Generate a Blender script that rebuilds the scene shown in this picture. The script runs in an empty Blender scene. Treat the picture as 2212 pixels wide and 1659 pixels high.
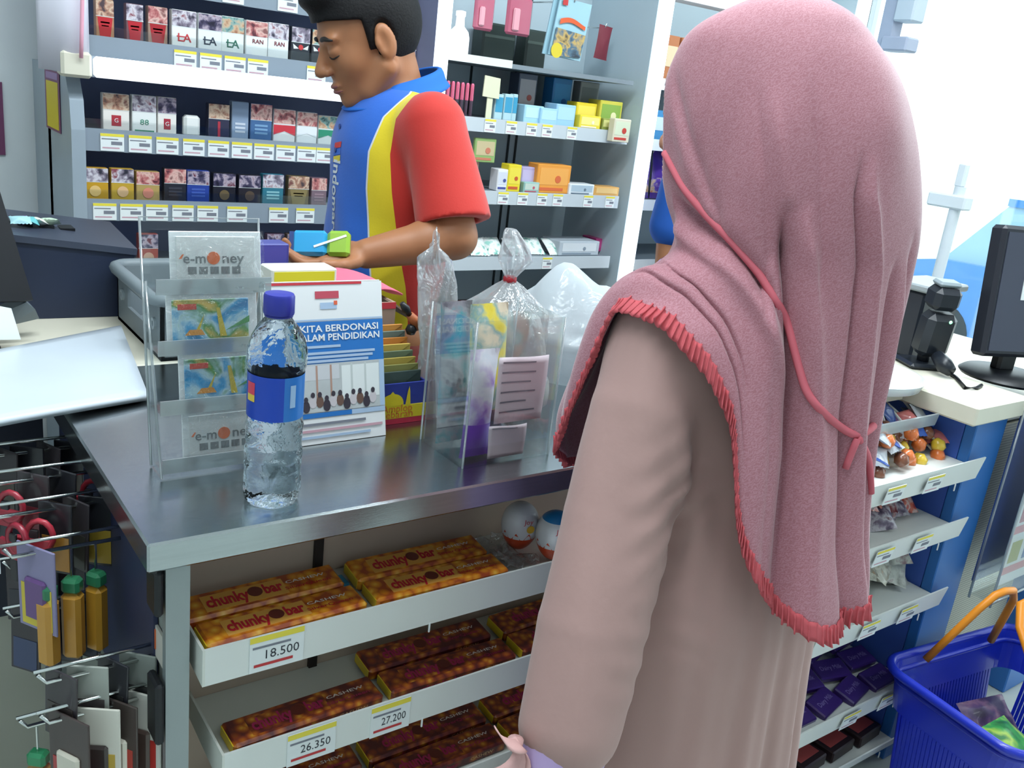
import bpy, bmesh, math, random
import numpy as np
from mathutils import Vector, Matrix, Euler
from mathutils.bvhtree import BVHTree
random.seed(7)
SC = bpy.context.scene
COL = SC.collection
PI = math.pi

# ------------------------------------------------------------------ camera
F_PX, YAW, PITCH, ROLL = 1987.4, 0.65723507, 0.30482516, 0.11952443
EYE = np.array([0.0, 0.0, 1.40])
def cam_rows(yaw, p, r):
    f = np.array([math.sin(yaw)*math.cos(p), math.cos(yaw)*math.cos(p), -math.sin(p)])
    rt = np.array([math.cos(yaw), -math.sin(yaw), 0.0]); up = np.cross(rt, f)
    return np.array([rt*math.cos(r)+up*math.sin(r), -rt*math.sin(r)+up*math.cos(r), f])
CM = cam_rows(YAW, PITCH, ROLL)
cam = bpy.data.cameras.new('camera'); camo = bpy.data.objects.new('camera', cam); COL.objects.link(camo)
cam.sensor_width = 36.0; cam.lens = F_PX*36.0/2212.0; cam.clip_start = 0.02; cam.clip_end = 200
mw = Matrix.Identity(4)
for i in range(3):
    mw[i][0] = CM[0][i]; mw[i][1] = CM[1][i]; mw[i][2] = -CM[2][i]; mw[i][3] = EYE[i]
camo.matrix_world = mw
SC.camera = camo

# ------------------------------------------------------------------ daylight and exposure
world = bpy.data.worlds.new('overcast_daylight'); SC.world = world; world.use_nodes = True
bg = world.node_tree.nodes['Background']; bg.inputs[0].default_value = (0.86, 0.95, 1.0, 1); bg.inputs[1].default_value = 7.0
SC.view_settings.view_transform = 'Standard'; SC.view_settings.look = 'None'
SC.view_settings.gamma = 1.0; SC.view_settings.use_curve_mapping = False
SC.view_settings.exposure = -1.1
CEIL_W = 30.0       # watts of each ceiling fluorescent fixture
SC.cycles.max_bounces = 10; SC.cycles.transparent_max_bounces = 24; SC.cycles.transmission_bounces = 8
SC.cycles.sample_clamp_indirect = 6.0; SC.cycles.caustics_refractive = False; SC.cycles.caustics_reflective = False
SC.cycles.use_denoising = True

# real-world points found from the photograph's perspective (planes of the room, z up)
def ray(x, y): return np.array([x-1106.0, 829.5-y, F_PX]) @ CM
def onz(x, y, z): v = ray(x, y); return EYE+v*(z-EYE[2])/v[2]
def ony(x, y, Y): v = ray(x, y); return EYE+v*(Y-EYE[1])/v[1]
def onx(x, y, X): v = ray(x, y); return EYE+v*(X-EYE[0])/v[0]
def prj(p):
    c = CM @ (np.array(p, float)-EYE); return (1106+F_PX*c[0]/c[2], 829.5-F_PX*c[1]/c[2])

# ------------------------------------------------------------------ materials (all procedural)
MATS = {}
def lin(c): return tuple(((v/12.92) if v <= .04045 else ((v+.055)/1.055)**2.4) for v in c)
def rgb(h):
    h = h.lstrip('#'); return lin(tuple(int(h[i:i+2], 16)/255 for i in (0, 2, 4)))
def nd(nt, t, **kw):
    n = nt.nodes.new(t)
    for k, v in kw.items():
        if hasattr(n, k) and not k.startswith('i_'): setattr(n, k, v)
    return n
def M(name, col='#888888', rough=.5, metal=0.0, spec=.5, var=.06, vscale=9.0, bump=0.0, bscale=60.0, emit=0.0,
      trans=0.0, ior=1.45, sheen=0.0, coat=0.0, stretch=None, alpha=1.0, sss=0.0):
    if name in MATS: return MATS[name]
    m = bpy.data.materials.new(name); MATS[name] = m; m.use_nodes = True
    nt = m.node_tree; b = nt.nodes['Principled BSDF']; L = nt.links
    c = rgb(col) if isinstance(col, str) else col
    b.inputs['Roughness'].default_value = rough; b.inputs['Metallic'].default_value = metal
    b.inputs['Specular IOR Level'].default_value = spec; b.inputs['IOR'].default_value = ior
    b.inputs['Transmission Weight'].default_value = trans; b.inputs['Sheen Weight'].default_value = sheen
    b.inputs['Coat Weight'].default_value = coat; b.inputs['Alpha'].default_value = alpha
    if sss: b.inputs['Subsurface Weight'].default_value = sss; b.inputs['Subsurface Radius'].default_value = (.01, .004, .002)
    tc = nd(nt, 'ShaderNodeTexCoord'); mp = nd(nt, 'ShaderNodeMapping'); L.new(tc.outputs['Object'], mp.inputs[0])
    if stretch: mp.inputs['Scale'].default_value = stretch
    nz = nd(nt, 'ShaderNodeTexNoise'); nz.inputs['Scale'].default_value = vscale; nz.inputs['Detail'].default_value = 3
    L.new(mp.outputs[0], nz.inputs['Vector'])
    mx = nd(nt, 'ShaderNodeMix'); mx.data_type = 'RGBA'
    mx.inputs[6].default_value = (*[v*(1-var) for v in c], 1); mx.inputs[7].default_value = (*[min(1, v*(1+var)) for v in c], 1)
    L.new(nz.outputs['Fac'], mx.inputs[0]); L.new(mx.outputs[2], b.inputs['Base Color'])
    if emit:
        b.inputs['Emission Strength'].default_value = emit; L.new(mx.outputs[2], b.inputs['Emission Color'])
    if bump:
        n2 = nd(nt, 'ShaderNodeTexNoise'); n2.inputs['Scale'].default_value = bscale; n2.inputs['Detail'].default_value = 4
        L.new(mp.outputs[0], n2.inputs['Vector'])
        bp = nd(nt, 'ShaderNodeBump'); bp.inputs['Strength'].default_value = bump; bp.inputs['Distance'].default_value = .004
        L.new(n2.outputs['Fac'], bp.inputs['Height']); L.new(bp.outputs[0], b.inputs['Normal'])
    return m
def PIC(name, cols, scale=60.0, rough=.4, kind='noise', coat=.2, distort=.35):
    """printed picture: patches of the given colours"""
    if name in MATS: return MATS[name]
    m = bpy.data.materials.new(name); MATS[name] = m; m.use_nodes = True
    nt = m.node_tree; b = nt.nodes['Principled BSDF']; L = nt.links
    b.inputs['Roughness'].default_value = rough; b.inputs['Coat Weight'].default_value = coat
    tc = nd(nt, 'ShaderNodeTexCoord')
    oi = nd(nt, 'ShaderNodeObjectInfo'); ad = nd(nt, 'ShaderNodeVectorMath', operation='ADD'); ml = nd(nt, 'ShaderNodeMath', operation='MULTIPLY')
    ml.inputs[1].default_value = 37.0; L.new(oi.outputs['Random'], ml.inputs[0]); L.new(tc.outputs['Object'], ad.inputs[0]); L.new(ml.outputs[0], ad.inputs[1])
    if kind == 'noise':
        t = nd(nt, 'ShaderNodeTexNoise'); t.inputs['Scale'].default_value = scale; t.inputs['Detail'].default_value = 4; t.inputs['Distortion'].default_value = distort
        out = t.outputs['Fac']; lo, hi = .33, .67
    elif kind == 'nuts':
        t = nd(nt, 'ShaderNodeTexVoronoi'); t.inputs['Scale'].default_value = scale; out = t.outputs['Distance']; lo, hi = .05, .75
    else:
        t = nd(nt, 'ShaderNodeTexVoronoi'); t.inputs['Scale'].default_value = scale
        sp = nd(nt, 'ShaderNodeSeparateColor'); L.new(t.outputs['Color'], sp.inputs[0]); out = sp.outputs[0]; lo, hi = 0, 1
    L.new(ad.outputs[0], t.inputs['Vector'])
    r = nd(nt, 'ShaderNodeValToRGB'); r.color_ramp.interpolation = 'LINEAR' if kind != 'cells' else 'CONSTANT'
    el = r.color_ramp.elements
    n = len(cols)
    while len(el) < n: el.new(.5)
    for i, c in enumerate(cols):
        el[i].position = lo+(hi-lo)*i/max(1, n-1 if kind != 'cells' else n); el[i].color = (*rgb(c), 1)
    L.new(out, r.inputs[0]); L.new(r.outputs[0], b.inputs['Base Color'])
    return m
def CLEAR(name, tint='#f4f8fa', gloss=.10, rough=.06, milky=0.0, milk='#e8eef2', bump=0.0, bscale=25.0, fres=.5):
    """thin clear plastic or glass: see-through with a surface sheen"""
    if name in MATS: return MATS[name]
    m = bpy.data.materials.new(name); MATS[name] = m; m.use_nodes = True
    nt = m.node_tree; L = nt.links; nt.nodes.remove(nt.nodes['Principled BSDF']); out = nt.nodes['Material Output']
    tr = nd(nt, 'ShaderNodeBsdfTransparent'); tr.inputs[0].default_value = (*rgb(tint), 1)
    gl = nd(nt, 'ShaderNodeBsdfGlossy'); gl.inputs['Roughness'].default_value = rough; gl.inputs[0].default_value = (1, 1, 1, 1)
    lw = nd(nt, 'ShaderNodeLayerWeight'); lw.inputs[0].default_value = .35
    ma = nd(nt, 'ShaderNodeMath', operation='MULTIPLY_ADD'); ma.inputs[1].default_value = fres; ma.inputs[2].default_value = gloss; ma.use_clamp = True
    L.new(lw.outputs['Fresnel'], ma.inputs[0])
    m1 = nd(nt, 'ShaderNodeMixShader'); L.new(ma.outputs[0], m1.inputs[0]); L.new(tr.outputs[0], m1.inputs[1]); L.new(gl.outputs[0], m1.inputs[2])
    fin = m1
    if bump:
        tc = nd(nt, 'ShaderNodeTexCoord'); n2 = nd(nt, 'ShaderNodeTexNoise'); n2.inputs['Scale'].default_value = bscale; n2.inputs['Detail'].default_value = 3; n2.inputs['Distortion'].default_value = 1.5
        L.new(tc.outputs['Object'], n2.inputs['Vector'])
        bp = nd(nt, 'ShaderNodeBump'); bp.inputs['Strength'].default_value = bump; bp.inputs['Distance'].default_value = .02
        L.new(n2.outputs['Fac'], bp.inputs['Height']); L.new(bp.outputs[0], gl.inputs['Normal']); L.new(bp.outputs[0], lw.inputs['Normal'])
    if milky:
        df = nd(nt, 'ShaderNodeBsdfDiffuse'); df.inputs[0].default_value = (*rgb(milk), 1)
        tl = nd(nt, 'ShaderNodeBsdfTranslucent'); tl.inputs[0].default_value = (*rgb(milk), 1)
        ad = nd(nt, 'ShaderNodeMixShader'); ad.inputs[0].default_value = .5; L.new(df.outputs[0], ad.inputs[1]); L.new(tl.outputs[0], ad.inputs[2])
        m2 = nd(nt, 'ShaderNodeMixShader'); m2.inputs[0].default_value = milky; L.new(m1.outputs[0], m2.inputs[1]); L.new(ad.outputs[0], m2.inputs[2]); fin = m2
    L.new(fin.outputs[0], out.inputs[0])
    return m
def GLOW(name, col, strength):
    if name in MATS: return MATS[name]
    m = bpy.data.materials.new(name); MATS[name] = m; m.use_nodes = True
    nt = m.node_tree; b = nt.nodes['Principled BSDF']; b.inputs['Base Color'].default_value = (.9, .9, .9, 1)
    b.inputs['Emission Color'].default_value = (*rgb(col), 1); b.inputs['Emission Strength'].default_value = strength
    return m

# ------------------------------------------------------------------ mesh builder
TXT = {}
def text_mesh(s, bold=0.0):
    k = (s, bold)
    if k in TXT: return TXT[k]
    cu = bpy.data.curves.new('tmp', 'FONT'); cu.body = s; cu.align_x = 'CENTER'; cu.align_y = 'CENTER'; cu.size = 1.0; cu.offset = bold; cu.resolution_u = 2
    ob = bpy.data.objects.new('tmp', cu); me = ob.to_mesh()
    v = np.array([p.co[:] for p in me.vertices]) if len(me.vertices) else np.zeros((0, 3)); f = [tuple(p.vertices) for p in me.polygons]
    w = (v[:, 0].max()-v[:, 0].min()) if len(v) else 0
    ob.to_mesh_clear(); bpy.data.objects.remove(ob); bpy.data.curves.remove(cu)
    TXT[k] = (v, f, w); return TXT[k]
class MB:
    def __init__(s): s.v = []; s.f = []; s.m = []; s.mats = []; s.attr = {}
    def mi(s, m):
        if m not in s.mats: s.mats.append(m)
        return s.mats.index(m)
    def add(s, v, f, m):
        o = len(s.v); s.v.extend([tuple(map(float, p)) for p in v]); k = s.mi(m)
        for q in f: s.f.append(tuple(int(i)+o for i in q)); s.m.append(k)
        return s
    def box(s, a, b, m, mat=None):
        (x0, y0, z0), (x1, y1, z1) = [min(p, q) for p, q in zip(a, b)], [max(p, q) for p, q in zip(a, b)]
        v = [(x0, y0, z0), (x1, y0, z0), (x1, y1, z0), (x0, y1, z0), (x0, y0, z1), (x1, y0, z1), (x1, y1, z1), (x0, y1, z1)]
        if mat is not None: v = [tuple(mat @ Vector(p)) for p in v]
        return s.add(v, [(0, 3, 2, 1), (4, 5, 6, 7), (0, 1, 5, 4), (1, 2, 6, 5), (2, 3, 7, 6), (3, 0, 4, 7)], m)
    def bbox(s, a, b, m, r=.003, mat=None):
        """box with chamfered edges"""
        a, b = np.minimum(a, b), np.maximum(a, b); r = min(r, *((b-a)*.45))
        v = []; idx = {}
        def P(x, y, z):
            k = (round(x, 6), round(y, 6), round(z, 6))
            if k not in idx: idx[k] = len(v); v.append((x, y, z))
            return idx[k]
        f = []
        C = {}
        for sx in (0, 1):
            for sy in (0, 1):
                for sz in (0, 1):
                    c = np.array([(a, b)[q][i] for i, q in enumerate((sx, sy, sz))]); d = np.array([r if q == 0 else -r for q in (sx, sy, sz)])
                    C[sx, sy, sz] = [P(c[0], c[1]+d[1], c[2]+d[2]), P(c[0]+d[0], c[1], c[2]+d[2]), P(c[0]+d[0], c[1]+d[1], c[2])]
                    t = C[sx, sy, sz]; f.append(tuple(t) if (sx+sy+sz) % 2 == 1 else tuple(t[::-1]))
        for ax in range(3):
            o1, o2 = [i for i in range(3) if i != ax]
            for sd in (0, 1):
                q = []
                for (p1, p2) in ((0, 0), (1, 0), (1, 1), (0, 1)):
                    k = [0, 0, 0]; k[ax] = sd; k[o1] = p1; k[o2] = p2; q.append(C[tuple(k)][ax])
                flip = (sd == 0) != (ax == 1)
                f.append(tuple(q[::-1]) if flip else tuple(q))
            for p1 in (0, 1):
                for p2 in (0, 1):
                    k0 = [0, 0, 0]; k0[o1] = p1; k0[o2] = p2; k1 = list(k0); k1[ax] = 1
                    A, B = C[tuple(k0)], C[tuple(k1)]
                    q = (A[o1], B[o1], B[o2], A[o2]); f.append(q)
        if mat is not None: v = [tuple(mat @ Vector(p)) for p in v]
        return s.add(v, f, m)
    def quad(s, p, m): return s.add(p, [tuple(range(len(p)))], m)
    def slab(s, p, th, m):
        """polygon given by points, extruded along its normal by th"""
        P = [Vector(q) for q in p]; n = Vector((0, 0, 0))
        for i in range(len(P)): n += P[i].cross(P[(i+1) % len(P)])
        n = n.normalized()*th; k = len(P); v = P+[q+n for q in P]
        return s.add(v, [tuple(range(k))[::-1], tuple(range(k, 2*k))]+[(i, (i+1) % k, (i+1) % k+k, i+k) for i in range(k)], m)
    def lathe(s, prof, m, c=(0, 0, 0), seg=32, mat=None, rfun=None):
        v = []; f = []; n = len(prof)
        for (r, z) in prof:
            for j in range(seg):
                a = 2*PI*j/seg; rr = r if rfun is None else rfun(r, z, a)
                v.append((c[0]+rr*math.cos(a), c[1]+rr*math.sin(a), c[2]+z))
        for i in range(n-1):
            for j in range(seg):
                k = (j+1) % seg; f.append((i*seg+j, i*seg+k, (i+1)*seg+k, (i+1)*seg+j))
        if prof[0][0] > 1e-6: f.append(tuple(range(seg))[::-1])
        if prof[-1][0] > 1e-6: f.append(tuple(range((n-1)*seg, n*seg)))
        if mat is not None: v = [tuple(mat @ Vector(p)) for p in v]
        return s.add(v, f, m)
    def tube(s, pts, r, m, seg=8, closed=False, cap=True):
        P = [Vector(p) for p in pts]; n = len(P); v = []; f = []; up = Vector((0, 0, 1)); prev = None
        for i in range(n):
            a = P[(i-1) % n] if (closed or i > 0) else P[i]; b = P[(i+1) % n] if (closed or i < n-1) else P[i]
            t = (b-a).normalized()
            if prev is None: u = t.cross(up); u = u if u.length > 1e-3 else t.cross(Vector((1, 0, 0)))
            else: u = prev-t*prev.dot(t)
            u.normalize(); prev = u; w = t.cross(u); rr = r[i] if isinstance(r, (list, tuple)) else r
            for j in range(seg):
                q = 2*PI*j/seg; v.append(P[i]+u*(rr*math.cos(q))+w*(rr*math.sin(q)))
        for i in range(n if closed else n-1):
            for j in range(seg):
                k = (j+1) % seg; i2 = (i+1) % n; f.append((i*seg+j, i*seg+k, i2*seg+k, i2*seg+j))
        if cap and not closed: f += [tuple(range(seg))[::-1], tuple(range((n-1)*seg, n*seg))]
        return s.add(v, f, m)
    def grid(s, fn, nu, nv, m, closeu=False):
        v = [fn(i/(nu if closeu else nu-1), j/(nv-1)) for j in range(nv) for i in range(nu)]
        f = [(j*nu+i, j*nu+(i+1) % nu, (j+1)*nu+(i+1) % nu, (j+1)*nu+i) for j in range(nv-1) for i in range(nu if closeu else nu-1)]
        return s.add(v, f, m)
    def text(s, t, size, pos, m, rot=(PI/2, 0, 0), width=None, bold=0.0, mat=None, squash=1.0):
        """flat lettering; with the default rotation it faces -Y"""
        v, f, w = text_mesh(t, bold)
        if not len(v): return s
        sx = size if width is None else width/max(w, 1e-6)
        R = Matrix.Translation(Vector(pos)) @ Euler(rot).to_matrix().to_4x4()
        if mat is not None: R = mat @ R
        return s.add([R @ Vector((p[0]*sx, p[1]*size*squash, 0)) for p in v], f, m)
    def build(s, name, parent=None, smooth=False, label=None, cat=None, group=None, kind=None, local=False, solid=0.0, sub=0, auto=None, base=True):
        me = bpy.data.meshes.new(name); V = np.array(s.v, float)
        root = parent
        while root is not None and root.parent is not None: root = root.parent
        off = np.zeros(3)
        if root is not None and not local: off = np.array(root.location)
        elif root is None and not local and base and len(V): off = np.array([(V[:, 0].min()+V[:, 0].max())/2, (V[:, 1].min()+V[:, 1].max())/2, V[:, 2].min()])
        if len(V): V = V-off
        me.from_pydata(V.tolist(), [], s.f)
        for m in s.mats: me.materials.append(m)
        me.polygons.foreach_set('material_index', s.m)
        if smooth: me.polygons.foreach_set('use_smooth', [True]*len(me.polygons))
        for k, a in s.attr.items():
            at = me.attributes.new(k, 'FLOAT', 'POINT'); at.data.foreach_set('value', np.asarray(a, np.float32))
        if auto is not None:
            me.set_sharp_from_angle(angle=math.radians(auto))
        me.validate(); me.update()
        o = bpy.data.objects.new(name, me); COL.objects.link(o)
        if parent is not None: o.parent = parent
        elif not local: o.location = off
        if solid:
            md = o.modifiers.new('thickness', 'SOLIDIFY'); md.thickness = solid; md.offset = 0
        if sub:
            md = o.modifiers.new('smooth', 'SUBSURF'); md.levels = sub; md.render_levels = sub
        tagp(o, label, cat, group, kind); return o
def tagp(o, label=None, cat=None, group=None, kind=None):
    if label: o['label'] = label
    if cat: o['category'] = cat
    if group: o['group'] = group
    if kind: o['kind'] = kind
    return o
def thing(name, label, cat, loc=(0, 0, 0), rz=0.0, group=None):
    o = bpy.data.objects.new(name, None); COL.objects.link(o); o.empty_display_size = .05
    o.location = tuple(float(q) for q in loc); o.rotation_euler = (0, 0, rz); return tagp(o, label, cat, group)
def share(src, name, parent, loc=(0, 0, 0), rot=(0, 0, 0)):
    """another object with the same mesh"""
    o = bpy.data.objects.new(name, src.data); COL.objects.link(o); o.parent = parent; o.location = loc; o.rotation_euler = rot; return o
def struct(mb, name, **k): return mb.build(name, kind='structure', **k)

# ------------------------------------------------------------------ smooth solid modelling (distance grid -> surface nets)
class SDF:
    def __init__(s, lo, hi, h):
        s.lo = np.array(lo, float); s.h = h; s.n = np.ceil((np.array(hi)-s.lo)/h).astype(int)+1
        s.g = np.full(s.n, .2, np.float32)
    def block(s, lo, hi):
        a = np.clip(np.floor((np.array(lo)-s.lo)/s.h).astype(int), 0, s.n-1); b = np.clip(np.ceil((np.array(hi)-s.lo)/s.h).astype(int)+1, 1, s.n)
        sl = tuple(slice(int(p), int(q)) for p, q in zip(a, b))
        ax = [(s.lo[i]+s.h*np.arange(a[i], b[i])).astype(np.float32) for i in range(3)]
        return sl, ax[0][:, None, None], ax[1][None, :, None], ax[2][None, None, :]
    def op(s, sl, d, k, sub):
        g = s.g[sl]
        if sub:
            if k <= 0: g[...] = np.maximum(g, -d)
            else:
                h = np.clip(.5-.5*(g+d)/k, 0, 1); g[...] = g*(1-h)+(-d)*h+k*h*(1-h)
        else:
            if k <= 0: g[...] = np.minimum(g, d)
            else:
                h = np.clip(.5+.5*(g-d)/k, 0, 1); g[...] = g*(1-h)+d*h-k*h*(1-h)
    def cap(s, a, b, ra, rb=None, k=.01, sub=False, sq=None):
        """tapered capsule; sq = (unit axis, factor) flattens it along an axis"""
        a = np.array(a, float); b = np.array(b, float); rb = ra if rb is None else rb; R = max(ra, rb); pad = R+k+3*s.h
        if sq is not None: pad = pad*max(1.0, 1/sq[1] if sq[1] < 1 else sq[1])
        sl, X, Y, Z = s.block(np.minimum(a, b)-pad, np.maximum(a, b)+pad)
        d = b-a; L = max(d@d, 1e-9)
        px, py, pz = X-a[0], Y-a[1], Z-a[2]
        t = np.clip((px*d[0]+py*d[1]+pz*d[2])/L, 0, 1)
        qx, qy, qz = px-t*d[0], py-t*d[1], pz-t*d[2]
        rr = ra+(rb-ra)*t
        if sq is not None:
            u, fac = np.array(sq[0], float), sq[1]; w = qx*u[0]+qy*u[1]+qz*u[2]
            e = (1/fac-1)*w; qx, qy, qz = qx+e*u[0], qy+e*u[1], qz+e*u[2]
        s.op(sl, np.sqrt(qx*qx+qy*qy+qz*qz)-rr, k, sub); return s
    def ell(s, c, r, ax=None, k=.01, sub=False, cut=None):
        c = np.array(c, float); r = np.array(r, float); A = np.eye(3) if ax is None else np.array(ax, float)
        ext = np.sqrt(((A*r[:, None])**2).sum(0)); pad = k+3*s.h
        sl, X, Y, Z = s.block(c-ext-pad, c+ext+pad); px, py, pz = X-c[0], Y-c[1], Z-c[2]
        q = [px*A[i][0]+py*A[i][1]+pz*A[i][2] for i in range(3)]
        k0 = np.sqrt(sum((q[i]/r[i])**2 for i in range(3))); k1 = np.sqrt(sum((q[i]/r[i]**2)**2 for i in range(3)))
        d = k0*(k0-1)/np.maximum(k1, 1e-6)
        if cut is not None: d = np.maximum(d, cut(*q))
        s.op(sl, d, k, sub); return s
    def rbox(s, c, r, ax=None, rad=.01, k=.01, sub=False):
        c = np.array(c, float); r = np.array(r, float); A = np.eye(3) if ax is None else np.array(ax, float)
        ext = np.abs(A*r[:, None]).sum(0); pad = k+3*s.h
        sl, X, Y, Z = s.block(c-ext-pad, c+ext+pad); px, py, pz = X-c[0], Y-c[1], Z-c[2]
        q = [np.abs(px*A[i][0]+py*A[i][1]+pz*A[i][2])-(r[i]-rad) for i in range(3)]
        d = np.sqrt(sum(np.maximum(t, 0)**2 for t in q))+np.minimum(np.maximum(np.maximum(q[0], q[1]), q[2]), 0)-rad
        s.op(sl, d, k, sub); return s
    def field(s, fn, lo=None, hi=None):
        sl, X, Y, Z = s.block(s.lo if lo is None else lo, s.lo+s.h*s.n if hi is None else hi); s.g[sl] = fn(s.g[sl], X, Y, Z); return s
    def mesh(s):
        g = s.g; ins = g < 0; nx, ny, nz = g.shape
        cnt = np.zeros((nx-1, ny-1, nz-1), np.uint8)
        for dx in (0, 1):
            for dy in (0, 1):
                for dz in (0, 1): cnt += ins[dx:nx-1+dx, dy:ny-1+dy, dz:nz-1+dz]
        act = np.argwhere((cnt > 0) & (cnt < 8)); n = len(act)
        cid = np.full(cnt.shape, -1, np.int32); cid[act[:, 0], act[:, 1], act[:, 2]] = np.arange(n)
        cor = [(i, j, k) for i in (0, 1) for j in (0, 1) for k in (0, 1)]
        val = {c: g[act[:, 0]+c[0], act[:, 1]+c[1], act[:, 2]+c[2]].astype(float) for c in cor}
        acc = np.zeros((n, 3)); w = np.zeros(n)
        for c in cor:
            for ax in range(3):
                if c[ax] == 0:
                    e = list(c); e[ax] = 1; e = tuple(e); a, b = val[c], val[e]; x = (a < 0) != (b < 0)
                    t = np.where(x, a/np.where(x, a-b, 1), 0); p = np.tile(np.array(c, float), (n, 1)); p[:, ax] += t
                    acc[x] += p[x]; w[x] += 1
        V = s.lo+s.h*(act+acc/w[:, None])
        faces = []
        for ax in range(3):
            o1, o2 = [(1, 2), (2, 0), (0, 1)][ax]
            sa = [slice(None)]*3; sb = [slice(None)]*3; sa[ax] = slice(0, -1); sb[ax] = slice(1, None)
            A = ins[tuple(sa)]; B = ins[tuple(sb)]; x = np.argwhere(A != B)
            ok = (x[:, o1] > 0) & (x[:, o2] > 0) & (x[:, o1] < g.shape[o1]-1) & (x[:, o2] < g.shape[o2]-1); x = x[ok]
            fl = A[x[:, 0], x[:, 1], x[:, 2]]
            q = []
            for (d1, d2) in ((-1, -1), (0, -1), (0, 0), (-1, 0)):
                y = x.copy(); y[:, o1] += d1; y[:, o2] += d2; q.append(cid[y[:, 0], y[:, 1], y[:, 2]])
            q = np.stack(q, 1); q[~fl] = q[~fl][:, ::-1]; faces.append(q[(q >= 0).all(1)])
        return V, np.concatenate(faces)
    def mb(s, m, post=None):
        V, Fc = s.mesh(); b = MB(); b.v = [tuple(p) for p in V.tolist()]; b.f = [tuple(q) for q in Fc.tolist()]; b.m = [0]*len(b.f); b.mats = [m]; return b

# ------------------------------------------------------------------ shared materials
WHITE = M('white_paint', '#e4e6e4', .5)
WALLM = M('wall_paint', '#e6edf0', .7, bump=.05, bscale=200)
CEILM = M('ceiling_board', '#eef0ee', .8)
FLOORM = M('floor_tile', '#c6cdc6', .18, var=.05, vscale=3)
STEEL = M('brushed_steel', '#b4bbbe', .2, metal=1.0, var=.10, vscale=4, bump=.05, bscale=30, stretch=(3, 60, 60))
CHROME = M('chrome_wire', '#d8dad8', .15, metal=1.0, var=.02)
GREYP = M('grey_powder_coat', '#7f8a92', .45)
RACKG = M('rack_blue_grey', '#98a5b0', .4)
DARKP = M('rack_back_navy', '#7a84ac', .5)
TEALP = M('shelf_back_grey', '#bccdd5', .45, var=.05, vscale=3)
PURP = M('side_panel_mauve_grey', '#7d7f98', .5)
POSTW = M('white_post', '#eef2f4', .35)
LIPW = M('white_shelf_lip', '#dfe3df', .4)
CREAM = M('cream_laminate', '#dcd8c6', .4)
BEIGE = M('beige_panel', '#cdb9a6', .55)
NAVY = M('dark_navy_plastic', '#232c42', .4)
BLACK = M('black_plastic', '#15171c', .4)
BLUEP = M('blue_panel', '#2f6fb8', .4)
DBLUE = M('deep_blue_panel', '#2c4a92', .45)
YELL = M('label_yellow', '#e8d84a', .5)
TAGW = M('label_white', '#e6ecec', .5)
INK = M('print_grey', '#7b7f8a', .6)
DINK = M('print_dark', '#33363f', .6)
RINK = M('print_red', '#c23a3c', .6)
PINKI = M('print_pink', '#c9a0ac', .6)
RAILG = M('rail_grey', '#8b97a3', .35)
ACR = CLEAR('acrylic_sheet', '#fafcfc', .025, .05, fres=.18)
ACRE = CLEAR('acrylic_edge', '#d2dcdc', .22, .12, milky=.3)
POSTGLOW = GLOW('post_glow_white', '#e8f6ff', 4.0)  # white posts given an added glow that brightens the shelf bays
GLASS = CLEAR('shop_glass', '#f6fbfb', .03, .02)

# ------------------------------------------------------------------ the room
X0, X1, Y0, Y1, ZC = -1.8, 3.6, -2.6, 2.62, 2.75
struct(MB().box((X0-.1, Y0-.1, -.06), (X1+.1, Y1+.1, 0), FLOORM), 'floor')
struct(MB().box((X0-.1, Y0-.1, ZC), (X1+.1, Y1+.1, ZC+.08), CEILM), 'ceiling')
struct(MB().box((X0-.1, Y1, 0), (X1+.1, Y1+.1, ZC), WALLM), 'wall_back')
struct(MB().box((X0-.1, Y0-.1, 0), (X0, Y1, ZC), WALLM), 'wall_left')
struct(MB().box((X0-.1, Y0-.1, 0), (X1+.1, Y0, ZC), WALLM), 'wall_front')
WY0, WY1, WZ0, WZ1 = -1.9, 2.58, .12, 2.62
w = MB(); w.box((X1, Y0, 0), (X1+.1, Y1, WZ0), WALLM); w.box((X1, Y0, WZ1), (X1+.1, Y1, ZC), WALLM)
w.box((X1, Y0, WZ0), (X1+.1, WY0, WZ1), WALLM); w.box((X1, WY1, WZ0), (X1+.1, Y1, WZ1), WALLM); struct(w, 'wall_right')
ALU = M('window_aluminium', '#b9c0c4', .35, metal=.6)
wf = MB(); wf.box((X1+.02, WY0, WZ0), (X1+.08, WY1, WZ0+.05), ALU); wf.box((X1+.02, WY0, WZ1-.05), (X1+.08, WY1, WZ1), ALU)
wf.box((X1+.02, WY0, WZ0), (X1+.08, WY0+.05, WZ1), ALU); wf.box((X1+.02, WY1-.04, WZ0), (X1+.08, WY1, WZ1), ALU)
win = struct(wf, 'window_1')
mull = [WY0, -.75, .35, 1.42, WY1]
for i in range(4):
    if i: MB().box((X1+.025, mull[i]-.025, WZ0), (X1+.075, mull[i]+.025, WZ1), ALU).build('mullion', win)
    MB().box((X1+.046, mull[i]+.03, WZ0+.05), (X1+.052, mull[i+1]-.03, WZ1-.05), GLASS).build('pane', win)
MB().box((X1+.1, -14, -.16), (40, 22, -.1), M('outdoor_paving', '#c8c8c2', .8)).build('ground', kind='structure')
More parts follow.
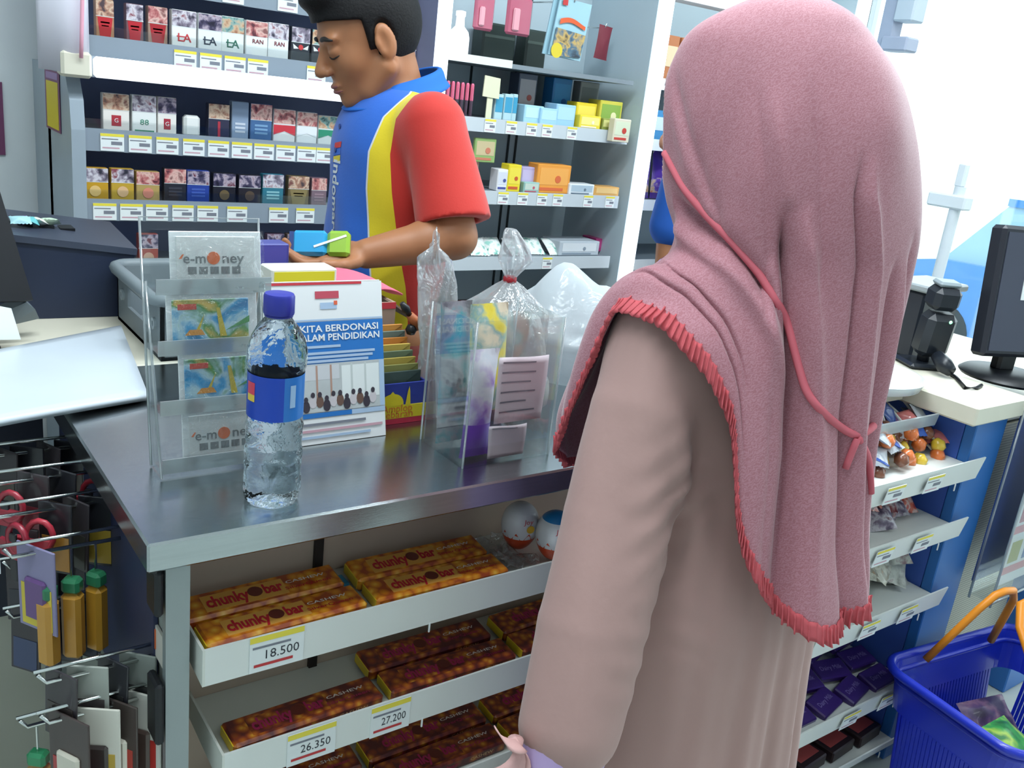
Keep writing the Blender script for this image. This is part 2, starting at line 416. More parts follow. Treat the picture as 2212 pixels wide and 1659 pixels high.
# ceiling fluorescents
TUBEG = GLOW('fluorescent_glow', '#f4faff', 6.0); HOUS = M('lamp_housing', '#e9ecec', .4)
nl = 0
for (lx, ly, txt, lw_) in ((.2, -1.4, 'far behind the customer', .2), (.0, .5, 'above the counter corner', 1.0), (1.7, -1.4, 'nearest the shop front corner', .2), (2.0, -.3, 'above the aisle', .5), (.55, 1.05, 'above the cashier', 1.7), (1.85, .95, 'above the service lane', 2.0), (2.9, 1.1, 'above the second till', 1.0)):
    t = thing('ceiling_lamp', 'long white fluorescent ceiling lamp '+txt, 'lamp', (lx, ly, ZC), 0, 'fluorescent ceiling lamps')
    MB().box((-.62, -.09, -.05), (.62, .09, -.001), HOUS).build('housing', t, local=True)
    for s in (-1, 1): MB().tube([(-.58, s*.045, -.068), (.58, s*.045, -.068)], .014, TUBEG, 10).build('tube', t, local=True)
    la = bpy.data.lights.new('fluorescent_light', 'AREA'); la.shape = 'RECTANGLE'; la.size = 1.2; la.size_y = .18; la.energy = CEIL_W*lw_; la.color = (.86, .95, 1.0)
    lo = bpy.data.objects.new('fluorescent_light', la); COL.objects.link(lo); lo.parent = t; lo.location = (0, 0, -.09)

# ------------------------------------------------------------------ price tags
def tag_mb(w, h, price=None, th=.0012):
    b = MB(); b.box((-w/2, 0, 0), (w/2, th, h), TAGW); e = -.0003
    def bar(x0, z0, x1, z1, m): b.quad([(x0, e, z0), (x1, e, z0), (x1, e, z1), (x0, e, z1)], m)
    bar(-w/2, h*.84, w/2, h, YELL)
    bar(-w*.45, h*.66, w*.25, h*.72, INK)
    if price: b.text(price, h*.36, (w*.08, e, h*.44), DINK, width=w*.62)
    else: bar(-w*.05, h*.36, w*.42, h*.56, INK)
    bar(-w*.42, h*.14, w*.30, h*.22, RINK if price else PINKI)
    return b
TAGC = {}
def put_tag(x, y, z, w, h, parent, price=None, tilt=0.0):
    k = (round(w, 3), round(h, 3), price)
    root = parent
    while root.parent is not None: root = root.parent
    rl = Vector(root.location)
    if k not in TAGC:
        o = tag_mb(w, h, price).build('price_tag', parent, local=True); TAGC[k] = o
    else: o = share(TAGC[k], 'price_tag', parent)
    o.location = Vector((x, y, z))-rl; o.rotation_euler = (tilt, 0, 0); return o

# ------------------------------------------------------------------ cigarette rack behind the cashier
LY = 2.20
zA, zB, zC = [float(ony(x, y, LY)[2]) for x, y in ((398, 106), (250, 286), (250, 436))]
zT, zD = zA+.150, zC-.152
rx0 = float(ony(150, 300, LY)[0]); rx1 = 1.262
rack = thing('cigarette_rack', 'blue-grey cigarette rack with navy back behind the cashier', 'rack', ((rx0+rx1)/2, 2.4, 0))
MB().box((rx0, 2.40, .05), (rx1, 2.43, 2.1), DARKP).build('back_panel', rack)
sp = MB(); sp.slab([(rx0, 2.60, .0), (rx0, 2.60, 1.345), (rx0, 2.30, 1.345), (rx0, 2.225, 1.33), (rx0, 2.19, 1.28), (rx0, 2.18, 1.22), (rx0, 2.18, .0)], .028, RACKG)
sp.build('side_panel', rack)
MB().box((rx1-.022, 2.22, .0), (rx1, 2.60, 2.1), PURP).build('side_panel', rack)
MB().box((rx0, 2.2, .0), (rx1, 2.58, .1), RACKG).build('plinth', rack)
rows = {'T': zT, 'A': zA, 'B': zB, 'C': zC, 'D': zD, 'E': zD-.2, 'F': zD-.4}
tags = {'B': [(214, 268), (275, 328), (335, 385), (392, 442), (448, 493), (499, 543), (547, 591), (595, 637), (640, 683), (685, 720)],
        'C': [(198, 252), (258, 307), (313, 362), (369, 418), (424, 470), (488, 533), (578, 622), (635, 680)],
        'A': [(373, 424), (430, 477), (484, 528), (533, 578), (662, 703)], 'T': [(478, 525), (598, 641)]}
tagy = {'B': 305, 'C': 455, 'A': 130, 'T': 15}
for r, z in rows.items():
    s = MB(); s.box((rx0+.028, LY, z-.012), (rx1-.022, 2.399, z), RACKG); s.box((rx0+.028, LY-.004, z-.042), (rx1-.022, LY, z+.006), RAILG)
    so = s.build('shelf', rack)
    MB().box((rx0+.03, LY+.001, z+.006), (rx1-.024, LY+.003, z+.026), ACR).build('front_guard', so)
    for (a, b) in tags.get(r, []):
        xa, xb = ony(a, tagy[r], LY)[0], ony(b, tagy[r], LY)[0]
        put_tag((xa+xb)/2, LY-.006, z-.040, .049, .037, so)
LAMPG = GLOW('shelf_lamp_glow', '#f2f8ff', 3.2)
lx0 = float(ony(201, 145, 2.15)[0])
zl1 = float(ony(201, 121, 2.15)[2]); zl0 = float(ony(201, 167, 2.15)[2])
lb = MB().box((lx0, 2.165, zl0), (rx1-.024, 2.199, zl1), RAILG).build('light_box', rack)
MB().bbox((lx0+.002, 2.15, zl0), (rx1-.026, 2.165, zl1), LAMPG, .006).build('diffuser', lb)
lc0 = float(ony(132, 135, 2.15)[0])
MB().bbox((lc0, 2.15, zl0-.004), (lx0-.001, 2.2, zl1+.006), CREAM, .006).build('end_cap', lb)
# white side wing above the curved panel, with a pink rib
wx0 = float(ony(88, 60, 2.16)[0]); wx1 = float(ony(190, 60, 2.16)[0])
wg = MB(); zz0 = float(ony(95, 150, 2.16)[2])-.0
wg.grid(lambda u, v: (wx0+(wx1-wx0)*u, 2.19-.035*math.sin(u*PI*.75), zz0+(2.1-zz0)*v), 14, 6, M('wing_white', '#e4e2ee', .4))
wing = wg.build('side_wing', rack, smooth=True, solid=.008)
MB().tube([(wx0+(wx1-wx0)*(.72+.16*math.sin(q*2.4)**2), 2.142, 2.08-(2.08-zz0-.03)*q) for q in np.linspace(0, 1, 14)], .004, M('pink_rib', '#e8a9bb', .5), 6).build('trim_strip', wing, smooth=True)
# wall poster's reflection painted on the shiny side panel, poster on the wall
def poster(name, pts, parent=None, **k):
    b = MB(); P = [Vector(p) for p in pts]
    def q(u, v): return P[0].lerp(P[1], u).lerp(P[3].lerp(P[2], u), v)
    nrm = (P[1]-P[0]).cross(P[3]-P[0]).normalized()*.0012
    for (u0, v0, u1, v1, m) in ((0, 0, 1, 1, M('poster_purple', '#7a4468', .5)), (.10, .04, .90, .82, M('poster_yellow', '#d9c322', .5)), (.1, .86, .9, .97, M('poster_lilac', '#9a7aa8', .5))):
        o = nrm*(1 if m.name == 'poster_purple' else 1.6)
        b.slab([q(u0, v0), q(u1, v0), q(u1, v1), q(u0, v1)], .0012 if m.name == 'poster_purple' else .0018, m)
    return b.build(name, parent, **k)
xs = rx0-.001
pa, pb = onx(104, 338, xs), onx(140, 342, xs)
poster('poster', [(xs, min(pa[1], 2.56), 1.2), (xs, pb[1]+.03, 1.2), (xs, pb[1]+.03, 1.36-.03), (xs, min(pa[1], 2.56), 1.33)], rack)  # flat print in place of the panel's mirror image
pa = ony(12, 335, 2.615); pb = ony(12, 178, 2.615)
poster('wall_poster', [(pa[0]-.2, 2.615, pa[2]), (pa[0], 2.615, pa[2]), (pa[0], 2.615, pb[2]), (pa[0]-.2, 2.615, pb[2])], label='yellow poster with purple border on the grey wall at far left', cat='poster')

# ---- cigarette packs
WARN = [PIC('warning_picture_tan', ['#4a3a40', '#b0806a', '#d9bfa6', '#7a4a44'], 55), PIC('warning_picture_grey', ['#2d2d3c', '#8a7f90', '#d8d4dc', '#8c4a56'], 55),
        PIC('warning_picture_red', ['#5a2a34', '#b86a6a', '#e0b8ae', '#8a5a58'], 55), PIC('warning_picture_dark', ['#1c1c30', '#4a4460', '#b8aab8', '#6a3040'], 55),
        PIC('warning_picture_teal', ['#2f4a4c', '#7fa8a4', '#d0b090', '#a06a50'], 55)]
CIG = {}
def cig(px0, px1, ptop, pbot, z, col, wi, emb, desc, depth=.022, y=LY+.006, round_=False):
    a, b = ony(px0, pbot, y)[0], ony(px1, pbot, y)[0]; h = float(ony((px0+px1)/2, ptop, y)[2])-z-.001
    w = min(b-a, .0555)
    x = (a+b)/2
    t = thing('cigarette_pack', desc, 'cigarette pack', (x, y, z+.0005), 0, 'cigarette packs on the rack')
    m = M('pack_'+col.strip('#'), col, .3, coat=.3)
    MB().bbox((-w/2, 0, 0), (w/2, depth, h), m, .006 if round_ else .0015).build('carton', t, local=True)
    if wi is not None:
        MB().box((-w/2+.0006, -.0006, h*.58), (w/2-.0006, .001, h-.001), WARN[wi]).build('warning_picture', t, local=True)
        MB().box((-w/2, -.0004, h*.565), (w/2, .001, h*.58), TAGW).build('paper_band', t, local=True)
    e = MB(); y0 = -.0006
    def bar(u0, v0, u1, v1, m): e.box((u0*w/2, y0, v0*h), (u1*w/2, .0005, v1*h), m)
    k, c = (emb+[None])[:2]
    if c: cm = M('emblem_'+c.strip('#'), c, .4)
    if k == 'LA':
        e.text('LA', h*.30, (0, y0-.0002, h*.28), cm, width=w*.55, bold=.01); bar(-.6, .30, .1, .33, cm)
    elif k == 'square':
        bar(-.36, .16, .36, .44, cm); e.text('G', h*.16, (0, y0-.0003, h*.30), TAGW)
    elif k == 'crest':
        e.text('88', h*.2, (0, y0-.0002, h*.30), cm, width=w*.36); bar(-.8, .06, .8, .10, cm)
    elif k == 'chev':
        e.add([(-w/2, y0, h*.54), (w/2, y0, h*.54), (w/2, y0, h*.24), (0, y0, h*.36), (-w/2, y0, h*.24)], [(0, 1, 2, 3, 4)][::-1], cm)
        e.add([(-w/2, y0, h*.24), (0, y0, h*.36), (w/2, y0, h*.24), (0, y0-.0001, h*.345)], [(0, 3, 2, 1)], M('emblem_ccd0d4', '#ccd0d4', .4))
    elif k == 'bars':
        for i in range(3): bar(-.6, .20+.1*i, .6, .255+.1*i, cm)
    elif k == 'dot':
        e.lathe([(.012, 0), (.012, .0006)], cm, mat=Matrix.Translation((0, y0, h*.3)) @ Matrix.Rotation(PI/2, 4, 'X'), seg=20)
    elif k == 'stripe': bar(-.12, .05, .12, .5, cm)
    elif k == 'trap':
        e.add([(-w*.42, y0, h*.55), (w*.42, y0, h*.55), (w*.28, y0, h*.02), (-w*.28, y0, h*.02)], [(3, 2, 1, 0)], cm); bar(-.5, .4, .5, .44, M('emblem_d8a24a', '#d8a24a', .4)); bar(-.4, .32, .4, .35, M('emblem_d8a24a', '#d8a24a', .4))
    elif k == 'text': e.text(c2 if False else 'RAN', h*.16, (w*.05, y0-.0002, h*.44), cm, width=w*.5, bold=.02)
    elif k == 'wing':
        e.lathe([(.006, 0), (.006, .0006)], RINK, mat=Matrix.Translation((0, y0, h*.44)) @ Matrix.Rotation(PI/2, 4, 'X'), seg=16)
        for s in (-1, 1): e.add([(s*w*.1, y0, h*.40), (s*w*.42, y0, h*.52), (s*w*.38, y0, h*.38)], [(0, 1, 2) if s < 0 else (0, 2, 1)], cm)
    if e.f: e.build('emblem', t, local=True)
    return t
up, mid, low = 'on the shelf above the light strip', 'on the middle shelf under the light strip', 'on the lower cigarette shelf'
for a in ((208, 247, -2, 83, zA, '#b98a6a', 0, ['trap', '#c02a34'], 'tan cigarette pack with red front, leftmost '+up),
          (273, 310, 8, 90, zA, '#7a5a60', 1, ['trap', '#b82832'], 'red fronted cigarette pack with grey picture '+up),
          (320, 362, 14, 97, zA, '#a88878', 2, ['trap', '#a82830'], 'red fronted cigarette pack beside the white packs '+up),
          (371, 424, 22, 107, zA, '#eceeec', 1, ['LA', '#c8444a'], 'white cigarette pack with red LA lettering '+up),
          (428, 478, 30, 114, zA, '#e8ecec', 3, ['LA', '#3b4654'], 'white cigarette pack with dark LA lettering '+up),
          (478, 526, 36, 120, zA, '#e6ece8', 4, ['LA', '#2f6a58'], 'white cigarette pack with green LA lettering '+up),
          (530, 577, 45, 126, zA, '#eceeec', 2, ['text', '#7a3a40'], 'plain white cigarette pack with pink picture '+up),
          (578, 622, 50, 132, zA, '#e9ecec', 1, ['text', '#803840'], 'plain white cigarette pack with grey picture '+up),
          (628, 668, 58, 137, zA, '#2c3038', 1, ['wing', '#e0e0e0'], 'black cigarette pack with white winged emblem '+up),
          (672, 708, 64, 142, zA, '#35363c', 4, ['wing', '#dcdcdc'], 'black winged cigarette pack half behind the cashier face '+up),
          (872, 896, 62, 150, zA, '#b8b0c8', 1, ['bars', '#d8d8e4'], 'pale lilac cigarette pack at the right end '+up),
          (223, 280, 202, 286, zB, '#ece6e0', 0, ['square', '#b03440'], 'white cigarette pack with red square, leftmost '+mid),
          (286, 338, 206, 290, zB, '#e8ecea', 1, ['crest', '#3f8a70'], 'white cigarette pack with green crest '+mid),
          (341, 381, 210, 294, zB, '#ece8e2', 3, ['square', '#a83444'], 'narrow white cigarette pack with red square '+mid),
          (450, 495, 224, 300, zB, '#3a3a4c', 0, ['stripe', '#b03a48'], 'dark cigarette pack with red stripe '+mid),
          (500, 536, 219, 304, zB, '#8a9cb4', None, ['bars', '#c8d0dc'], 'blue-grey cigarette pack '+mid),
          (540, 586, 224, 307, zB, '#4a6c98', 2, ['bars', '#7aa0c4'], 'blue cigarette pack with red picture '+mid),
          (589, 637, 236, 311, zB, '#e8e6e6', 2, ['chev', '#c83844'], 'red and white chevron cigarette pack '+mid),
          (640, 683, 242, 315, zB, '#e9ecee', 2, ['chev', '#e2e6ea'], 'all white chevron cigarette pack '+mid),
          (686, 728, 250, 318, zB, '#e2e6e6', 4, ['chev', '#2f8a6c'], 'green chevron cigarette pack beside the blue shirt '+mid),
          (176, 236, 362, 436, zC, '#c89a2c', 1, ['dot', '#e6c07a'], 'mustard cigarette pack with pale disc, leftmost '+low),
          (241, 290, 364, 438, zC, '#c4a03a', 1, ['dot', '#e2b88a'], 'mustard cigarette pack with pale disc, second from left '+low),
          (295, 345, 370, 436, zC, '#b59a5e', 2, ['dot', '#d88a76'], 'gold cigarette pack with pink picture '+low),
          (355, 402, 364, 438, zC, '#2a2c34', 2, ['bars', '#3c3e48'], 'black cigarette pack with pink picture '+low),
          (404, 452, 368, 440, zC, '#2f4698', 3, ['bars', '#4660b0'], 'royal blue cigarette pack '+low),
          (460, 508, 374, 442, zC, '#26262e', 3, ['dot', '#6a5a40'], 'black cigarette pack with gold disc, left of the pair '+low),
          (515, 562, 378, 444, zC, '#2a2830', 3, ['dot', '#57483c'], 'black cigarette pack with gold disc, right of the pair '+low),
          (566, 611, 376, 446, zC, '#2f7488', 1, ['bars', '#8cc0c8'], 'teal cigarette pack '+low),
          (619, 668, 380, 448, zC, '#6a5c40', 0, ['trap', '#8a7a50'], 'brown and cream cigarette pack '+low),
          (671, 704, 384, 450, zC, '#7a6470', 2, ['bars', '#9a808a'], 'mauve cigarette pack beside the cashier sleeve '+low)):
    cig(*a)
cig(398, 433, 249, 296, zB, '#e9ebe8', None, ['none'], 'small plain white rounded box '+mid, round_=True)
for (a, b, c, d) in ((300, 342, '#a04a40', 'rust red'), (575, 612, '#5a4658', 'plum'), (618, 655, '#6a5a50', 'dull brown')):
    cig(a, b, 505, 575, zD, c, 3, ['dot', '#c8a088'], d+' cigarette pack on the shadowed bottom shelf of the rack')

# ------------------------------------------------------------------ cosmetics shelf (right of the rack)
SY = 2.135
sx0 = float(ony(966, 100, 2.10)[0])-.012; sx1 = float(ony(1425, 100, 2.10)[0])
bay = thing('cosmetics_shelf', 'grey shelf bay with white posts holding cosmetics and medicines', 'shelf', ((sx0+sx1)/2, 2.35, 0))
bp = MB().box((sx0, 2.42, .02), (sx1, 2.44, 2.3), TEALP).build('back_panel', bay)
for q in (.40, .62, .66): MB().box((sx0+(sx1-sx0)*q, 2.416, .3), (sx0+(sx1-sx0)*q+.006, 2.421, 2.3), M('slot_dark', '#2b3236', .6)).build('slot_strip', bp)
MB().box((sx0-.012, 2.12, .0), (sx0+.006, 2.60, 2.3), PURP).build('side_panel', bay)
MB().bbox((sx0-.014, 2.09, .0), (sx0+.014, 2.12, 2.3), POSTGLOW, .003).build('post', bay)
MB().box((sx1-.012, 2.12, .0), (sx1+.006, 2.60, 2.3), TEALP).build('side_panel', bay)
MB().bbox((sx1-.012, 2.085, .0), (sx1+.022, 2.12, 2.3), POSTGLOW, .003).build('post', bay)
MB().box((sx0, 2.14, .0), (sx1, 2.58, .1), GREYP).build('plinth', bay)
zr = {}
for k, (x, y) in dict(s0=(1050, 130), s1=(1200, 272), s2=(1200, 420), s3=(1200, 556), s4=(1200, 690)).items(): zr[k] = float(ony(x, y, SY)[2])
zr['s5'] = zr['s4']-.22
stags = {'s1': [(1040, 1068), (1083, 1117), (1128, 1160), (1164, 1192), (1217, 1247)], 's2': [(1074, 1092), (1108, 1142), (1152, 1182), (1186, 1216), (1250, 1284), (1300, 1328)], 's3': [(1160, 1196)]}
tyy = {'s1': 288, 's2': 436, 's3': 574}
for k, z in zr.items():
    s = MB(); s.box((sx0+.015, SY, z-.012), (sx1-.05, 2.419, z), GREYP)
    if k == 's0': s.box((sx0+.015, SY-.004, z-.012), (sx0+.24, SY, z+.008), LIPW)
    else: s.box((sx0+.015, SY-.005, z-.034), (sx1-.045, SY, z+.003), M('rail_pale', '#c3ccd2', .35))
    so = s.build('shelf', bay)
    for (a, b) in stags.get(k, []):
        xa, xb = ony(a, tyy[k], SY)[0], ony(b, tyy[k], SY)[0]; put_tag((xa+xb)/2, SY-.007, z-.033, .036, .034, so)
def xat(px, py, y): return float(ony(px, py, y)[0])
def item(px0, px1, ptop, z, y, depth, cols, name, label, cat='box', r=.002, pbot=None, tilt=0.0, extra=None, group=None, sm=None):
    """a carton standing on a shelf; cols = (body, panel, stripe)"""
    pm = (px0+px1)/2; pb = pbot if pbot else prj((0, 0, 0))[1]
    yb = prj(np.array([xat(pm, ptop, y), y, z]))[1]
    a, b = xat(px0, yb, y), xat(px1, yb, y); h = max(.012, float(ony(pm, ptop, y)[2])-z)
    if abs(z-zr['s1']) < 1e-6: h = min(h, zr['s0']-.016-z)
    t = thing(name, label, cat, ((a+b)/2, y, z+.0004), 0, group); w = b-a
    MB().bbox((-w/2, 0, 0), (w/2, depth, h), M('carton_'+cols[0].strip('#'), cols[0], .4, coat=.15), r).build('carton', t, local=True)
    if len(cols) > 1:
        p = MB(); p.box((-w*.42, -.0006, h*.30), (w*.42, .001, h*.88), M('print_'+cols[1].strip('#'), cols[1], .4))
        p.build('front_panel', t, local=True)
    if len(cols) > 2:
        p = MB(); p.box((-w*.42, -.0009, h*.10), (w*.30, .001, h*.2), M('print_'+cols[2].strip('#'), cols[2], .4)); p.lathe([(min(w, h)*.13, 0), (min(w, h)*.13, .0008)], M('print_'+cols[2].strip('#'), cols[2], .4), mat=Matrix.Translation((w*.12, -.0007, h*.5)) @ Matrix.Rotation(PI/2, 4, 'X'), seg=14)
        p.build('emblem', t, local=True)
    return t
s1, s2, s3, s4, s0 = zr['s1'], zr['s2'], zr['s3'], zr['s4'], zr['s0']
item(1130, 1172, 228, s1, SY+.02, .06, ('#a9d6ea', '#bfe2f0'), 'light_blue_box', 'light blue carton, left of the three on the upper cosmetics shelf')
item(1165, 1202, 234, s1, SY+.012, .05, ('#a3cfe8', '#b8dcf0'), 'light_blue_box', 'light blue carton, middle and lowest of the three on the upper cosmetics shelf')
item(1198, 1240, 226, s1, SY+.02, .06, ('#9fcbe6', '#b2d8ee'), 'light_blue_box', 'light blue carton next to the yellow boxes on the upper cosmetics shelf')
item(1250, 1296, 250, s1, SY+.005, .04, ('#e8d23a', '#f0e488', '#f4f0d0'), 'yellow_box', 'small yellow carton with pale front on the shelf lip beside blue cartons')
item(1240, 1284, 222, s1, SY+.055, .05, ('#e3cb2c', '#ecd95a'), 'yellow_box', 'taller yellow carton behind the small yellow carton')
item(1290, 1338, 218, s1, SY+.045, .06, ('#d2c84a', '#8cae4a', '#e8e2b0'), 'yellow_green_box', 'yellow and green patterned carton right of the yellow cartons')
item(1300, 1320, 256, s1, SY+.004, .025, ('#8f9a4a', '#d8d68c'), 'olive_box', 'small olive carton in front of the yellow-green carton')
item(1322, 1358, 257, s1-.028, SY-.034, .026, ('#ded8c0', '#d8e0c4', '#c8483c'), 'medicine_box', 'cream carton with red top hanging at the right shelf end')
item(1186, 1226, 143, s1, SY+.14, .05, ('#2f86c4', '#3a98d4', '#1f66a8'), 'blue_box', 'tall bright blue carton at the back of the upper cosmetics shelf')
item(1244, 1284, 152, s1, SY+.15, .04, ('#a9aeac', '#8d9492', '#5a6060'), 'grey_box', 'tall pale grey carton at the back of the upper cosmetics shelf')
item(1112, 1152, 140, s1, SY+.14, .05, ('#4a5468', '#c8c0c0', '#b85a50'), 'dark_box', 'tall slate carton with white and red top at the back of the upper cosmetics shelf')
for i, (a, b) in enumerate(((1066, 1084), (1086, 1104), (1104, 1114))):
    t = item(a, b, 203, s1, SY+.03, .02, ('#b4d4dc', '#3f9ac0'), 'small_bottle_box', 'white and blue small carton, '+('leftmost', 'middle', 'rightmost')[i]+' of the three beside the cream sign')
item(1072, 1096, 366, s2, SY+.015, .04, ('#e8eaee', '#d4d8e4', '#4a5498'), 'white_box', 'white carton beside the yellow carton on the middle cosmetics shelf')
item(1094, 1122, 356, s2, SY+.012, .04, ('#e6d22c', '#ecd94a', '#c85a30'), 'yellow_box', 'upright yellow carton on the middle cosmetics shelf')
item(1122, 1152, 361, s2, SY+.03, .04, ('#b4a8d0', '#c4b8dc'), 'lilac_box', 'lilac carton between yellow and orange cartons')
item(1130, 1164, 394, s2, SY+.006, .02, ('#8fb8b4', '#c2d0c4', '#b85a6a'), 'teal_box', 'low teal and white carton before the lilac carton')
t = item(1156, 1228, 356, s2, SY+.014, .05, ('#e89a3c', '#f0aa54', '#d86a3c'), 'orange_box', 'large orange carton with red motif on the middle cosmetics shelf')
item(1228, 1282, 398, s2, SY+.006, .05, ('#dfe6ea', '#aec0cc', '#6a7a88'), 'white_box', 'flat white and grey carton right of the orange carton')
item(1282, 1336, 404, s2, SY+.004, .05, ('#d8a45a', '#e6c080'), 'amber_box', 'flat amber carton at the right of the middle cosmetics shelf')
item(1318, 1346, 372, s2, SY+.14, .04, ('#5f97ac', '#7fb4c4'), 'blue_tin', 'small blue-green carton at the back right of the middle cosmetics shelf')
item(1010, 1030, 348, s2, SY+.05, .03, ('#c89a86', '#e0c0b0', '#7a3a40'), 'soap_box', 'skin-tone carton beside the red sleeve on the middle cosmetics shelf')
item(1206, 1292, 522, s3, SY+.02, .09, ('#b8c2ca', '#d8dee2', '#8a98a4'), 'grey_box', 'wide pale grey carton on the lower cosmetics shelf')
item(1284, 1326, 516, s3, SY+.08, .07, ('#a83a74', '#c04a88'), 'magenta_box', 'magenta carton at the right end of the lower cosmetics shelf')
item(1276, 1298, 628, s4, SY+.02, .05, ('#c8b49a', '#3a3634', '#b84a44'), 'patterned_box', 'cream and black patterned carton, left one low beside the white post')
item(1300, 1322, 632, s4, SY+.02, .05, ('#bca88e', '#43403c', '#a84a40'), 'patterned_box', 'cream and black patterned carton, right one low beside the white post')

# soft pouches
def pillow(w, h, t, m, fold=.0, seed=0, m2=None, band=None):
    """a filled sachet, crimped at both ends; stands in XZ, facing -Y, base at z=0"""
    b = MB(); rnd = random.Random(seed); ph = [rnd.random()*6 for _ in range(4)]
    nu, nv = 13, 17
    def side(sg):
        def fn(u, v):
            x = (u-.5)*w*(1-.06*math.sin(PI*v)); z = v*h
            e = max(0, math.sin(PI*u))**.55*max(0, math.sin(PI*min(1, max(0, (v-.05)/.9))))**.5
            y = sg*t/2*e*(1+.18*math.sin(7*u+ph[0])*math.sin(9*v+ph[1]))
            y += .0015*math.sin(40*u+ph[2])*(1 if v < .06 or v > .94 else 0)
            return (x, y, z)
        return fn
    b.grid(side(-1), nu, nv, m); n0 = len(b.f); b.grid(lambda u, v: side(1)(1-u, v), nu, nv, m)
    if m2 is not None and band:
        k = b.mi(m2)
        for i in range(len(b.f)):
            j = (i % n0)//(nu-1)/(nv-1)
            if band[0] <= j < band[1]: b.m[i] = k
    return b
def pouch(name, label, cat, loc, rot, w, h, t, m, m2=None, band=None, seed=0, group=None, text=None, tm=None):
    o = thing(name, label, cat, loc, 0, group); o.rotation_euler = rot
    p = pillow(w, h, t, m, seed=seed, m2=m2, band=band).build('pouch', o, smooth=True, local=True)
    if text:
        q = MB(); q.text(text, h*.14, (0, -t*.53-.0006, h*.52), tm or TAGW, width=w*.6, bold=.015); q.build('lettering', o, local=True)
    return o
TEALW = PIC('wipes_print', ['#4fae9c', '#e4ece8', '#eef0ee', '#9ad0c4'], 40)
for i, px in enumerate((1020, 1062, 1104, 1146, 1186)):
    x = xat(px, 545, SY+.07)
    pouch('wipes_packet', 'white and teal soft packet, number '+('one', 'two', 'three', 'four', 'five')[i]+' from the left on the lower cosmetics shelf', 'packet', (x, SY+.025+.012*(i % 2), s3+.002), (-.95, 0, .1*(i % 3-1)), .062, .07, .02, TEALW, seed=i, group='soft packets on the lower cosmetics shelf')
# lip-stick like tubes with pink caps
PINKC = M('pink_metal_cap', '#e0708c', .2, metal=.5); DKT = M('dark_tube', '#4a3a48', .3)
for i in range(6):
    px = 963+i*10.5; x = xat(px, 240, SY+.03)
    t = thing('cosmetic_tube', 'slim tube with shiny pink cap, '+('first', 'second', 'third', 'fourth', 'fifth', 'sixth')[i]+' from the red shoulder in the row', 'cosmetics', (x, SY+.03, s1+.0005), 0, 'pink capped tubes')
    MB().lathe([(.0045, 0), (.005, .002), (.005, .042)], DKT, seg=12).build('tube', t, local=True, smooth=True, auto=40)
    MB().lathe([(.0055, .042), (.0055, .082), (.004, .086), (0, .0865)], PINKC, seg=12).build('cap', t, local=True, smooth=True, auto=40)
# cream shelf talker sign: wide board on a narrow neck
t = thing('shelf_sign', 'blank cream cardboard sign on a narrow stem on the upper cosmetics shelf', 'sign', (xat(1055, 250, SY+.02), SY+.02, s1))
CRM = M('cream_card', '#dfe0c0', .6)
MB().box((-.009, 0, 0), (.009, .003, .062), CRM).build('stem', t, local=True)
MB().slab([(-.027, 0, .058), (.027, 0, .055), (.026, 0, .108), (-.025, 0, .112)], .003, CRM).build('board', t, local=True)
# baby photo booklet left
item(1024, 1070, 284, s2+.095, SY+.01, .012, ('#8fae6a', '#c8b890', '#c87a60'), 'green_card', 'green card with baby picture beside the red sleeve', cat='card').location.z = float(ony(1047, 352, SY)[2])
# hanging goods on hooks in the top of the bay
def hook(parent, x, y, z, L, r=.0022):
    return MB().tube([(x, y, z), (x, y-L, z), (x, y-L-.004, z+.012)], r, CHROME, 6).build('hook', parent, smooth=True)
PKC = M('pink_blister_body', '#b85a72', .25, coat=.6); PKH = M('pink_blister_light', '#e4a0ac', .2, coat=.6); DKRED = M('dark_red_pouch', '#7a2f3c', .4)
for i, (pa, pb, pt, pbt) in enumerate(((1023, 1066, -30, 66), (1092, 1146, -25, 77))):
    y = 2.22; a, b = xat(pa, pbt, y), xat(pb, pbt, y); zb = float(ony((pa+pb)/2, pbt, y)[2]); zt = float(ony((pa+pb)/2, pt, y)[2]); w = b-a
    hook(bay, (a+b)/2, 2.419, zt-.008, .20)
    t = thing('toothbrush_pack', 'pink blister pack hanging from a hook, '+('left one near the white post', 'right one left of the magazine')[i], 'blister pack', ((a+b)/2, y, zb), 0, 'pink hanging blister packs')
    MB().bbox((-w/2, 0, 0), (w/2, .014, zt-zb-.02), PKC, .008).build('blister', t, local=True)
    MB().bbox((-w*.3, -.006, .01), (-w*.02, .002, zt-zb-.05), PKH, .004).build('highlight_panel', t, local=True)
    c = MB(); c.box((-w*.4, .006, zt-zb-.022), (w*.4, .008, zt-zb), PKH); c.build('hang_card', t, local=True)
# white glossy bottle-shaped display (lit)
t = thing('display_bottle', 'glowing white bottle shaped display beside the white post', 'display', (xat(988, 115, 2.2), 2.2, s0+.001))
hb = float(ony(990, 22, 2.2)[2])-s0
MB().lathe([(.0, 0), (.024, .001), (.028, .01), (.028, hb*.42), (.024, hb*.55), (.012, hb*.66), (.011, hb*.86), (.013, hb*.88), (.013, hb*.98), (0, hb)], GLOW('display_white', '#ffffff', 1.6), seg=24).build('bottle_body', t, local=True, smooth=True)
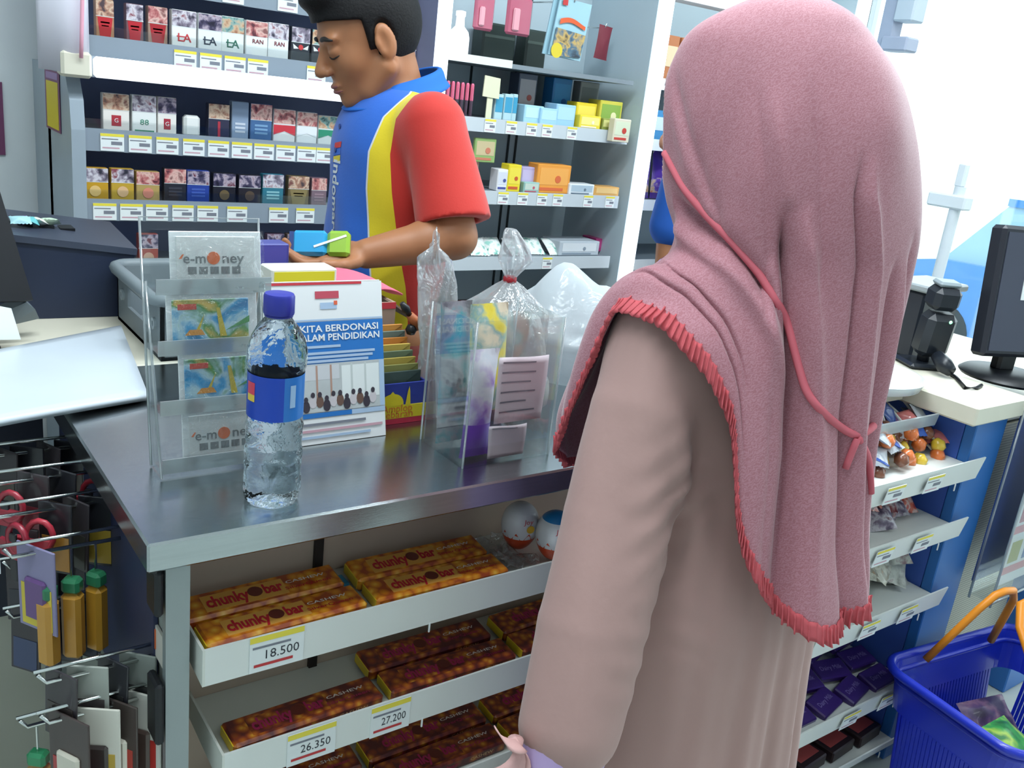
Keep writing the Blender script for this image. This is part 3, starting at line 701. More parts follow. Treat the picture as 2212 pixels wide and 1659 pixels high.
# magazine-like sachets on hooks
y = 2.18; a, b = xat(1187, 130, y), xat(1262, 130, y); zb, zt = float(ony(1225, 128, y)[2]), float(ony(1235, -2, y)[2])
for i, dy in enumerate((0, .012)):
    t = thing('sachet_pack', ('printed blue and white sachet with orange swoosh hanging in front', 'printed sachet hanging just behind the orange swoosh sachet')[i], 'sachet', ((a+b)/2-.012*i, y+dy, zb), 0, 'hanging printed sachets')
    w, h = b-a, zt-zb
    p = MB(); p.slab([(-w*.55, 0, .006), (w*.38, 0, 0), (w*.52, 0, h*.97), (-w*.40, 0, h)], -.004, M('sachet_blue', '#9cc4d2', .35, coat=.3)); p.build('pouch', t, local=True)
    if i == 0:
        q = MB(); q.slab([(-w*.5, -.0042, h*.03), (w*.34, -.0042, .008), (w*.42, -.0042, h*.44), (-w*.44, -.0042, h*.5)], -.0006, PIC('sachet_photo', ['#2c3440', '#4a6a80', '#c8a860', '#20262e'], 30)); q.build('picture', t, local=True)
        q = MB(); q.grid(lambda u, v: (-w*.36+u*w*.74, -.0046-.001*v, h*(.56+.05*math.sin(u*PI*1.3)+.09*v*(1-.3*u))), 12, 3, M('swoosh_orange', '#e2643a', .4)); q.build('swoosh', t, local=True, smooth=True)
        q = MB(); q.lathe([(w*.16, 0), (w*.16, .001)], M('badge_yellow', '#dcc63a', .4), mat=Matrix.Translation((-w*.36, -.0042, h*.12)) @ Matrix.Rotation(PI/2, 4, 'X'), seg=20); q.box((-w*.34, -.005, h*.88), (-w*.2, -.004, h*.97), RINK); q.build('badge', t, local=True)
hook(bay, (a+b)/2, 2.419, zt-.006, .24)
xx = xat(1296, 125, 2.25); zb = float(ony(1296, 128, 2.25)[2]); zt = float(ony(1300, 54, 2.25)[2])
pouch('red_pouch', 'dark red pouch hanging at the right of the printed sachets', 'pouch', (xx, 2.25, zb), (0, .08, 0), .052, zt-zb, .014, DKRED)
hook(bay, xx+.004, 2.419, zt-.006, .17)
# black goods at the back under the top shelf
for i, (pa, pb, pt) in enumerate(((1040, 1112, 70), (1135, 1180, 62))):
    y = 2.34; a, b = xat(pa, 118, y), xat(pb, 118, y); z0 = s0
    t = thing('dark_case', ('wide', 'narrow')[i]+' dark green case standing at the back of the top cosmetics shelf', 'case', ((a+b)/2, y, z0+.0005), 0)
    MB().bbox((-(b-a)/2, 0, 0), ((b-a)/2, .06, .11), M('dark_green_case', '#333f3a', .4), .006).build('case_body', t, local=True)
    MB().box((-(b-a)*.45, -.001, .07), ((b-a)*.45, .002, .078), M('case_line', '#56645c', .4)).build('seam', t, local=True)

# ------------------------------------------------------------------ third bay behind the customer
tb = thing('snack_shelf', 'grey snack shelf bay seen past the white post behind the customer', 'shelf', (2.45, 2.35, 0))
tx0, tx1 = sx1+.03, sx1+.93
MB().box((tx0, 2.42, .02), (tx1, 2.44, 2.3), TEALP).build('back_panel', tb)
MB().box((tx1-.01, 2.12, .0), (tx1+.01, 2.60, 2.3), TEALP).build('side_panel', tb)
MB().bbox((tx1-.01, 2.085, .0), (tx1+.024, 2.12, 2.3), POSTGLOW, .003).build('post', tb)
zt3 = [float(ony(1432, y, SY)[2]) for y in (172, 305, 435, 562)]+[.45, .2]
for z in zt3:
    s = MB(); s.box((tx0+.01, SY, z-.012), (tx1-.012, 2.419, z), GREYP); s.box((tx0+.01, SY-.005, z-.03), (tx1-.012, SY, z+.004), POSTW); s.build('shelf', tb)
zh = float(ony(1520, 6, 2.1)[2])
hb_ = MB().box((tx0, 2.13, zh), (tx1, 2.2, zh+.06), HOUS).build('light_box', tb)
MB().box((tx0+.01, 2.118, zh), (tx1-.01, 2.13, zh+.055), LAMPG).build('diffuser', hb_)
VIO = M('violet_foil', '#5a3a9a', .3, coat=.5); VIO2 = PIC('violet_print', ['#3c2a7a', '#6a4ab0', '#d8c0a0', '#c8642c'], 40)
for k in range(6):
    pouch('snack_bag', 'violet snack bag, '+('first', 'second', 'third', 'fourth', 'fifth', 'sixth')[k]+' from the white post on the snack shelf', 'snack bag', (tx0+.055+k*.1, SY+.05, zt3[2]+.002), (-.1, 0, 0), .095, .15, .04, VIO, m2=VIO2, band=(.1, .4), seed=k, group='violet snack bags')
for k in range(4):
    t = thing('biscuit_box', 'orange-brown biscuit box, '+('first', 'second', 'third', 'fourth')[k]+' from the white post on the high snack shelf', 'box', (tx0+.055+k*.11, SY+.02, zt3[0]+.0005), 0, 'biscuit boxes on the high snack shelf')
    MB().bbox((-.05, 0, 0), (.05, .05, .13), M('biscuit_orange', '#b8744a', .4), .002).build('carton', t, local=True)
    MB().box((-.044, -.001, .04), (.044, .001, .1), M('biscuit_cream', '#e2cba6', .4)).build('front_panel', t, local=True)
for k in range(4):
    t = thing('tissue_box', 'pale blue box, '+('first', 'second', 'third', 'fourth')[k]+' from the white post on the second snack shelf', 'box', (tx0+.055+k*.11, SY+.02, zt3[1]+.0005), 0, 'pale blue boxes on the second snack shelf')
    MB().bbox((-.05, 0, 0), (.05, .06, .09), M('tissue_blue', '#3f8cc0', .4), .002).build('carton', t, local=True)
    MB().box((-.044, -.001, .03), (.044, .001, .07), M('tissue_white', '#cfe0ea', .4)).build('front_panel', t, local=True)

# ------------------------------------------------------------------ checkout counter
CZ = .92; CXL, CXR, CYF, CYB = .232, 1.42, .873, 1.46
wt = MB()
wt.bbox((CXL, CYF, CZ-.034), (CXR, CYB, CZ), STEEL, .0025)
wt.build('steel_worktop', label='brushed stainless steel worktop of the checkout counter with folded front edge', cat='worktop')
PALE = M('counter_pale_grey', '#b9bdb6', .5)
ct = thing('checkout_counter', 'pale counter body with snack trays under the steel worktop', 'counter', (.8, 1.2, 0))
MB().box((CXL+.028, CYF+.03, 0), (CXL+.045, CYB-.02, CZ-.036), M('counter_side_grey', '#8f958f', .5)).build('side_panel', ct)
MB().box((CXL+.024, CYF+.02, .0), (CXL+.05, CYF+.032, CZ-.036), M('upright_steel', '#9aa3a4', .35, metal=.4)).build('upright', ct)
MB().box((CXL+.045, 1.01, .0), (CXR-.02, 1.03, CZ-.036), BEIGE).build('back_panel', ct)
MB().box((CXL+.045, 1.03, .0), (CXR-.02, CYB-.02, .10), PALE).build('plinth', ct)
MB().box((CXR-.04, CYF+.03, 0), (CXR-.02, CYB-.02, CZ-.036), PALE).build('side_panel', ct)
MB().box((CXL+.05, CYB-.04, .1), (CXR-.04, CYB-.02, CZ-.036), PALE).build('rear_panel', ct)
for x in (.487, .95): MB().box((x-.006, 1.004, .1), (x+.006, 1.0101, CZ-.036), M('slot_black', '#2a2522', .6)).build('slotted_strip', ct)
LIGHTW = M('tray_white', '#d9dcd4', .4)
trays = []
for (zl, zt_, xl, yl) in ((.730, .777, .293, CYF), (.585, .632, .316, .868), (.425, .474, .322, .864), (.25, .30, .325, .86)):
    b = MB(); b.box((xl, yl+.003, zt_-.024), (CXR-.05, 1.009, zt_-.020), LIGHTW)
    b.box((xl, yl, zl), (CXR-.05, yl+.003, zt_), LIPW)
    b.slab([(xl, yl, zl), (xl, yl, zt_), (xl, 1.009, zt_+.004), (xl, 1.009, zt_-.03)], .003, LIGHTW)
    tr = b.build('tray', ct); trays.append((tr, zt_-.020, yl, zl, zt_))
    MB().box((.585, yl-.0006, zl-.012), (.587, yl+.001, zl+.002), TAGW).build('label_clip', tr)
put_tag((xat(545, 1420, .872)+xat(650, 1390, .872))/2, .8715, .731, .066, .047, trays[0][0], '18.500')
put_tag((xat(625, 1600, .867)+xat(722, 1580, .867))/2, .8665, .584, .064, .046, trays[1][0], '26.350')
put_tag((xat(800, 1545, .867)+xat(888, 1525, .867))/2, .8665, .584, .058, .046, trays[1][0], '27.200')
# ---- chocolate bars in the trays
def choc_mat(name, a): return PIC(name, a, 75, kind='nuts', rough=.35, coat=.3)
NUT1 = choc_mat('nut_print_bright', ['#f2bc48', '#e69a26', '#d47a18', '#a8481c'])
NUT2 = choc_mat('nut_print_shaded', ['#d89a34', '#b8641c', '#8a3a1c', '#5c2020'])  # darker copy for the lower trays, their shade put into the colour
REDT = M('choc_red', '#c42030', .4); MAGT = M('choc_magenta', '#b02a5a', .4); TANT = M('choc_tan', '#e4c08a', .5); WHT = M('choc_white', '#f0e6dc', .5)
BARC = {}
def bar_parts(key, w, d, h, nut, tm):
    t = thing('chocolate_bar', 'x', 'chocolate bar')
    MB().bbox((-w/2, -d/2, 0), (w/2, d/2, h), nut, .0035).build('wrapper', t, local=True)
    p = MB(); zz = h+.0003; r0 = (0, 0, 0)
    p.box((-w*.37, -d*.34, h-.001), (w*.14, d*.30, zz), M('choc_patch', '#e0a24a', .5) if tm is REDT else NUT2)
    p.text('chunky', d*.58, (-w*.225, -d*.02, zz+.0004), tm, rot=r0, width=w*.26, bold=.035)
    p.text('bar', d*.55, (w*.06, 0.0, zz+.0004), tm, rot=r0, width=w*.12, bold=.035)
    p.lathe([(d*.2, 0), (d*.2, .0007)], M('choc_brown', '#6a2c22', .4), c=(-w*.05, d*.02, h), seg=16)
    p.text('CASHEW', d*.16, (w*.28, d*.08, zz+.0004), WHT, rot=r0, width=w*.26, bold=.01)
    p.text('SilverQueen', d*.17, (w*.28, -d*.16, zz+.0004), tm, rot=r0, width=w*.3, bold=.01)
    yy = -d/2-.0004
    p.text('chunky bar', h*.55, (-w*.1, yy, h*.5), tm, width=w*.36, bold=.02); p.text('CASHEW', h*.4, (w*.28, yy, h*.5), TANT, width=w*.2)
    p.build('print', t, local=True)
    e = MB(); e.box((-w/2-.0006, -d*.42, h*.15), (-w/2+.001, d*.42, h*.85), M('bar_end_yellow', '#e2c22c', .4)); e.build('end_flap', t, local=True)
    return t
def put_bar(key, x, y, z, label, nut, tm, rz=0.0, tilt=0.0, grp=None):
    if key not in BARC:
        t = bar_parts(key, .203, .047, .019, nut, tm); BARC[key] = t
    else:
        src = BARC[key]; t = src.copy(); COL.objects.link(t)
        for c in list(src.children):
            n = c.copy(); COL.objects.link(n); n.parent = t
    t.location = (x, y, z); t.rotation_euler = (tilt, 0, rz); t['label'] = label; t['group'] = grp; return t
z1 = trays[0][1]+.0006
g1 = 'chocolate bars in the top tray'
put_bar('r', .393, .963, z1+.004, 'orange chocolate bar with big red lettering at the back left of the top tray', NUT1, REDT, .02, .12, g1)
put_bar('r', .400, .910, z1, 'orange chocolate bar at the front left of the top tray', NUT1, REDT, .03, .05, g1)
put_bar('r', .615, .962, z1+.004, 'orange chocolate bar at the back right of the top tray', NUT1, REDT, -.01, .12, g1)
put_bar('r', .617, .911, z1, 'orange chocolate bar at the front right of the top tray', NUT1, REDT, -.02, .05, g1)
MB().box((.500, .962, z1), (.512, .985, z1+.004), M('blue_strip', '#3f9ac4', .4)).build('blue_scrap', label='small blue strip lying between the bars of the top tray', cat='scrap')
z2 = trays[1][1]+.0006; g2 = 'chocolate bars in the second tray'
put_bar('m', .432, .906, z2, 'chocolate bar with magenta lettering alone at the front left of the second tray', NUT2, MAGT, .03, .05, g2)
put_bar('m', .640, .960, z2+.004, 'chocolate bar with magenta lettering at the back middle of the second tray', NUT2, MAGT, 0, .10, g2)
put_bar('m', .648, .907, z2, 'chocolate bar with magenta lettering at the front middle of the second tray', NUT2, MAGT, -.02, .05, g2)
put_bar('m', .862, .960, z2+.004, 'chocolate bar at the back of the second tray beside the pink sleeve', NUT2, MAGT, .04, .10, g2)
put_bar('m', .864, .907, z2, 'chocolate bar at the front of the second tray beside the pink sleeve', NUT2, MAGT, 0, .05, g2)
z3 = trays[2][1]+.0006; g3 = 'chocolate bars in the third tray'
for i, x in enumerate((.44, .655, .87)):
    for j, (y, nm) in enumerate(((.965, 'back'), (.912, 'front'))):
        put_bar('m', x, y, z3+.004*(1-j), 'chocolate bar at the '+nm+' '+('left', 'middle', 'right')[i]+' of the third tray', NUT2, MAGT, .02*(i-1), .1 if j == 0 else .05, g3)
# surprise eggs
def egg(x, y, z, label, s=1.0, rz=0.0):
    t = thing('surprise_egg', label, 'chocolate egg', (x, y, z), rz, 'surprise eggs')
    prof = lambda a: (.0285*s*math.sin(a)*(1-.10*math.cos(a)), .036*s*(1-math.cos(a))*1.06)
    EW = M('egg_white', '#e6e6ea', .3, coat=.4); EO = M('egg_orange', '#e0522c', .3, coat=.4); EB = M('egg_blue', '#2a86c8', .3, coat=.4)
    n = 24
    def sect(a0, a1, m, nm, o=0.0):
        MB().lathe([(prof(q)[0]+o if q > 0.001 and q < PI-.001 else 0.0, prof(q)[1]) for q in np.linspace(a0, a1, 10)], m, seg=n).build(nm, t, smooth=True, local=True, auto=50)
    sect(0, 1.25, EO, 'shell_bottom'); sect(1.25, 2.35, EW, 'shell_middle'); sect(2.35, PI, EB if 'blue' in label else EW, 'shell_top')
    p = MB()
    for k in range(9):
        a = 2*PI*k/9; c = Vector((math.cos(a), math.sin(a), 0))
        q = prof(1.3)
        b0 = [Vector((c.x*q[0]*1.012, c.y*q[0]*1.012, q[1]-.001)), ]
        a1, a2 = a-.28, a+.28; q2 = prof(1.24); q3 = prof(1.55)
        p.add([(math.cos(a1)*q2[0]*1.012, math.sin(a1)*q2[0]*1.012, q2[1]), (math.cos(a2)*q2[0]*1.012, math.sin(a2)*q2[0]*1.012, q2[1]), (math.cos(a)*q3[0]*1.02, math.sin(a)*q3[0]*1.02, q3[1])], [(0, 1, 2)], EO)
    p.build('orange_points', t, local=True)
    d = MB(); q = prof(1.75); d.lathe([(.006, 0), (.006, .0008)], M('egg_badge', '#e8b83a', .4), mat=Matrix.Rotation(-2.2, 4, 'Z') @ Matrix.Translation((q[0]+.0006, .004, q[1])) @ Matrix.Rotation(PI/2, 4, 'Y'), seg=14)
    d.text('Joy', .011, (0, 0, 0), M('egg_red', '#cc2c34', .4), rot=(0, 0, 0), mat=Matrix.Rotation(-2.2, 4, 'Z') @ Matrix.Translation((q[0]+.001, 0, q[1]+.012)) @ Matrix.Rotation(PI/2, 4, 'Z') @ Matrix.Rotation(PI/2, 4, 'X'))
    d.build('badge', t, local=True)
    pl = MB(); pl.lathe([(.012, -.001), (.0335*s, .002), (.036*s, .03*s), (.030*s, .06*s)], CLEAR('egg_blister', '#f2f6f6', .12, .08, bump=.4), seg=24); 
    return t
egg(.783, .955, z1+.001, 'white and orange surprise egg standing further back in the top tray', .98, .4)
egg(.812, .908, z1+.001, 'surprise egg with blue top beside the pink sleeve in the top tray', 1.0, .2)
c = MB()
CW = CLEAR('crumpled_clear', '#f0f4f4', .22, .08, milky=.06, bump=.8, bscale=60)
c.grid(lambda u, v: (.725+.055*u+.008*math.sin(9*v), .90+.09*v+.006*math.sin(12*u), z1+.004+.010*abs(math.sin(8*u+3*v))*abs(math.cos(7*v+2))), 22, 22, CW)
c.build('clear_wrapper', label='crumpled clear plastic wrapper lying before the surprise eggs', cat='wrapper', smooth=True)

# ------------------------------------------------------------------ hook display on the counter's left side
hx = CXL+.028
hd = thing('hook_rack', 'chrome wire hooks on a dark backing at the left side of the counter', 'hook rack', (hx, 1.15, 0))
MB().box((hx-.006, CYF+.06, .60), (hx-.001, 1.44, CZ-.04), M('hook_backing_navy', '#2c3350', .5)).build('backing_panel', hd)
for (ya, za, yb, zb_) in ((.890, .820, .925, .875), (.888, .655, .925, .735)):
    MB().bbox((hx-.016, ya, za), (hx-.0065, yb, zb_), BLACK, .003).build('bracket', hd)
b = MB(); b.box((hx-.004, .895, .745), (hx-.001, .945, .785), M('side_label', '#c9c4ba', .5)); b.box((hx-.005, .93, .755), (hx-.0035, .942, .78), M('side_label_orange', '#d0683a', .5)); b.build('sticker', hd)
HOOKS = [(1.29, .865, .115), (1.18, .873, .13), (1.135, .850, .13), (1.075, .826, .125), (1.30, .69, .10), (1.21, .665, .11), (.945, .737, .115), (.938, .690, .115), (1.06, .60, .12)]
for i, (y, z, L) in enumerate(HOOKS):
    h = MB(); x0, x1 = hx-.004, hx-L
    h.tube([(x0, y, z), (x1, y, z), (x1-.008, y, z+.012)], .0026, CHROME, 8)
    h.tube([(x0, y, z+.016), (x1-.012, y, z+.016)], .0022, CHROME, 6)
    h.build('wire_hook', hd, smooth=True)
    if i in (0, 3): MB().box((x1-.016, y-.013, z-.012), (x1-.0135, y+.013, z+.020), TAGW).build('label_holder', hd)
def hang(x, y, ztop, w, h, cols, label, kind='card', rz=0.0, name='hanging_card', swing=0.0):
    """goods hanging on a hook that runs along X: they lie in the YZ plane"""
    rz = rz or (.75+.25*math.sin(91*x+37*y)); t = thing(name, label, 'hanging goods', (x, y, ztop), rz, 'goods on the wire hooks'); t.rotation_euler = (swing, 0, rz)
    m = [M('hang_'+c.strip('#'), c, .35, coat=.3) for c in cols]
    if kind == 'card':
        MB().bbox((-.0015, -w/2, -h), (.0015, w/2, .012), m[0], .001).build('card', t, local=True)
        p = MB(); p.box((-.0022, -w*.4, -h*.95), (.0022, w*.4, -h*.40), m[1 % len(m)]); p.build('print', t, local=True)
        if len(m) > 2: MB().bbox((-.006, -w*.28, -h*.85), (.001, w*.28, -h*.3), m[2], .003).build('blister', t, local=True)
    elif kind == 'lighter':
        MB().tube([(0, 0, .004), (0, 0, -.035)], .0016, CHROME, 6).build('loop', t, local=True)
        MB().bbox((-.009, -w/2, -.055), (.009, w/2, -.035), m[1], .004).build('cap', t, local=True)
        MB().bbox((-.010, -w/2-.001, -h), (.010, w/2+.001, -.055), m[0], .005).build('barrel', t, local=True)
    elif kind == 'scissors':
        MB().bbox((-.002, -.006, -h), (.002, .006, -.02), m[0], .001).build('blade', t, local=True)
        g = MB(); g.tube([(0, .016*math.cos(a)-.008, -.01-.02*math.sin(a)-h*.2) for a in np.linspace(0, 2*PI, 14)[:-1]], .004, m[1], 6, closed=True); g.build('grip', t, local=True, smooth=True)
        MB().bbox((-.003, -w/2, -h*.65), (.003, w/2, -h*.36), m[1], .002).build('handle', t, local=True)
    return t
DK, DK2, BRN = '#2a2a30', '#3a3438', '#4a4038'
n = 0
ordn = ('first', 'second', 'third', 'fourth', 'fifth', 'sixth')
for hi, items in {0: [('card', (DK, BRN)), ('card', (DK2, '#57483a')), ('card', (DK, '#3a3a30')), ('card', (DK2, BRN))],
                  1: [('scissors', (DK, '#a82c3a')), ('card', (DK, BRN)), ('card', (DK2, '#7a2f3a')), ('scissors', (DK, '#a02c3c'))],
                  2: [('card', (DK, '#b89a3c')), ('card', (DK2, '#3c3a34')), ('card', (DK, '#c08a3a')), ('scissors', (DK2, '#c03848')), ('scissors', (DK, '#98283a'))],
                  4: [('card', (DK2, '#3a3a44')), ('card', (DK, '#44464e')), ('card', (DK2, '#303038'))],
                  5: [('card', (DK, '#3b3d48')), ('card', (DK2, '#4a4a5c')), ('card', (DK, '#33343c')), ('card', (DK2, '#3c4668'))],
                  6: [('card', ('#8e948e', '#3a3a3a')), ('card', (DK, '#2e2e2e')), ('card', ('#a8aca4', '#4a4444')), ('card', (DK2, '#3c3432'))]}.items():
    y, z, L = HOOKS[hi]; k = len(items)
    hn = ('the highest back hook', 'the second hook from the back', 'the hook in front of the second', 'x', 'the lower back hook', 'the lower second hook', 'the hook nearest the front')[hi]
    for j, (kd, cl) in enumerate(items):
        x = hx-.02-(L-.035)*(j/(k-1))
        nm = {'card': 'dark carded item', 'scissors': 'red handled tool'}[kd]
        hang(x, y, z-.004, .045, (.085 if hi != 6 else .075), cl, nm+', '+ordn[j]+' from the panel on '+hn, kd, name='hanging_card' if kd == 'card' else 'hanging_tool', swing=.05*(j % 2))
y, z, L = HOOKS[3]
for j in range(3):
    hang(hx-.035-.028*j, y-.004*j, z-.004, .022, .145, ('#c8923a' if j else '#b8862c', '#2f7a54'), 'amber lighter with green cap, '+ordn[j]+' from the panel on the front upper hook', 'lighter', name='lighter')
hang(hx-.10, y, z-.004, .06, .1, ('#8a84a8', '#d8c23a', '#6a4a80'), 'lilac and yellow card at the tip of the front upper hook', 'card')
for j, cl in enumerate((('#e6e4da', '#c83c34', '#5a4a44'), ('#4a403c', '#b8443a', '#e2dccc'), ('#dcd8cc', '#c2a23a', '#3c3432'), ('#463a38', '#b03a3a', '#d6cfbf'))):
    y, z, L = HOOKS[7]
    hang(hx-.022-.025*j, y-.003*j, z-.004, .06, .12, cl, 'large printed pack with red edges, '+ordn[j]+' from the panel on the lowest front hook', 'card')
y, z, L = HOOKS[8]
hang(hx-.11, y, z-.004, .024, .14, ('#b48a50', '#2f8a5c'), 'tan lighter with bright green cap hanging low at the hook tip', 'lighter', name='lighter')
hang(hx-.075, y, z-.004, .05, .09, ('#a83a64', '#c04a78'), 'magenta card beside the tan lighter on the lowest hook', 'card')
hang(hx-.04, y, z-.004, .05, .09, ('#3c3a40', '#55505a'), 'charcoal card nearest the panel on the lowest hook', 'card')

# ------------------------------------------------------------------ cashier's rear desk, cabinet and what stands on it
dk = thing('rear_desk', 'cream topped cashier desk behind the white sheet at left', 'desk', (.1, 1.8, 0))
MB().bbox((-.75, CYB+.004, .885), (.70, 2.12, .919), CREAM, .004).build('desk_top', dk)
MB().box((-.73, CYB+.05, .0), (.24, 2.10, .50), M('desk_front', '#c9c7b8', .5)).build('cabinet_body', dk)
MB().box((-.73, CYB+.03, .50), (.24, 2.10, .884), M('cabinet_navy', '#2a2d3c', .45)).build('cabinet_upper', dk)  # upper part of the cabinet coloured dark navy, lower part pale
MB().box((.62, CYB+.04, .0), (.66, 2.08, .884), CREAM).build('leg_panel', dk)
# low bluish panel at far left
lp = MB(); lp.slab([(-.35, 1.40, 0), (-.02, 1.20, 0), (-.02, 1.20, .34), (-.35, 1.40, .34)], .03, M('slate_blue_board', '#4f5a86', .4))
lp.build('blue_board', label='slate blue board standing on the floor at the lower left', cat='board')
# white sheet on the counter corner
ws = MB(); A, B = Vector((.395, 1.645, 0)), Vector((.345, 1.290, 0)); Dl, Cl = Vector((-.12, 1.40, 0)), Vector((-.14, 1.14, 0))
def sheet(u, v):
    p = Dl.lerp(A, u).lerp(Cl.lerp(B, u), v); return (p.x, p.y, CZ+.0075+.006*math.sin(PI*u)*v+.004*(1-v)*u)
ws.grid(sheet, 24, 14, M('white_board', '#c9d3dc', .35))
ws.build('white_sheet', smooth=True, solid=.009, label='large white board lying over the left end of the counter', cat='board')
# dark machine with sloping top
dm = thing('dark_machine', 'dark navy machine with sloping grey top on the cream desk', 'machine', (.2, 1.85, .919))
m = MB(); yf = 1.765; b0 = [(-.02, yf+.02, .9195), (.43, yf, .9195), (.43, yf+.2, .9195), (-.02, yf+.22, .9195)]
t0 = [(-.02, yf+.015, 1.09), (.45, yf, 1.035), (.45, yf+.2, 1.05), (-.02, yf+.22, 1.10)]
m.add(b0+t0, [(0, 3, 2, 1), (0, 1, 5, 4), (1, 2, 6, 5), (2, 3, 7, 6), (3, 0, 4, 7), (4, 5, 6, 7)], NAVY); m.build('housing', dm)
m = MB(); m.slab([(-.02, yf+.012, 1.0905), (.452, yf-.004, 1.0355), (.452, yf+.2, 1.0505), (-.02, yf+.22, 1.1005)], .012, M('machine_top_grey', '#3f4656', .4)); m.build('top_lid', dm)
sl = MB()
for k in range(5): sl.box((.20+.035*k, yf+.08, 1.085-.117*(.22+.035*k)+.020), (.225+.035*k, yf+.12, 1.085-.117*(.22+.035*k)+.026), BLACK)
sl.build('vent', dm)
for i, (px, py, c, nm) in enumerate(((46, 470, '#a8d8e0', 'cyan'), (62, 468, '#7a4a98', 'violet'), (84, 464, '#6cc0c4', 'turquoise'), (92, 476, '#e4e6da', 'white'), (110, 480, '#c8e0c8', 'pale green'))):
    p = ony(px, py, yf+.05+.012*i); zz = 1.10-.117*(p[0]+.02)-.0+.0
    t = thing('paper_scrap', 'small crumpled '+nm+' wrapper lying on the dark machine', 'wrapper', (p[0], yf+.05+.012*i, 1.092-.117*(p[0]+.02)+.024), i*.7, 'wrappers on the dark machine')
    pillow(.035, .022, .012, M('scrap_'+c.strip('#'), c, .4), seed=i).build('wrapper', t, smooth=True, local=True)
    t.rotation_euler = (-1.1, 0, i*.7)
# monitor edge at far left, seen from behind
mo = thing('till_monitor', 'black till monitor at the left picture edge with its grey stand', 'monitor', (.10, 1.62, .919), 0)
pm = [ony(0, 300, 1.66), ony(58, 610, 1.66)]
m = MB(); xr = float(ony(62, 620, 1.62)[0])
m.slab([(xr-.36, 1.60, .99), (xr, 1.64, .985), (xr-.055, 1.72, 1.26), (xr-.41, 1.68, 1.265)], .035, BLACK); m.build('screen', mo)
m = MB(); m.slab([(xr-.002, 1.636, .985), (xr+.012, 1.645, .97), (xr+.02, 1.66, .95), (xr-.03, 1.64, .945), (xr-.06, 1.63, .96)], .02, M('stand_grey', '#6f7a80', .4)); m.build('bracket', mo); m = MB(); m.tube([(xr-.16, 1.66, 1.06), (xr-.15, 1.64, .935)], .018, BLACK, 10); m.build('neck', mo)
m = MB(); m.bbox((xr-.26, 1.57, .9195), (xr-.05, 1.72, .935), BLACK, .005); m.build('base', mo)
m = MB(); m.slab([(xr-.09, 1.585, .94), (xr-.02, 1.59, .936), (xr-.03, 1.60, .985), (xr-.085, 1.60, 1.0)], .004, TAGW); m.build('white_sticker', mo)
# grey plastic crate
cr = thing('plastic_crate', 'grey plastic crate with hand hole behind the card stand', 'crate', (.53, 1.60, .919), 0)
GCR = M('crate_grey', '#7d878c', .45)
cx0, cx1, cy0, cy1, cz0, cz1 = .415, .66, 1.475, 1.75, .9195, 1.02
m = MB(); m.box((cx0, cy0, cz0), (cx1, cy1, cz0+.006), GCR); m.build('floor_plate', cr)
for nm, (a, b) in dict(a=((cx0, cy0, cz0), (cx0+.006, cy0+.07, cz1)), b=((cx0, cy1-.07, cz0), (cx0+.006, cy1, cz1)), c=((cx0, cy0+.07, cz0), (cx0+.006, cy1-.07, cz0+.04)), d=((cx0, cy0+.07, cz1-.025), (cx0+.006, cy1-.07, cz1))).items():
    MB().box(a, b, GCR).build('side_wall', cr)
MB().box((cx1-.006, cy0, cz0), (cx1, cy1, cz1), GCR).build('side_wall', cr); MB().box((cx0, cy0, cz0), (cx1, cy0+.006, cz1), GCR).build('side_wall', cr); MB().box((cx0, cy1-.006, cz0), (cx1, cy1, cz1), GCR).build('side_wall', cr)
def rrect(x0, y0, x1, y1, r, n=5):
    o = []
    for (cx, cy, a0) in ((x1-r, y1-r, 0), (x0+r, y1-r, PI/2), (x0+r, y0+r, PI), (x1-r, y0+r, 1.5*PI)):
        for k in range(n+1): a = a0+PI/2*k/n; o.append((cx+r*math.cos(a), cy+r*math.sin(a)))
    return o
MB().tube([(x, y, cz1) for x, y in rrect(cx0-.008, cy0-.004, cx1+.006, cy1+.006, .03)], .011, GCR, 8, closed=True).build('rim', cr, smooth=True)
for i, y in enumerate((cy0+.035, cy1-.04)): MB().lathe([(.010, 0), (.010, .004), (.005, .004), (.005, 0)], M('crate_stud', '#a3adb2', .4), mat=Matrix.Translation((cx0, y, cz0+.055)) @ Matrix.Rotation(-PI/2, 4, 'Y'), seg=14).build('stud', cr)

# ------------------------------------------------------------------ things on the steel worktop
TOP = CZ+.0003
# --- acrylic card stand with four pockets
sx, sy, sw = .288, 1.03, .142
sdt = thing('card_stand', 'clear acrylic stand with four stepped card pockets on the worktop', 'card stand', (sx+sw/2, sy+.03, TOP))
def lean(z): return sy+.035+.045*(z/.295)        # back sheet line
m = MB(); m.slab([(sx, lean(0), TOP), (sx+sw, lean(0), TOP), (sx+sw, lean(.295), TOP+.295), (sx, lean(.295), TOP+.295)], -.003, ACR); m.build('back_sheet', sdt)
m = MB()
m.tube([(sx, lean(0), TOP+.002), (sx, lean(.295), TOP+.295), (sx+sw, lean(.295), TOP+.295), (sx+sw, lean(0), TOP+.002)], .0016, ACRE, 6); m.build('sheet_edge', sdt, smooth=True)
for s in (0, 1):
    x = sx+sw*s
    m = MB(); m.slab([(x, sy-.008, TOP), (x, lean(0), TOP), (x, lean(.225), TOP+.225), (x, lean(.225)-.014, TOP+.225)], .0025 if s == 0 else -.0025, ACR); m.build('side_sheet', sdt)
    m = MB(); m.tube([(x, sy-.008, TOP+.002), (x, lean(.225)-.014, TOP+.225)], .0014, ACRE, 6); m.build('sheet_edge', sdt, smooth=True)
WRAP = CLEAR('card_wrap', '#fafcfc', .05, .10, bump=.5, bscale=40)
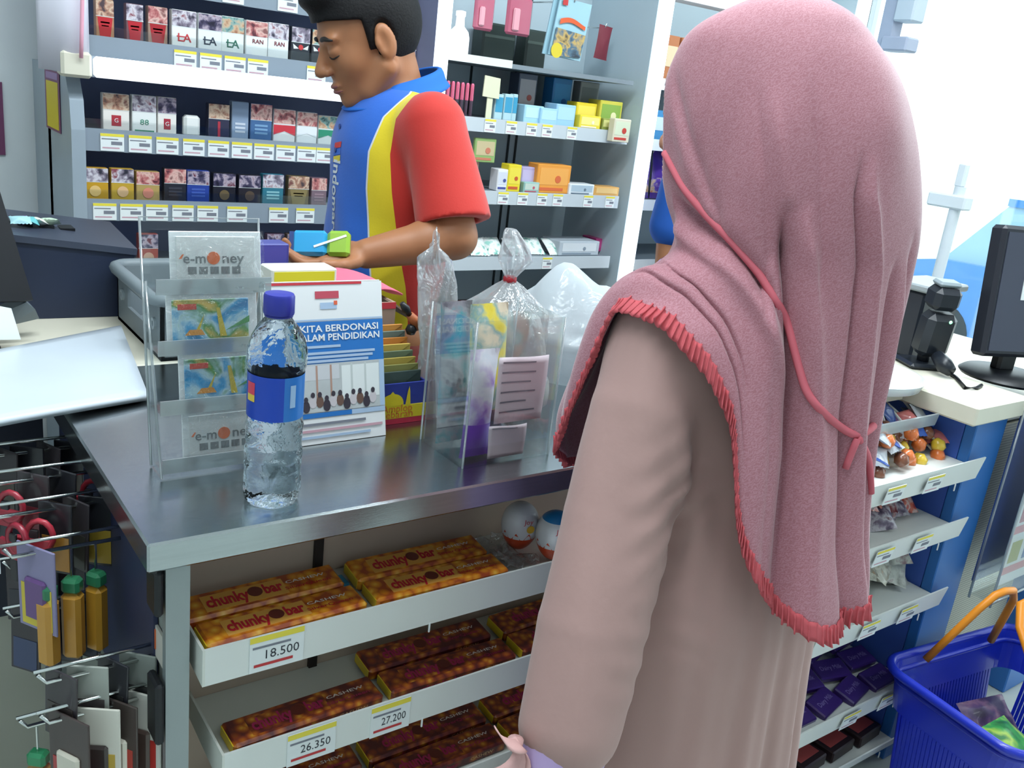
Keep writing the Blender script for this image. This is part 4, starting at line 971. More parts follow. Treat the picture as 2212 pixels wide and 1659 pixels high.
CBLUE = PIC('card_map_print', ['#2f86c0', '#4aa8dc', '#bfe0ea', '#5a9a50', '#e0c060'], 20, distort=.8)
CWHT = M('card_white', '#dfe4e4', .35); CGR = M('card_grey_text', '#7e8486', .5); COR = M('card_orange', '#e8794a', .4)
for i in range(4):                # 0 = bottom
    zb = .012+.0705*i; yb = sy-.004+(lean(zb)-sy-.035+.022) - .0+.010*i*0
    yb = sy+.002+.0085*i+ .006
    tr_ = MB(); tr_.box((sx+.003, yb-.008, TOP+zb-.006), (sx+sw-.003, lean(zb)-.004, TOP+zb-.003), ACR); tr_.build('pocket_floor', sdt)
    tr_ = MB(); tr_.box((sx+.003, yb-.010, TOP+zb-.008), (sx+sw-.003, yb-.008, TOP+zb+.010), ACRE); tr_.build('pocket_lip', sdt)
    cd = thing('card_pack', ('wrapped white e-money card in the bottom pocket of the card stand', 'wrapped blue picture card in the third pocket of the card stand', 'wrapped blue map card in the second pocket of the card stand', 'white e-money card in the top pocket of the card stand')[i], 'card pack', (sx+sw/2+(.012, .010, -.002, .004)[i], yb-.004, TOP+zb-.0025), 0, 'wrapped cards in the stand')
    cd.rotation_euler = (-.14, 0, 0)
    W, H = .108, .066
    MB().bbox((-W/2, 0, 0), (W/2, .002, H), M('pack_backing', '#e2e8ea', .4), .001).build('backing', cd, local=True)
    if i in (0, 3):
        c = MB(); c.bbox((-W*.43, -.0008, .008), (W*.43, .001, H-.006), CWHT, .0005); c.build('card', cd, local=True)
        q = MB(); q.text('e-m', .017, (-.026, -.0013, H*.52), CGR, bold=.015, width=.026); q.text('ney', .017, (.019, -.0013, H*.52), CGR, bold=.015, width=.026)
        q.lathe([(.0035, 0), (.0075, 0), (.0075, .0005), (.0035, .0005)], COR, mat=Matrix.Translation((-.004, -.0010, H*.53)) @ Matrix.Rotation(PI/2, 4, 'X'), seg=20)
        q.add([(-.044, -.0013, H*.52), (-.040, -.0013, H*.60), (-.038, -.0013, H*.60), (-.041, -.0013, H*.52)], [(0, 3, 2, 1)], COR)
        for k in range(5): q.box((-.034+.013*k, -.0012, H*.25), (-.024+.013*k, -.0006, H*.38), CGR)
        q.build('print', cd, local=True)
    else:
        c = MB(); c.bbox((-W*.44, -.0008, .006), (W*.40, .001, H-.008), CBLUE, .0008); c.build('card', cd, local=True)
        q = MB(); q.box((-W*.38, -.0014, H*.70), (-W*.18, -.0006, H*.80), M('card_red_logo', '#d8503c' if i == 1 else '#c84a5a', .4))
        q.add([(.008, -.0014, H*.20), (.016, -.0014, H*.20), (.008, -.0014, H*.72), (.004, -.0014, H*.72)], [(0, 1, 2, 3)], M('card_yellow_road', '#d8c24a', .4))
        q.add([(-.034, -.0014, H*.24), (-.010, -.0014, H*.24), (-.014, -.0014, H*.34), (-.028, -.0014, H*.34)], [(0, 1, 2, 3)], M('card_boat_orange', '#e0983a', .4))
        q.add([(-.020, -.0014, H*.34), (-.016, -.0014, H*.34), (-.010, -.0014, H*.62)], [(0, 1, 2)], M('card_yellow_road', '#d8c24a', .4))
        q.add([(.014, -.0014, H*.30), (.044, -.0014, H*.44), (.044, -.0014, H*.56)], [(0, 1, 2)], M('card_green_hill', '#5aa060', .4))
        q.build('print', cd, local=True)
    f = MB(); f.grid(lambda u, v: ((u-.5)*W*1.03, -.004-.0025*abs(math.sin(11*u+5*v+i))*(.3+u), -.001+v*H*1.03), 20, 12, WRAP); f.build('clear_wrap', cd, smooth=True, local=True)
# --- water bottle
bx, by = float(onz(601, 1092, CZ)[0]), float(onz(601, 1092, CZ)[1])+.02
bt = thing('water_bottle', 'clear plastic water bottle with purple-blue cap and blue label', 'bottle', (bx, by, TOP))
WATER = bpy.data.materials.new('water_filled_plastic'); WATER.use_nodes = True
b_ = WATER.node_tree.nodes['Principled BSDF']; b_.inputs['Transmission Weight'].default_value = 1.0; b_.inputs['Roughness'].default_value = .03; b_.inputs['IOR'].default_value = 1.30; b_.inputs['Base Color'].default_value = (.80, .92, 1, 1)
nz = WATER.node_tree.nodes.new('ShaderNodeTexNoise'); nz.inputs['Scale'].default_value = 55; nz.inputs['Distortion'].default_value = 1.0
tcn = WATER.node_tree.nodes.new('ShaderNodeTexCoord'); bpn = WATER.node_tree.nodes.new('ShaderNodeBump'); bpn.inputs['Strength'].default_value = .25; bpn.inputs['Distance'].default_value = .01
WATER.node_tree.links.new(tcn.outputs['Object'], nz.inputs['Vector']); WATER.node_tree.links.new(nz.outputs['Fac'], bpn.inputs['Height']); WATER.node_tree.links.new(bpn.outputs[0], b_.inputs['Normal'])
prof = [(0, .004), (.012, .003), (.022, .0006), (.028, .0), (.0315, .005), (.0325, .014), (.0320, .022), (.0325, .030), (.0318, .038), (.0325, .046), (.0316, .054), (.0324, .062), (.0314, .070), (.0322, .078), (.0312, .086), (.0318, .094), (.0308, .104), (.0308, .158), (.0325, .164), (.0330, .172), (.0322, .182), (.0290, .195), (.0235, .206), (.0175, .214), (.0138, .219), (.0132, .225)]
def ridg(r, z, a):
    if r < .02: return r
    if z < .10: return r*(1+.022*math.sin(6*a+z*180))
    if .165 < z < .205: return r*(1+.025*math.sin(9*a+z*60))
    return r
pp = []
for (r0, z0_), (r1, z1_) in zip(prof[:-1], prof[1:]):
    for k in range(3): pp.append((r0+(r1-r0)*k/3, z0_+(z1_-z0_)*k/3))
pp.append(prof[-1])
MB().lathe(pp, WATER, seg=64, rfun=ridg).build('bottle_body', bt, smooth=True, local=True)
CAPM = M('cap_indigo', '#2c3296', .35)
MB().lathe([(.0162, .222), (.0168, .224), (.0166, .242), (.0155, .2445), (0, .245)], CAPM, seg=40, rfun=lambda r, z, a: r*(1+.012*math.cos(40*a)) if z < .243 else r).build('cap', bt, smooth=True, local=True, auto=50)
MB().lathe([(.0145, .2195), (.0155, .2195), (.0155, .2215), (.0145, .2215)], CAPM, seg=32).build('cap_ring', bt, smooth=True, local=True)
# label: a wrapped film, royal blue with a light blue side
lm1, lm2 = M('label_royal_blue', '#1c45b4', .35), M('label_sky_blue', '#2f78c8', .35)
lb2 = MB()
def lab(a0, a1, m, r=.0314):
    lb2.grid(lambda u, v: (r*math.cos(a0+(a1-a0)*u), r*math.sin(a0+(a1-a0)*u), .106+.051*v), 24, 2, m)
ca = math.atan2(-by, -bx)
lab(ca-1.5, ca+.30, lm1); lab(ca+.30, ca+2*PI-1.5, lm2); lb2.build('label', bt, smooth=True, local=True)
lb2 = MB(); r_ = .0318
lb2.grid(lambda u, v: (r_*math.cos(ca-1.2+.42*u), r_*math.sin(ca-1.2+.42*u), .134+.014*v), 8, 2, M('label_logo_red', '#d8445a', .4))
lb2.grid(lambda u, v: (r_*math.cos(ca-1.2+.42*u), r_*math.sin(ca-1.2+.42*u), .126+.008*v), 8, 2, M('label_logo_yellow', '#e4c44a', .4)); lb2.build('label_logo', bt, smooth=True, local=True); lb2 = MB()
lb2.grid(lambda u, v: (r_*math.cos(ca+.52+.22*u), r_*math.sin(ca+.52+.22*u), .122+.026*v), 6, 2, M('label_pale_box', '#9fc0e2', .4)); lb2.build('label_print', bt, smooth=True, local=True)
# --- donation display card (tent)
kx0, kx1 = .437, .608; ky0, ky1, kh = 1.066, 1.112, .212
kd = thing('display_card', 'white and blue donation display card standing behind the water bottle', 'display card', ((kx0+kx1)/2, 1.09, TOP))
CARDW = M('card_board_white', '#e6e9ea', .4); KB = M('card_blue', '#2d74be', .4); KB2 = M('card_pale_line', '#a9c0da', .4)
kn = Vector((0, -(kh), (ky1-ky0))).normalized()
def K(u, v, o=.0): return Vector((kx0+(kx1-kx0)*u, ky0+(ky1-ky0)*v, TOP+kh*v))+kn*o
def krect(b, u0, v0, u1, v1, m, o): b.add([K(u0, v0, o), K(u1, v0, o), K(u1, v1, o), K(u0, v1, o)], [(0, 1, 2, 3)], m)
m = MB(); m.slab([K(0, 0), K(1, 0), K(1, 1), K(0, 1)], .002, CARDW); m.build('front_board', kd)
m = MB(); m.slab([(kx0, ky1+.003, TOP+kh), (kx1, ky1+.003, TOP+kh), (kx1, ky1+.055, TOP), (kx0, ky1+.055, TOP)], .002, CARDW); m.build('rear_board', kd)
m = MB(); o = .0026
krect(m, 0, .985, .82, 1.0, M('card_red_edge', '#c83a44', .4), o)
krect(m, .0, .50, 1, .76, KB, o); krect(m, 0, .765, 1, .775, KB2, o)
krect(m, .28, .20, .955, .50, M('photo_wall', '#b9bfc0', .5, var=.15, vscale=40), o+.0002)
krect(m, .62, .27, .95, .48, M('photo_window', '#dfe5e4', .5), o+.0003); krect(m, .30, .40, .60, .49, M('photo_ceiling', '#c9ccd0', .5), o+.0003)
for u_ in (.40, .52, .70, .82): krect(m, u_, .26, u_+.016, .49, M('photo_post', '#b08f80', .5) if u_ < .6 else M('photo_frame', '#c2cac8', .5), o+.0004)
for k_ in range(11):
    cu, cv = .31+.058*k_, .235+.03*abs(math.sin(2.1*k_)); mt_ = (M('photo_dark', '#3b3640', .5), M('photo_brown', '#6a5248', .5), M('photo_pale', '#c8c2c6', .5))[(k_*2) % 3]
    m.add([K(cu+.032*math.cos(a_), cv+.035*math.sin(a_)*(1.2 if math.sin(a_) > 0 else 1), o+.0005+.00002*k_) for a_ in np.linspace(0, 2*PI, 13)[:-1]], [tuple(range(12))], mt_)
    m.add([K(cu+.018*math.cos(a_), cv+.048+.018*math.sin(a_), o+.0007+.00002*k_) for a_ in np.linspace(0, 2*PI, 11)[:-1]], [tuple(range(10))], M('photo_dark', '#3b3640', .5))
krect(m, .05, .165, .70, .195, KB, o); krect(m, .70, .165, 1, .195, KB2, o)
krect(m, .955, .2, 1, .5, KB2, o)
krect(m, .42, .90, .62, .945, M('card_logo_red', '#c05060', .4), o); krect(m, .46, .835, .60, .875, KB2, o); krect(m, .575, .86, .605, .885, M('card_logo_orange', '#e06a4a', .4), o+.0003)
lean_a = math.atan2(ky1-ky0, kh)
def ktext(s, size, u, v, mt, wd, bold=.01): m.text(s, size, K(u, v, o+.0006), mt, rot=(PI/2-lean_a, 0, 0), width=wd, bold=bold)
ktext('KITA BERDONASI', .0125, .62, .715, CARDW, .115, .02); ktext('DALAM PENDIDIKAN', .0125, .60, .66, CARDW, .125, .02)
for (v, u0, u1, mt) in ((.605, .30, .62, KB2), (.565, .30, .92, KB2), (.54, .30, .90, KB2), (.515, .30, .86, KB2), (.125, .18, .82, INK), (.085, .15, .97, PINKI), (.045, .2, .86, KB2)):
    krect(m, u0, v-.008, u1, v+.008, mt, o+.0004)
m.build('print', kd)
# --- box of festive envelopes
ax0, ax1, ay0, ay1, ah = .585, .692, 1.118, 1.20, .062
ay0 = 1.10
eb = thing('envelope_box', 'blue and yellow mosque printed envelope box beside the donation card', 'box', ((ax0+ax1)/2, 1.15, TOP))
NB = M('envbox_blue', '#2e3a8c', .4); YB = M('envbox_yellow', '#dcc62c', .4); RB = M('envbox_red', '#c02a44', .4)
for nm, a, b in (('front_wall', (ax0, ay0, TOP), (ax1, ay0+.003, TOP+ah)), ('rear_wall', (ax0, ay1-.003, TOP), (ax1, ay1, TOP+ah)), ('side_wall', (ax0, ay0+.003, TOP), (ax0+.003, ay1-.003, TOP+ah)), ('side_wall', (ax1-.003, ay0+.003, TOP), (ax1, ay1-.003, TOP+ah)), ('bottom', (ax0+.003, ay0+.003, TOP), (ax1-.003, ay1-.003, TOP+.003))):
    MB().box(a, b, NB).build(nm, eb)
m = MB(); yy = ay0-.0006; X = lambda u: ax0+(ax1-ax0)*u; Zz = lambda v: TOP+ah*v
m.box((ax0, yy, TOP), (ax1, ay0, Zz(.14)), RB); m.box((ax0, yy-.0002, Zz(.14)), (ax1, ay0, Zz(.46)), YB)
dome = [(X(.46+.18*math.cos(a)), yy-.0004, Zz(.46+.30*math.sin(a)**.8+(.06 if abs(a-PI/2) < .1 else 0))) for a in np.linspace(0, PI, 17)]
m.add(dome, [tuple(range(17))], YB)
for u in (.26, .70): m.add([(X(u-.03), yy-.0004, Zz(.46)), (X(u+.05), yy-.0004, Zz(.46)), (X(u+.03), yy-.0004, Zz(.8)), (X(u+.015), yy-.0004, Zz(.92)), (X(u-.005), yy-.0004, Zz(.8))], [(0, 1, 2, 3, 4)], YB)
m.text('Amplop', .016, (X(.55), yy-.0008, Zz(.385)), M('envbox_orange_text', '#c8642c', .4), width=.05); m.text('Lebaran', .016, (X(.55), yy-.0008, Zz(.24)), M('envbox_orange_text', '#c8642c', .4), width=.052)
m.build('mosque_print', eb)
ENVC = [('#3a4a46', 'dark green'), ('#8a8a50', 'olive'), ('#b8a24e', 'mustard'), ('#6a7a62', 'sage green'), ('#c4a850', 'gold'), ('#c8803a', 'orange'), ('#6f8078', 'grey green'), ('#cc8a40', 'amber')]
for i, (c, nm) in enumerate(ENVC):
    y = ay0+.010+.0088*i; h = .072+.0075*i
    t = thing('envelope', nm+' paper envelope standing in the mosque printed box', 'envelope', ((ax0+ax1)/2, y, TOP+.0035), 0, 'festive envelopes'); t.rotation_euler = (-.05, 0, 0)
    MB().bbox((-.049, 0, 0), (.049, .0045, h), M('env_'+c.strip('#'), c, .6), .001).build('envelope_body', t, local=True)
    MB().slab([(-.049, -.0003, h), (.049, -.0003, h), (0, -.0003, h-.03)][::-1], .0005, M('env_'+c.strip('#'), c, .6)).build('flap', t, local=True)
# --- open cardboard box behind, with yellow and navy cartons and a pink cloth
cb = thing('cardboard_box', 'open brown cardboard box with raised flap behind the envelopes', 'box', (.62, 1.30, TOP))
BRWN = M('cardboard_brown', '#9a8272', .7)
m = MB(); m.box((.52, 1.225, TOP), (.70, 1.229, TOP+.15), BRWN); m.build('front_wall', cb)
for a, b, nm in (((.52, 1.40, TOP), (.70, 1.404, TOP+.15), 'rear_wall'), ((.52, 1.229, TOP), (.524, 1.40, TOP+.15), 'side_wall'), ((.696, 1.229, TOP), (.70, 1.40, TOP+.15), 'side_wall'), ((.524, 1.229, TOP), (.696, 1.40, TOP+.004), 'bottom')): MB().box(a, b, BRWN).build(nm, cb)
m = MB(); m.slab([(.696, 1.229, TOP+.15), (.70, 1.40, TOP+.15), (.78, 1.40, TOP+.10), (.775, 1.24, TOP+.10)], .003, BRWN); m.build('flap', cb)
m = MB(); m.box((.52, 1.2245, TOP+.14), (.70, 1.2255, TOP+.15), M('box_red_edge', '#c23a44', .5)); m.build('red_edge', cb)
def carton3(name, label, lo, hi, c1, c2, text=None):
    t = thing(name, label, 'box', ((lo[0]+hi[0])/2, (lo[1]+hi[1])/2, lo[2])); MB().bbox(lo, hi, M('carton_'+c1.strip('#'), c1, .4), .002).build('carton', t)
    p = MB(); y = lo[1]-.0005; p.box((lo[0]+.004, y, lo[2]+(hi[2]-lo[2])*.55), (hi[0]-.004, lo[1], hi[2]-.004), M('carton_'+c2.strip('#'), c2, .4)); p.build('front_band', t)
    return t
carton3('yellow_box', 'yellow and white carton peeking above the donation card', (.478, 1.18, TOP), (.575, 1.222, TOP+.215), '#e6e4d8', '#e2d22e')
carton3('navy_box', 'navy blue carton behind the yellow carton', (.53, 1.41, TOP), (.60, 1.45, TOP+.205), '#39408c', '#454c9c')
pk = MB(); pa, pb = ony(690, 585, 1.30), ony(830, 585, 1.30)
pk.grid(lambda u, v: (.535+.19*u, 1.25+.12*v, TOP+.153+.026*math.sin(PI*u)**.6*(.4+.6*math.sin(PI*v))+.005*math.sin(9*u+4*v)), 18, 12, M('pink_cloth', '#d8647c', .7))
pk.build('pink_cloth', smooth=True, solid=.003, label='pink cloth draped over the open cardboard box', cat='cloth')
# --- toy figure keychain lying on the envelopes
kx, kyv = .668, 1.13
t = thing('keychain_toy', 'small brown and black keychain toy hanging beside the envelopes', 'keychain', (.706, 1.15, TOP+.06))
m = MB(); p0 = ony(868, 655, 1.16); p1 = ony(885, 680, 1.16); p2 = ony(905, 705, 1.16); p3 = ony(888, 712, 1.16)
m.tube([tuple(p0), tuple((p0+p1)/2), tuple(p1)], [.004, .007, .004], BLACK, 8); m.build('clip', t, smooth=True)
MB().tube([tuple(p1), tuple(p2)], [.006, .010], M('toy_brown', '#a85c34', .5), 10).build('toy_body', t, smooth=True)
m = MB(); m.lathe([(0, -.009), (.006, -.007), (.009, 0), (.006, .007), (0, .009)], BLACK, c=tuple(p3), seg=14); m.build('toy_head', t, smooth=True)
m = MB(); m.tube([tuple(p2), (p2[0]+.01, p2[1], p2[2]-.02), (p2[0]+.008, p2[1]-.005, TOP+.065), (.700, 1.15, TOP+.061)], .0015, CHROME, 6); m.build('chain', t, smooth=True)

# --- clear acrylic box with sachets and receipts, plastic bags
qx0, qx1, qy0, qy1, qh = .648, .792, .925, 1.035, .20
ab = thing('acrylic_box', 'clear open acrylic box holding sachets and receipts at the worktop front', 'acrylic box', ((qx0+qx1)/2, .98, TOP))
for nm, a, b in (('front_sheet', (qx0, qy0, TOP), (qx1, qy0+.0025, TOP+qh)), ('rear_sheet', (qx0, qy1-.0025, TOP), (qx1, qy1, TOP+qh)), ('side_sheet', (qx0, qy0+.0025, TOP), (qx0+.0025, qy1-.0025, TOP+qh)), ('side_sheet', (qx1-.0025, qy0+.0025, TOP), (qx1, qy1-.0025, TOP+qh)), ('floor_sheet', (qx0+.0025, qy0+.0025, TOP), (qx1-.0025, qy1-.0025, TOP+.0025))):
    MB().box(a, b, ACR).build(nm, ab)
m = MB()
for (x, y) in ((qx0, qy0), (qx1, qy0), (qx0, qy1), (qx1, qy1)): MB().tube([(x, y, TOP), (x, y, TOP+qh)], .0016, ACRE, 6).build('corner_edge', ab, smooth=True)
LILP = PIC('lilac_sachet_print', ['#8a5ac0', '#c4b2e0', '#e6e6ee', '#d8dee8'], 26); VIOP = M('sachet_violet', '#7a3ec0', .35); YELP = PIC('yellow_sachet_print', ['#e2cc3a', '#e8d85a', '#8fb4b0', '#e8dcc0'], 28)
PNK = M('receipt_pink', '#eddbe2', .6)
fl = TOP+.0035
pouch('purple_sachet', 'purple and lilac sachet leaning at the left of the acrylic box', 'sachet', (qx0+.030, qy0+.020, fl+.002), (-.04, .04, .1), .050, .150, .018, LILP, m2=VIOP, band=(.0, .28), seed=3)
pouch('grey_sachet', 'grey and turquoise sachet at the back left of the acrylic box', 'sachet', (qx0+.030, qy0+.078, fl+.002), (-.05, -.03, 0), .05, .20, .02, PIC('grey_sachet_print', ['#6a6a74', '#9a9aa2', '#4aa0a8', '#c2c6ca'], 24), seed=8)
pouch('yellow_sachet', 'yellow printed sachet in the middle of the acrylic box', 'sachet', (qx0+.075, qy0+.060, fl+.002), (-.05, -.05, -.1), .06, .20, .026, YELP, m2=M('sachet_dark', '#5a5c6c', .4), band=(.0, .2), seed=5)
def receipt(name, label, x0, x1, z0, z1, y, lines, tx=None):
    t = thing(name, label, 'paper', ((x0+x1)/2, y, z0)); w = x1-x0; h = z1-z0
    p = MB(); p.grid(lambda u, v: ((u-.5)*w, .004*math.sin(4*u+2*v)*v, v*h), 10, 10, PNK); p.build('paper', t, smooth=True, local=True, solid=.0006)
    q = MB()
    for k in range(lines):
        v = .92-.75*k/max(1, lines-1); l = .75+.2*math.sin(3*k); q.grid(lambda u, vv: ((-.42+.84*l*u)*w, .004*math.sin(4*(.08+.84*l*u)+2*v)*v-.0008, (v-.012+.024*vv)*h), 6, 2, INK)
    if tx: q.text(tx, h*.11, (w*.1, -.001, h*.09), DINK, width=w*.6)
    q.build('print', t, local=True); return t
receipt('receipt', 'pinkish printed receipt standing at the front of the acrylic box', .700, .780, TOP+.052, TOP+.145, qy0+.012, 6)
receipt('folded_note', 'plain pinkish folded note at the bottom front of the acrylic box', .692, .752, fl+.0005, TOP+.05, qy0+.007, 1)
# tied clear bag behind the box
from mathutils import noise as MN
def crumple(p, s, amp): return amp*(MN.noise(Vector(p)*s)+.5*MN.noise(Vector(p)*s*2.3))
BAGC = CLEAR('clear_bag_film', '#eef2f4', .12, .10, milky=.26, milk='#f2f4f6', bump=.7, bscale=22)
BAGW = CLEAR('white_bag_film', '#dfe6ea', .10, .18, milky=.78, milk='#e4ecf0', bump=.5, bscale=14)
tby = 1.118; tbx = float(ony(1088, 720, tby)[0]); zk = float(ony(1092, 605, tby)[2])-TOP; ztop = float(ony(1100, 492, tby)[2])-TOP
tb_ = thing('tied_bag', 'clear plastic bag tied with a red band behind the acrylic box', 'bag', (tbx, tby, TOP))
def bagr(r, z, a):
    return max(.003, r*(1+.16*math.sin(5*a+18*z)+.09*math.sin(11*a-30*z))+crumple((math.cos(a)*2, math.sin(a)*2, z*12), 1.3, .10)*r)
pr = [(0, .001), (.052, .002), (.066, .02), (.070, .06), (.068, .11), (.060, .16), (.040, zk-.03), (.018, zk-.008), (.008, zk), (.009, zk+.006), (.024, zk+.03), (.020, zk+.05), (.010, zk+.075), (.006, ztop)]
p2_ = []
for (r0, z0_), (r1, z1_) in zip(pr[:-1], pr[1:]):
    for k in range(4): p2_.append((r0+(r1-r0)*k/4, z0_+(z1_-z0_)*k/4))
b = MB().lathe(p2_, BAGC, seg=48, rfun=bagr)
b.v = [(x+max(0, z-zk)*.12*math.sin(z*60), y, z) for x, y, z in b.v]; b.build('bag_film', tb_, smooth=True, local=True)
MB().lathe([(.008, zk-.004), (.0105, zk-.002), (.0105, zk+.004), (.008, zk+.006)], M('red_band', '#b8303c', .5), seg=16).build('red_band', tb_, smooth=True, local=True)
pouch('snack_packet', 'yellow and white snack packet inside the tied clear bag', 'snack bag', (tbx-.005, tby-.005, TOP+.012), (.05, 0, -.3), .085, .15, .045, PIC('snack_packet_print', ['#e2d04a', '#e6e0d0', '#8ab8b4', '#d8a08a'], 20), seed=11)
# grey crumpled bag standing left
gb = MB(); gy = 1.10; gx = float(ony(948, 720, gy)[0])+.012; gz = float(ony(930, 535, gy)[2])-TOP
def gbf(u, v):
    a = 2*PI*u; r = (.032*(1-.35*v))*(1+.3*math.sin(3*a+6*v))+.002; lx = -.022*v*v+.004
    if v > .93: r *= .25
    return (gx+lx+r*math.cos(a)*1.1+crumple((math.cos(a)*2, math.sin(a)*2, v*5), 1.2, .006), gy+.02+r*math.sin(a)*.5, TOP+.001+gz*v*(1-.10*math.sin(a+.6)*v))
gb.grid(gbf, 30, 30, BAGC, closeu=True); gb.build('clear_bag', smooth=True, label='crumpled upright clear bag with a pointed top beside the envelopes', cat='bag')
# white carrier bag
def bag_blob(fn, mat, nu=56, nv=40): 
    b = MB(); b.grid(fn, nu, nv, mat, closeu=True); return b
wx, wy = 1.055, 1.185; tip = ony(1213, 562, wy); wtip = tip-np.array([wx, wy, TOP])
def wb(u, v):
    a = 2*PI*u; p = PI*v; r = math.sin(p)**.75
    x = .135*r*math.cos(a); y = .105*r*math.sin(a); z = .0015+.085*(1-math.cos(p))
    n = (.9-2.2*abs(MN.noise(Vector((x*11, y*11, z*11+3)))))+.7*(.5-1.6*abs(MN.noise(Vector((x*24, y*24, z*24)))))
    k = 1+.13*n*r
    x, y = x*k, y*k; z = max(.0012, z+.012*n*r*(v))
    # pulled-up handle at the left
    g = math.exp(-((x+.05)**2+(y)**2)/.0022)*max(0, v-.42)/.58
    x += g*(wtip[0]+.05)*.75; z += g*(wtip[2]-.17)*1.05
    return (wx+x, wy+y, TOP+max(.0012, z))
bag_blob(wb, BAGW).build('white_carrier_bag', smooth=True, label='white plastic carrier bag with its handle pulled up behind the customer arm', cat='bag')

# ------------------------------------------------------------------ candy display (right), with blue end panel
DY = .85
ex0, ex1 = 1.905, 2.035
cdp = thing('candy_display', 'blue candy display with white tilted shelf lips right of the customer', 'display shelf', (1.75, 1.15, 0))
MB().box((ex0, DY+.0405, 0), (ex0+.012, 1.42, .862), M('end_panel_blue', '#3f62b8', .45)).build('end_panel', cdp)
MB().bbox((ex0+.0, DY+.015, 0), (ex1, DY+.04, .862), BLUEP, .002).build('front_post', cdp)
MB().box((1.46, 1.12, 0), (ex0, 1.14, .80), DBLUE).build('back_panel', cdp)
MB().bbox((ex0-.07, DY-.01, .863), (ex1+.02, 1.44, .905), CREAM, .004).build('cap_block', cdp)
MB().box((1.46, 1.0, .870), (ex0-.075, 1.44, .899), CREAM).build('top_board', cdp)
lips = [(float(ony(2105, 990, DY)[2]), .052), (float(ony(2078, 1117, DY)[2]), .05), (float(ony(2080, 1250, DY)[2]), .05), (float(ony(1936, 1478, DY)[2]), .05), (.085, .03)]
sh = []
for i, (z, hh) in enumerate(lips):
    b = MB(); b.box((1.46, DY+.003, z-.022), (ex0-.002, 1.12, z-.018), LIPW)
    b.slab([(1.46, DY+.006, z-hh), (ex0+.03-.01*(i > 2), DY+.006, z-hh), (ex0+.03-.01*(i > 2), DY-.004, z), (1.46, DY-.004, z)], .003, LIPW)
    so = b.build('shelf', cdp); sh.append(z-.018)
    for k, x in enumerate((1.60, 1.74)):
        if i < 4: put_tag(x+.02*i, DY-.0055, z-hh+.004, .06, .038, so, tilt=.16)
    MB().box((ex0-.06, DY-.002, z-hh-.014), (ex0-.058, DY, z-hh+.002), TAGW).build('label_clip', so)
gs = MB(); gs.slab([(1.50, DY+.07, .842), (ex0-.075, DY+.07, .842), (ex0-.075, DY+.066, .868), (1.50, DY+.066, .868)], .004, ACRE); gs.build('glass_lip', cdp)
# goods on the shelves
def scatter(name, lab, cat, grp, n, z, x0, x1, y0, y1, mk, seed, flat=True, layers=1):
    rnd = random.Random(seed); srcs = None; out = []
    for i in range(n):
        k = i % len(mk)
        x = x0+(x1-x0)*((i % (n//layers))+.5)/(n//layers)+rnd.uniform(-.01, .01); y = y0+(y1-y0)*rnd.random(); zz = z+.004+.016*(i//(n//layers))
        o = thing(name, lab, cat, (x, y, zz), 0, grp); o.rotation_euler = (-PI/2+rnd.uniform(.2, .7), rnd.uniform(-.3, .3), rnd.uniform(-.7, .7))
        mk[k](o, rnd.randrange(99)); out.append(o)
    return out
CACHE = {}
def sachet_maker(key, w, h, t, m, m2=None, band=None):
    def f(o, s):
        if key not in CACHE: CACHE[key] = pillow(w, h, t, m, seed=len(CACHE), m2=m2, band=band).build('wrapper', o, smooth=True, local=True)
        else: share(CACHE[key], 'wrapper', o)
    return f
def lolly_maker(key, m):
    def f(o, s):
        if key+'a' not in CACHE:
            CACHE[key+'a'] = MB().lathe([(0, -.016), (.010, -.013), (.016, 0), (.010, .013), (0, .016)], m, seg=14).build('candy_ball', o, smooth=True, local=True)
            CACHE[key+'b'] = MB().tube([(0, 0, .012), (0, 0, .085)], .003, M('lolly_stick', '#eceeea', .5), 8).build('stick', o, smooth=True, local=True)
        else: share(CACHE[key+'a'], 'candy_ball', o); share(CACHE[key+'b'], 'stick', o)
    return f
foil = lambda n, c: M(n, c, .25, coat=.5, var=.25, vscale=60)
mkA = [lolly_maker('l1', foil('foil_orange', '#d8743a')), sachet_maker('c1', .05, .05, .018, foil('foil_blue', '#3a5aa8')), lolly_maker('l2', foil('foil_yellow', '#d8b83a')), sachet_maker('c2', .05, .045, .018, foil('foil_pink', '#d87a78')), lolly_maker('l3', foil('foil_brown', '#7a4a34')), sachet_maker('c3', .05, .05, .016, foil('foil_silver', '#b8bec6'))]
k = 0
def cands(mk, names, n, z, x0, x1, y0, y1, seed, layers, cat, shelf, grp):
    rnd = random.Random(seed)
    for i in range(n):
        kk = i % len(mk); per = n//layers
        x = x0+(x1-x0)*((i % per)+.5)/per+rnd.uniform(-.008, .008); y = y0+(y1-y0)*rnd.random(); zz = z+.005+.02*(i//per)
        o = thing(names[kk][0], names[kk][1]+' in the heap on '+shelf, cat, (x, y, zz), 0, grp+' '+names[kk][2])
        o.rotation_euler = (-PI/2+rnd.uniform(.25, .8), rnd.uniform(-.3, .3), rnd.uniform(-.8, .8)); mk[kk](o, 0)
cands(mkA, [('lollipop', 'orange lollipop on a white stick', 'a'), ('candy_sachet', 'blue candy sachet', 'b'), ('lollipop', 'yellow lollipop on a white stick', 'c'), ('candy_sachet', 'pink candy sachet', 'd'), ('lollipop', 'brown lollipop on a white stick', 'e'), ('candy_sachet', 'silver candy sachet', 'f')],
      80, sh[0], 1.55, ex0-.015, DY+.045, DY+.15, 3, 4, 'candy', 'the top candy shelf', 'top shelf candy')
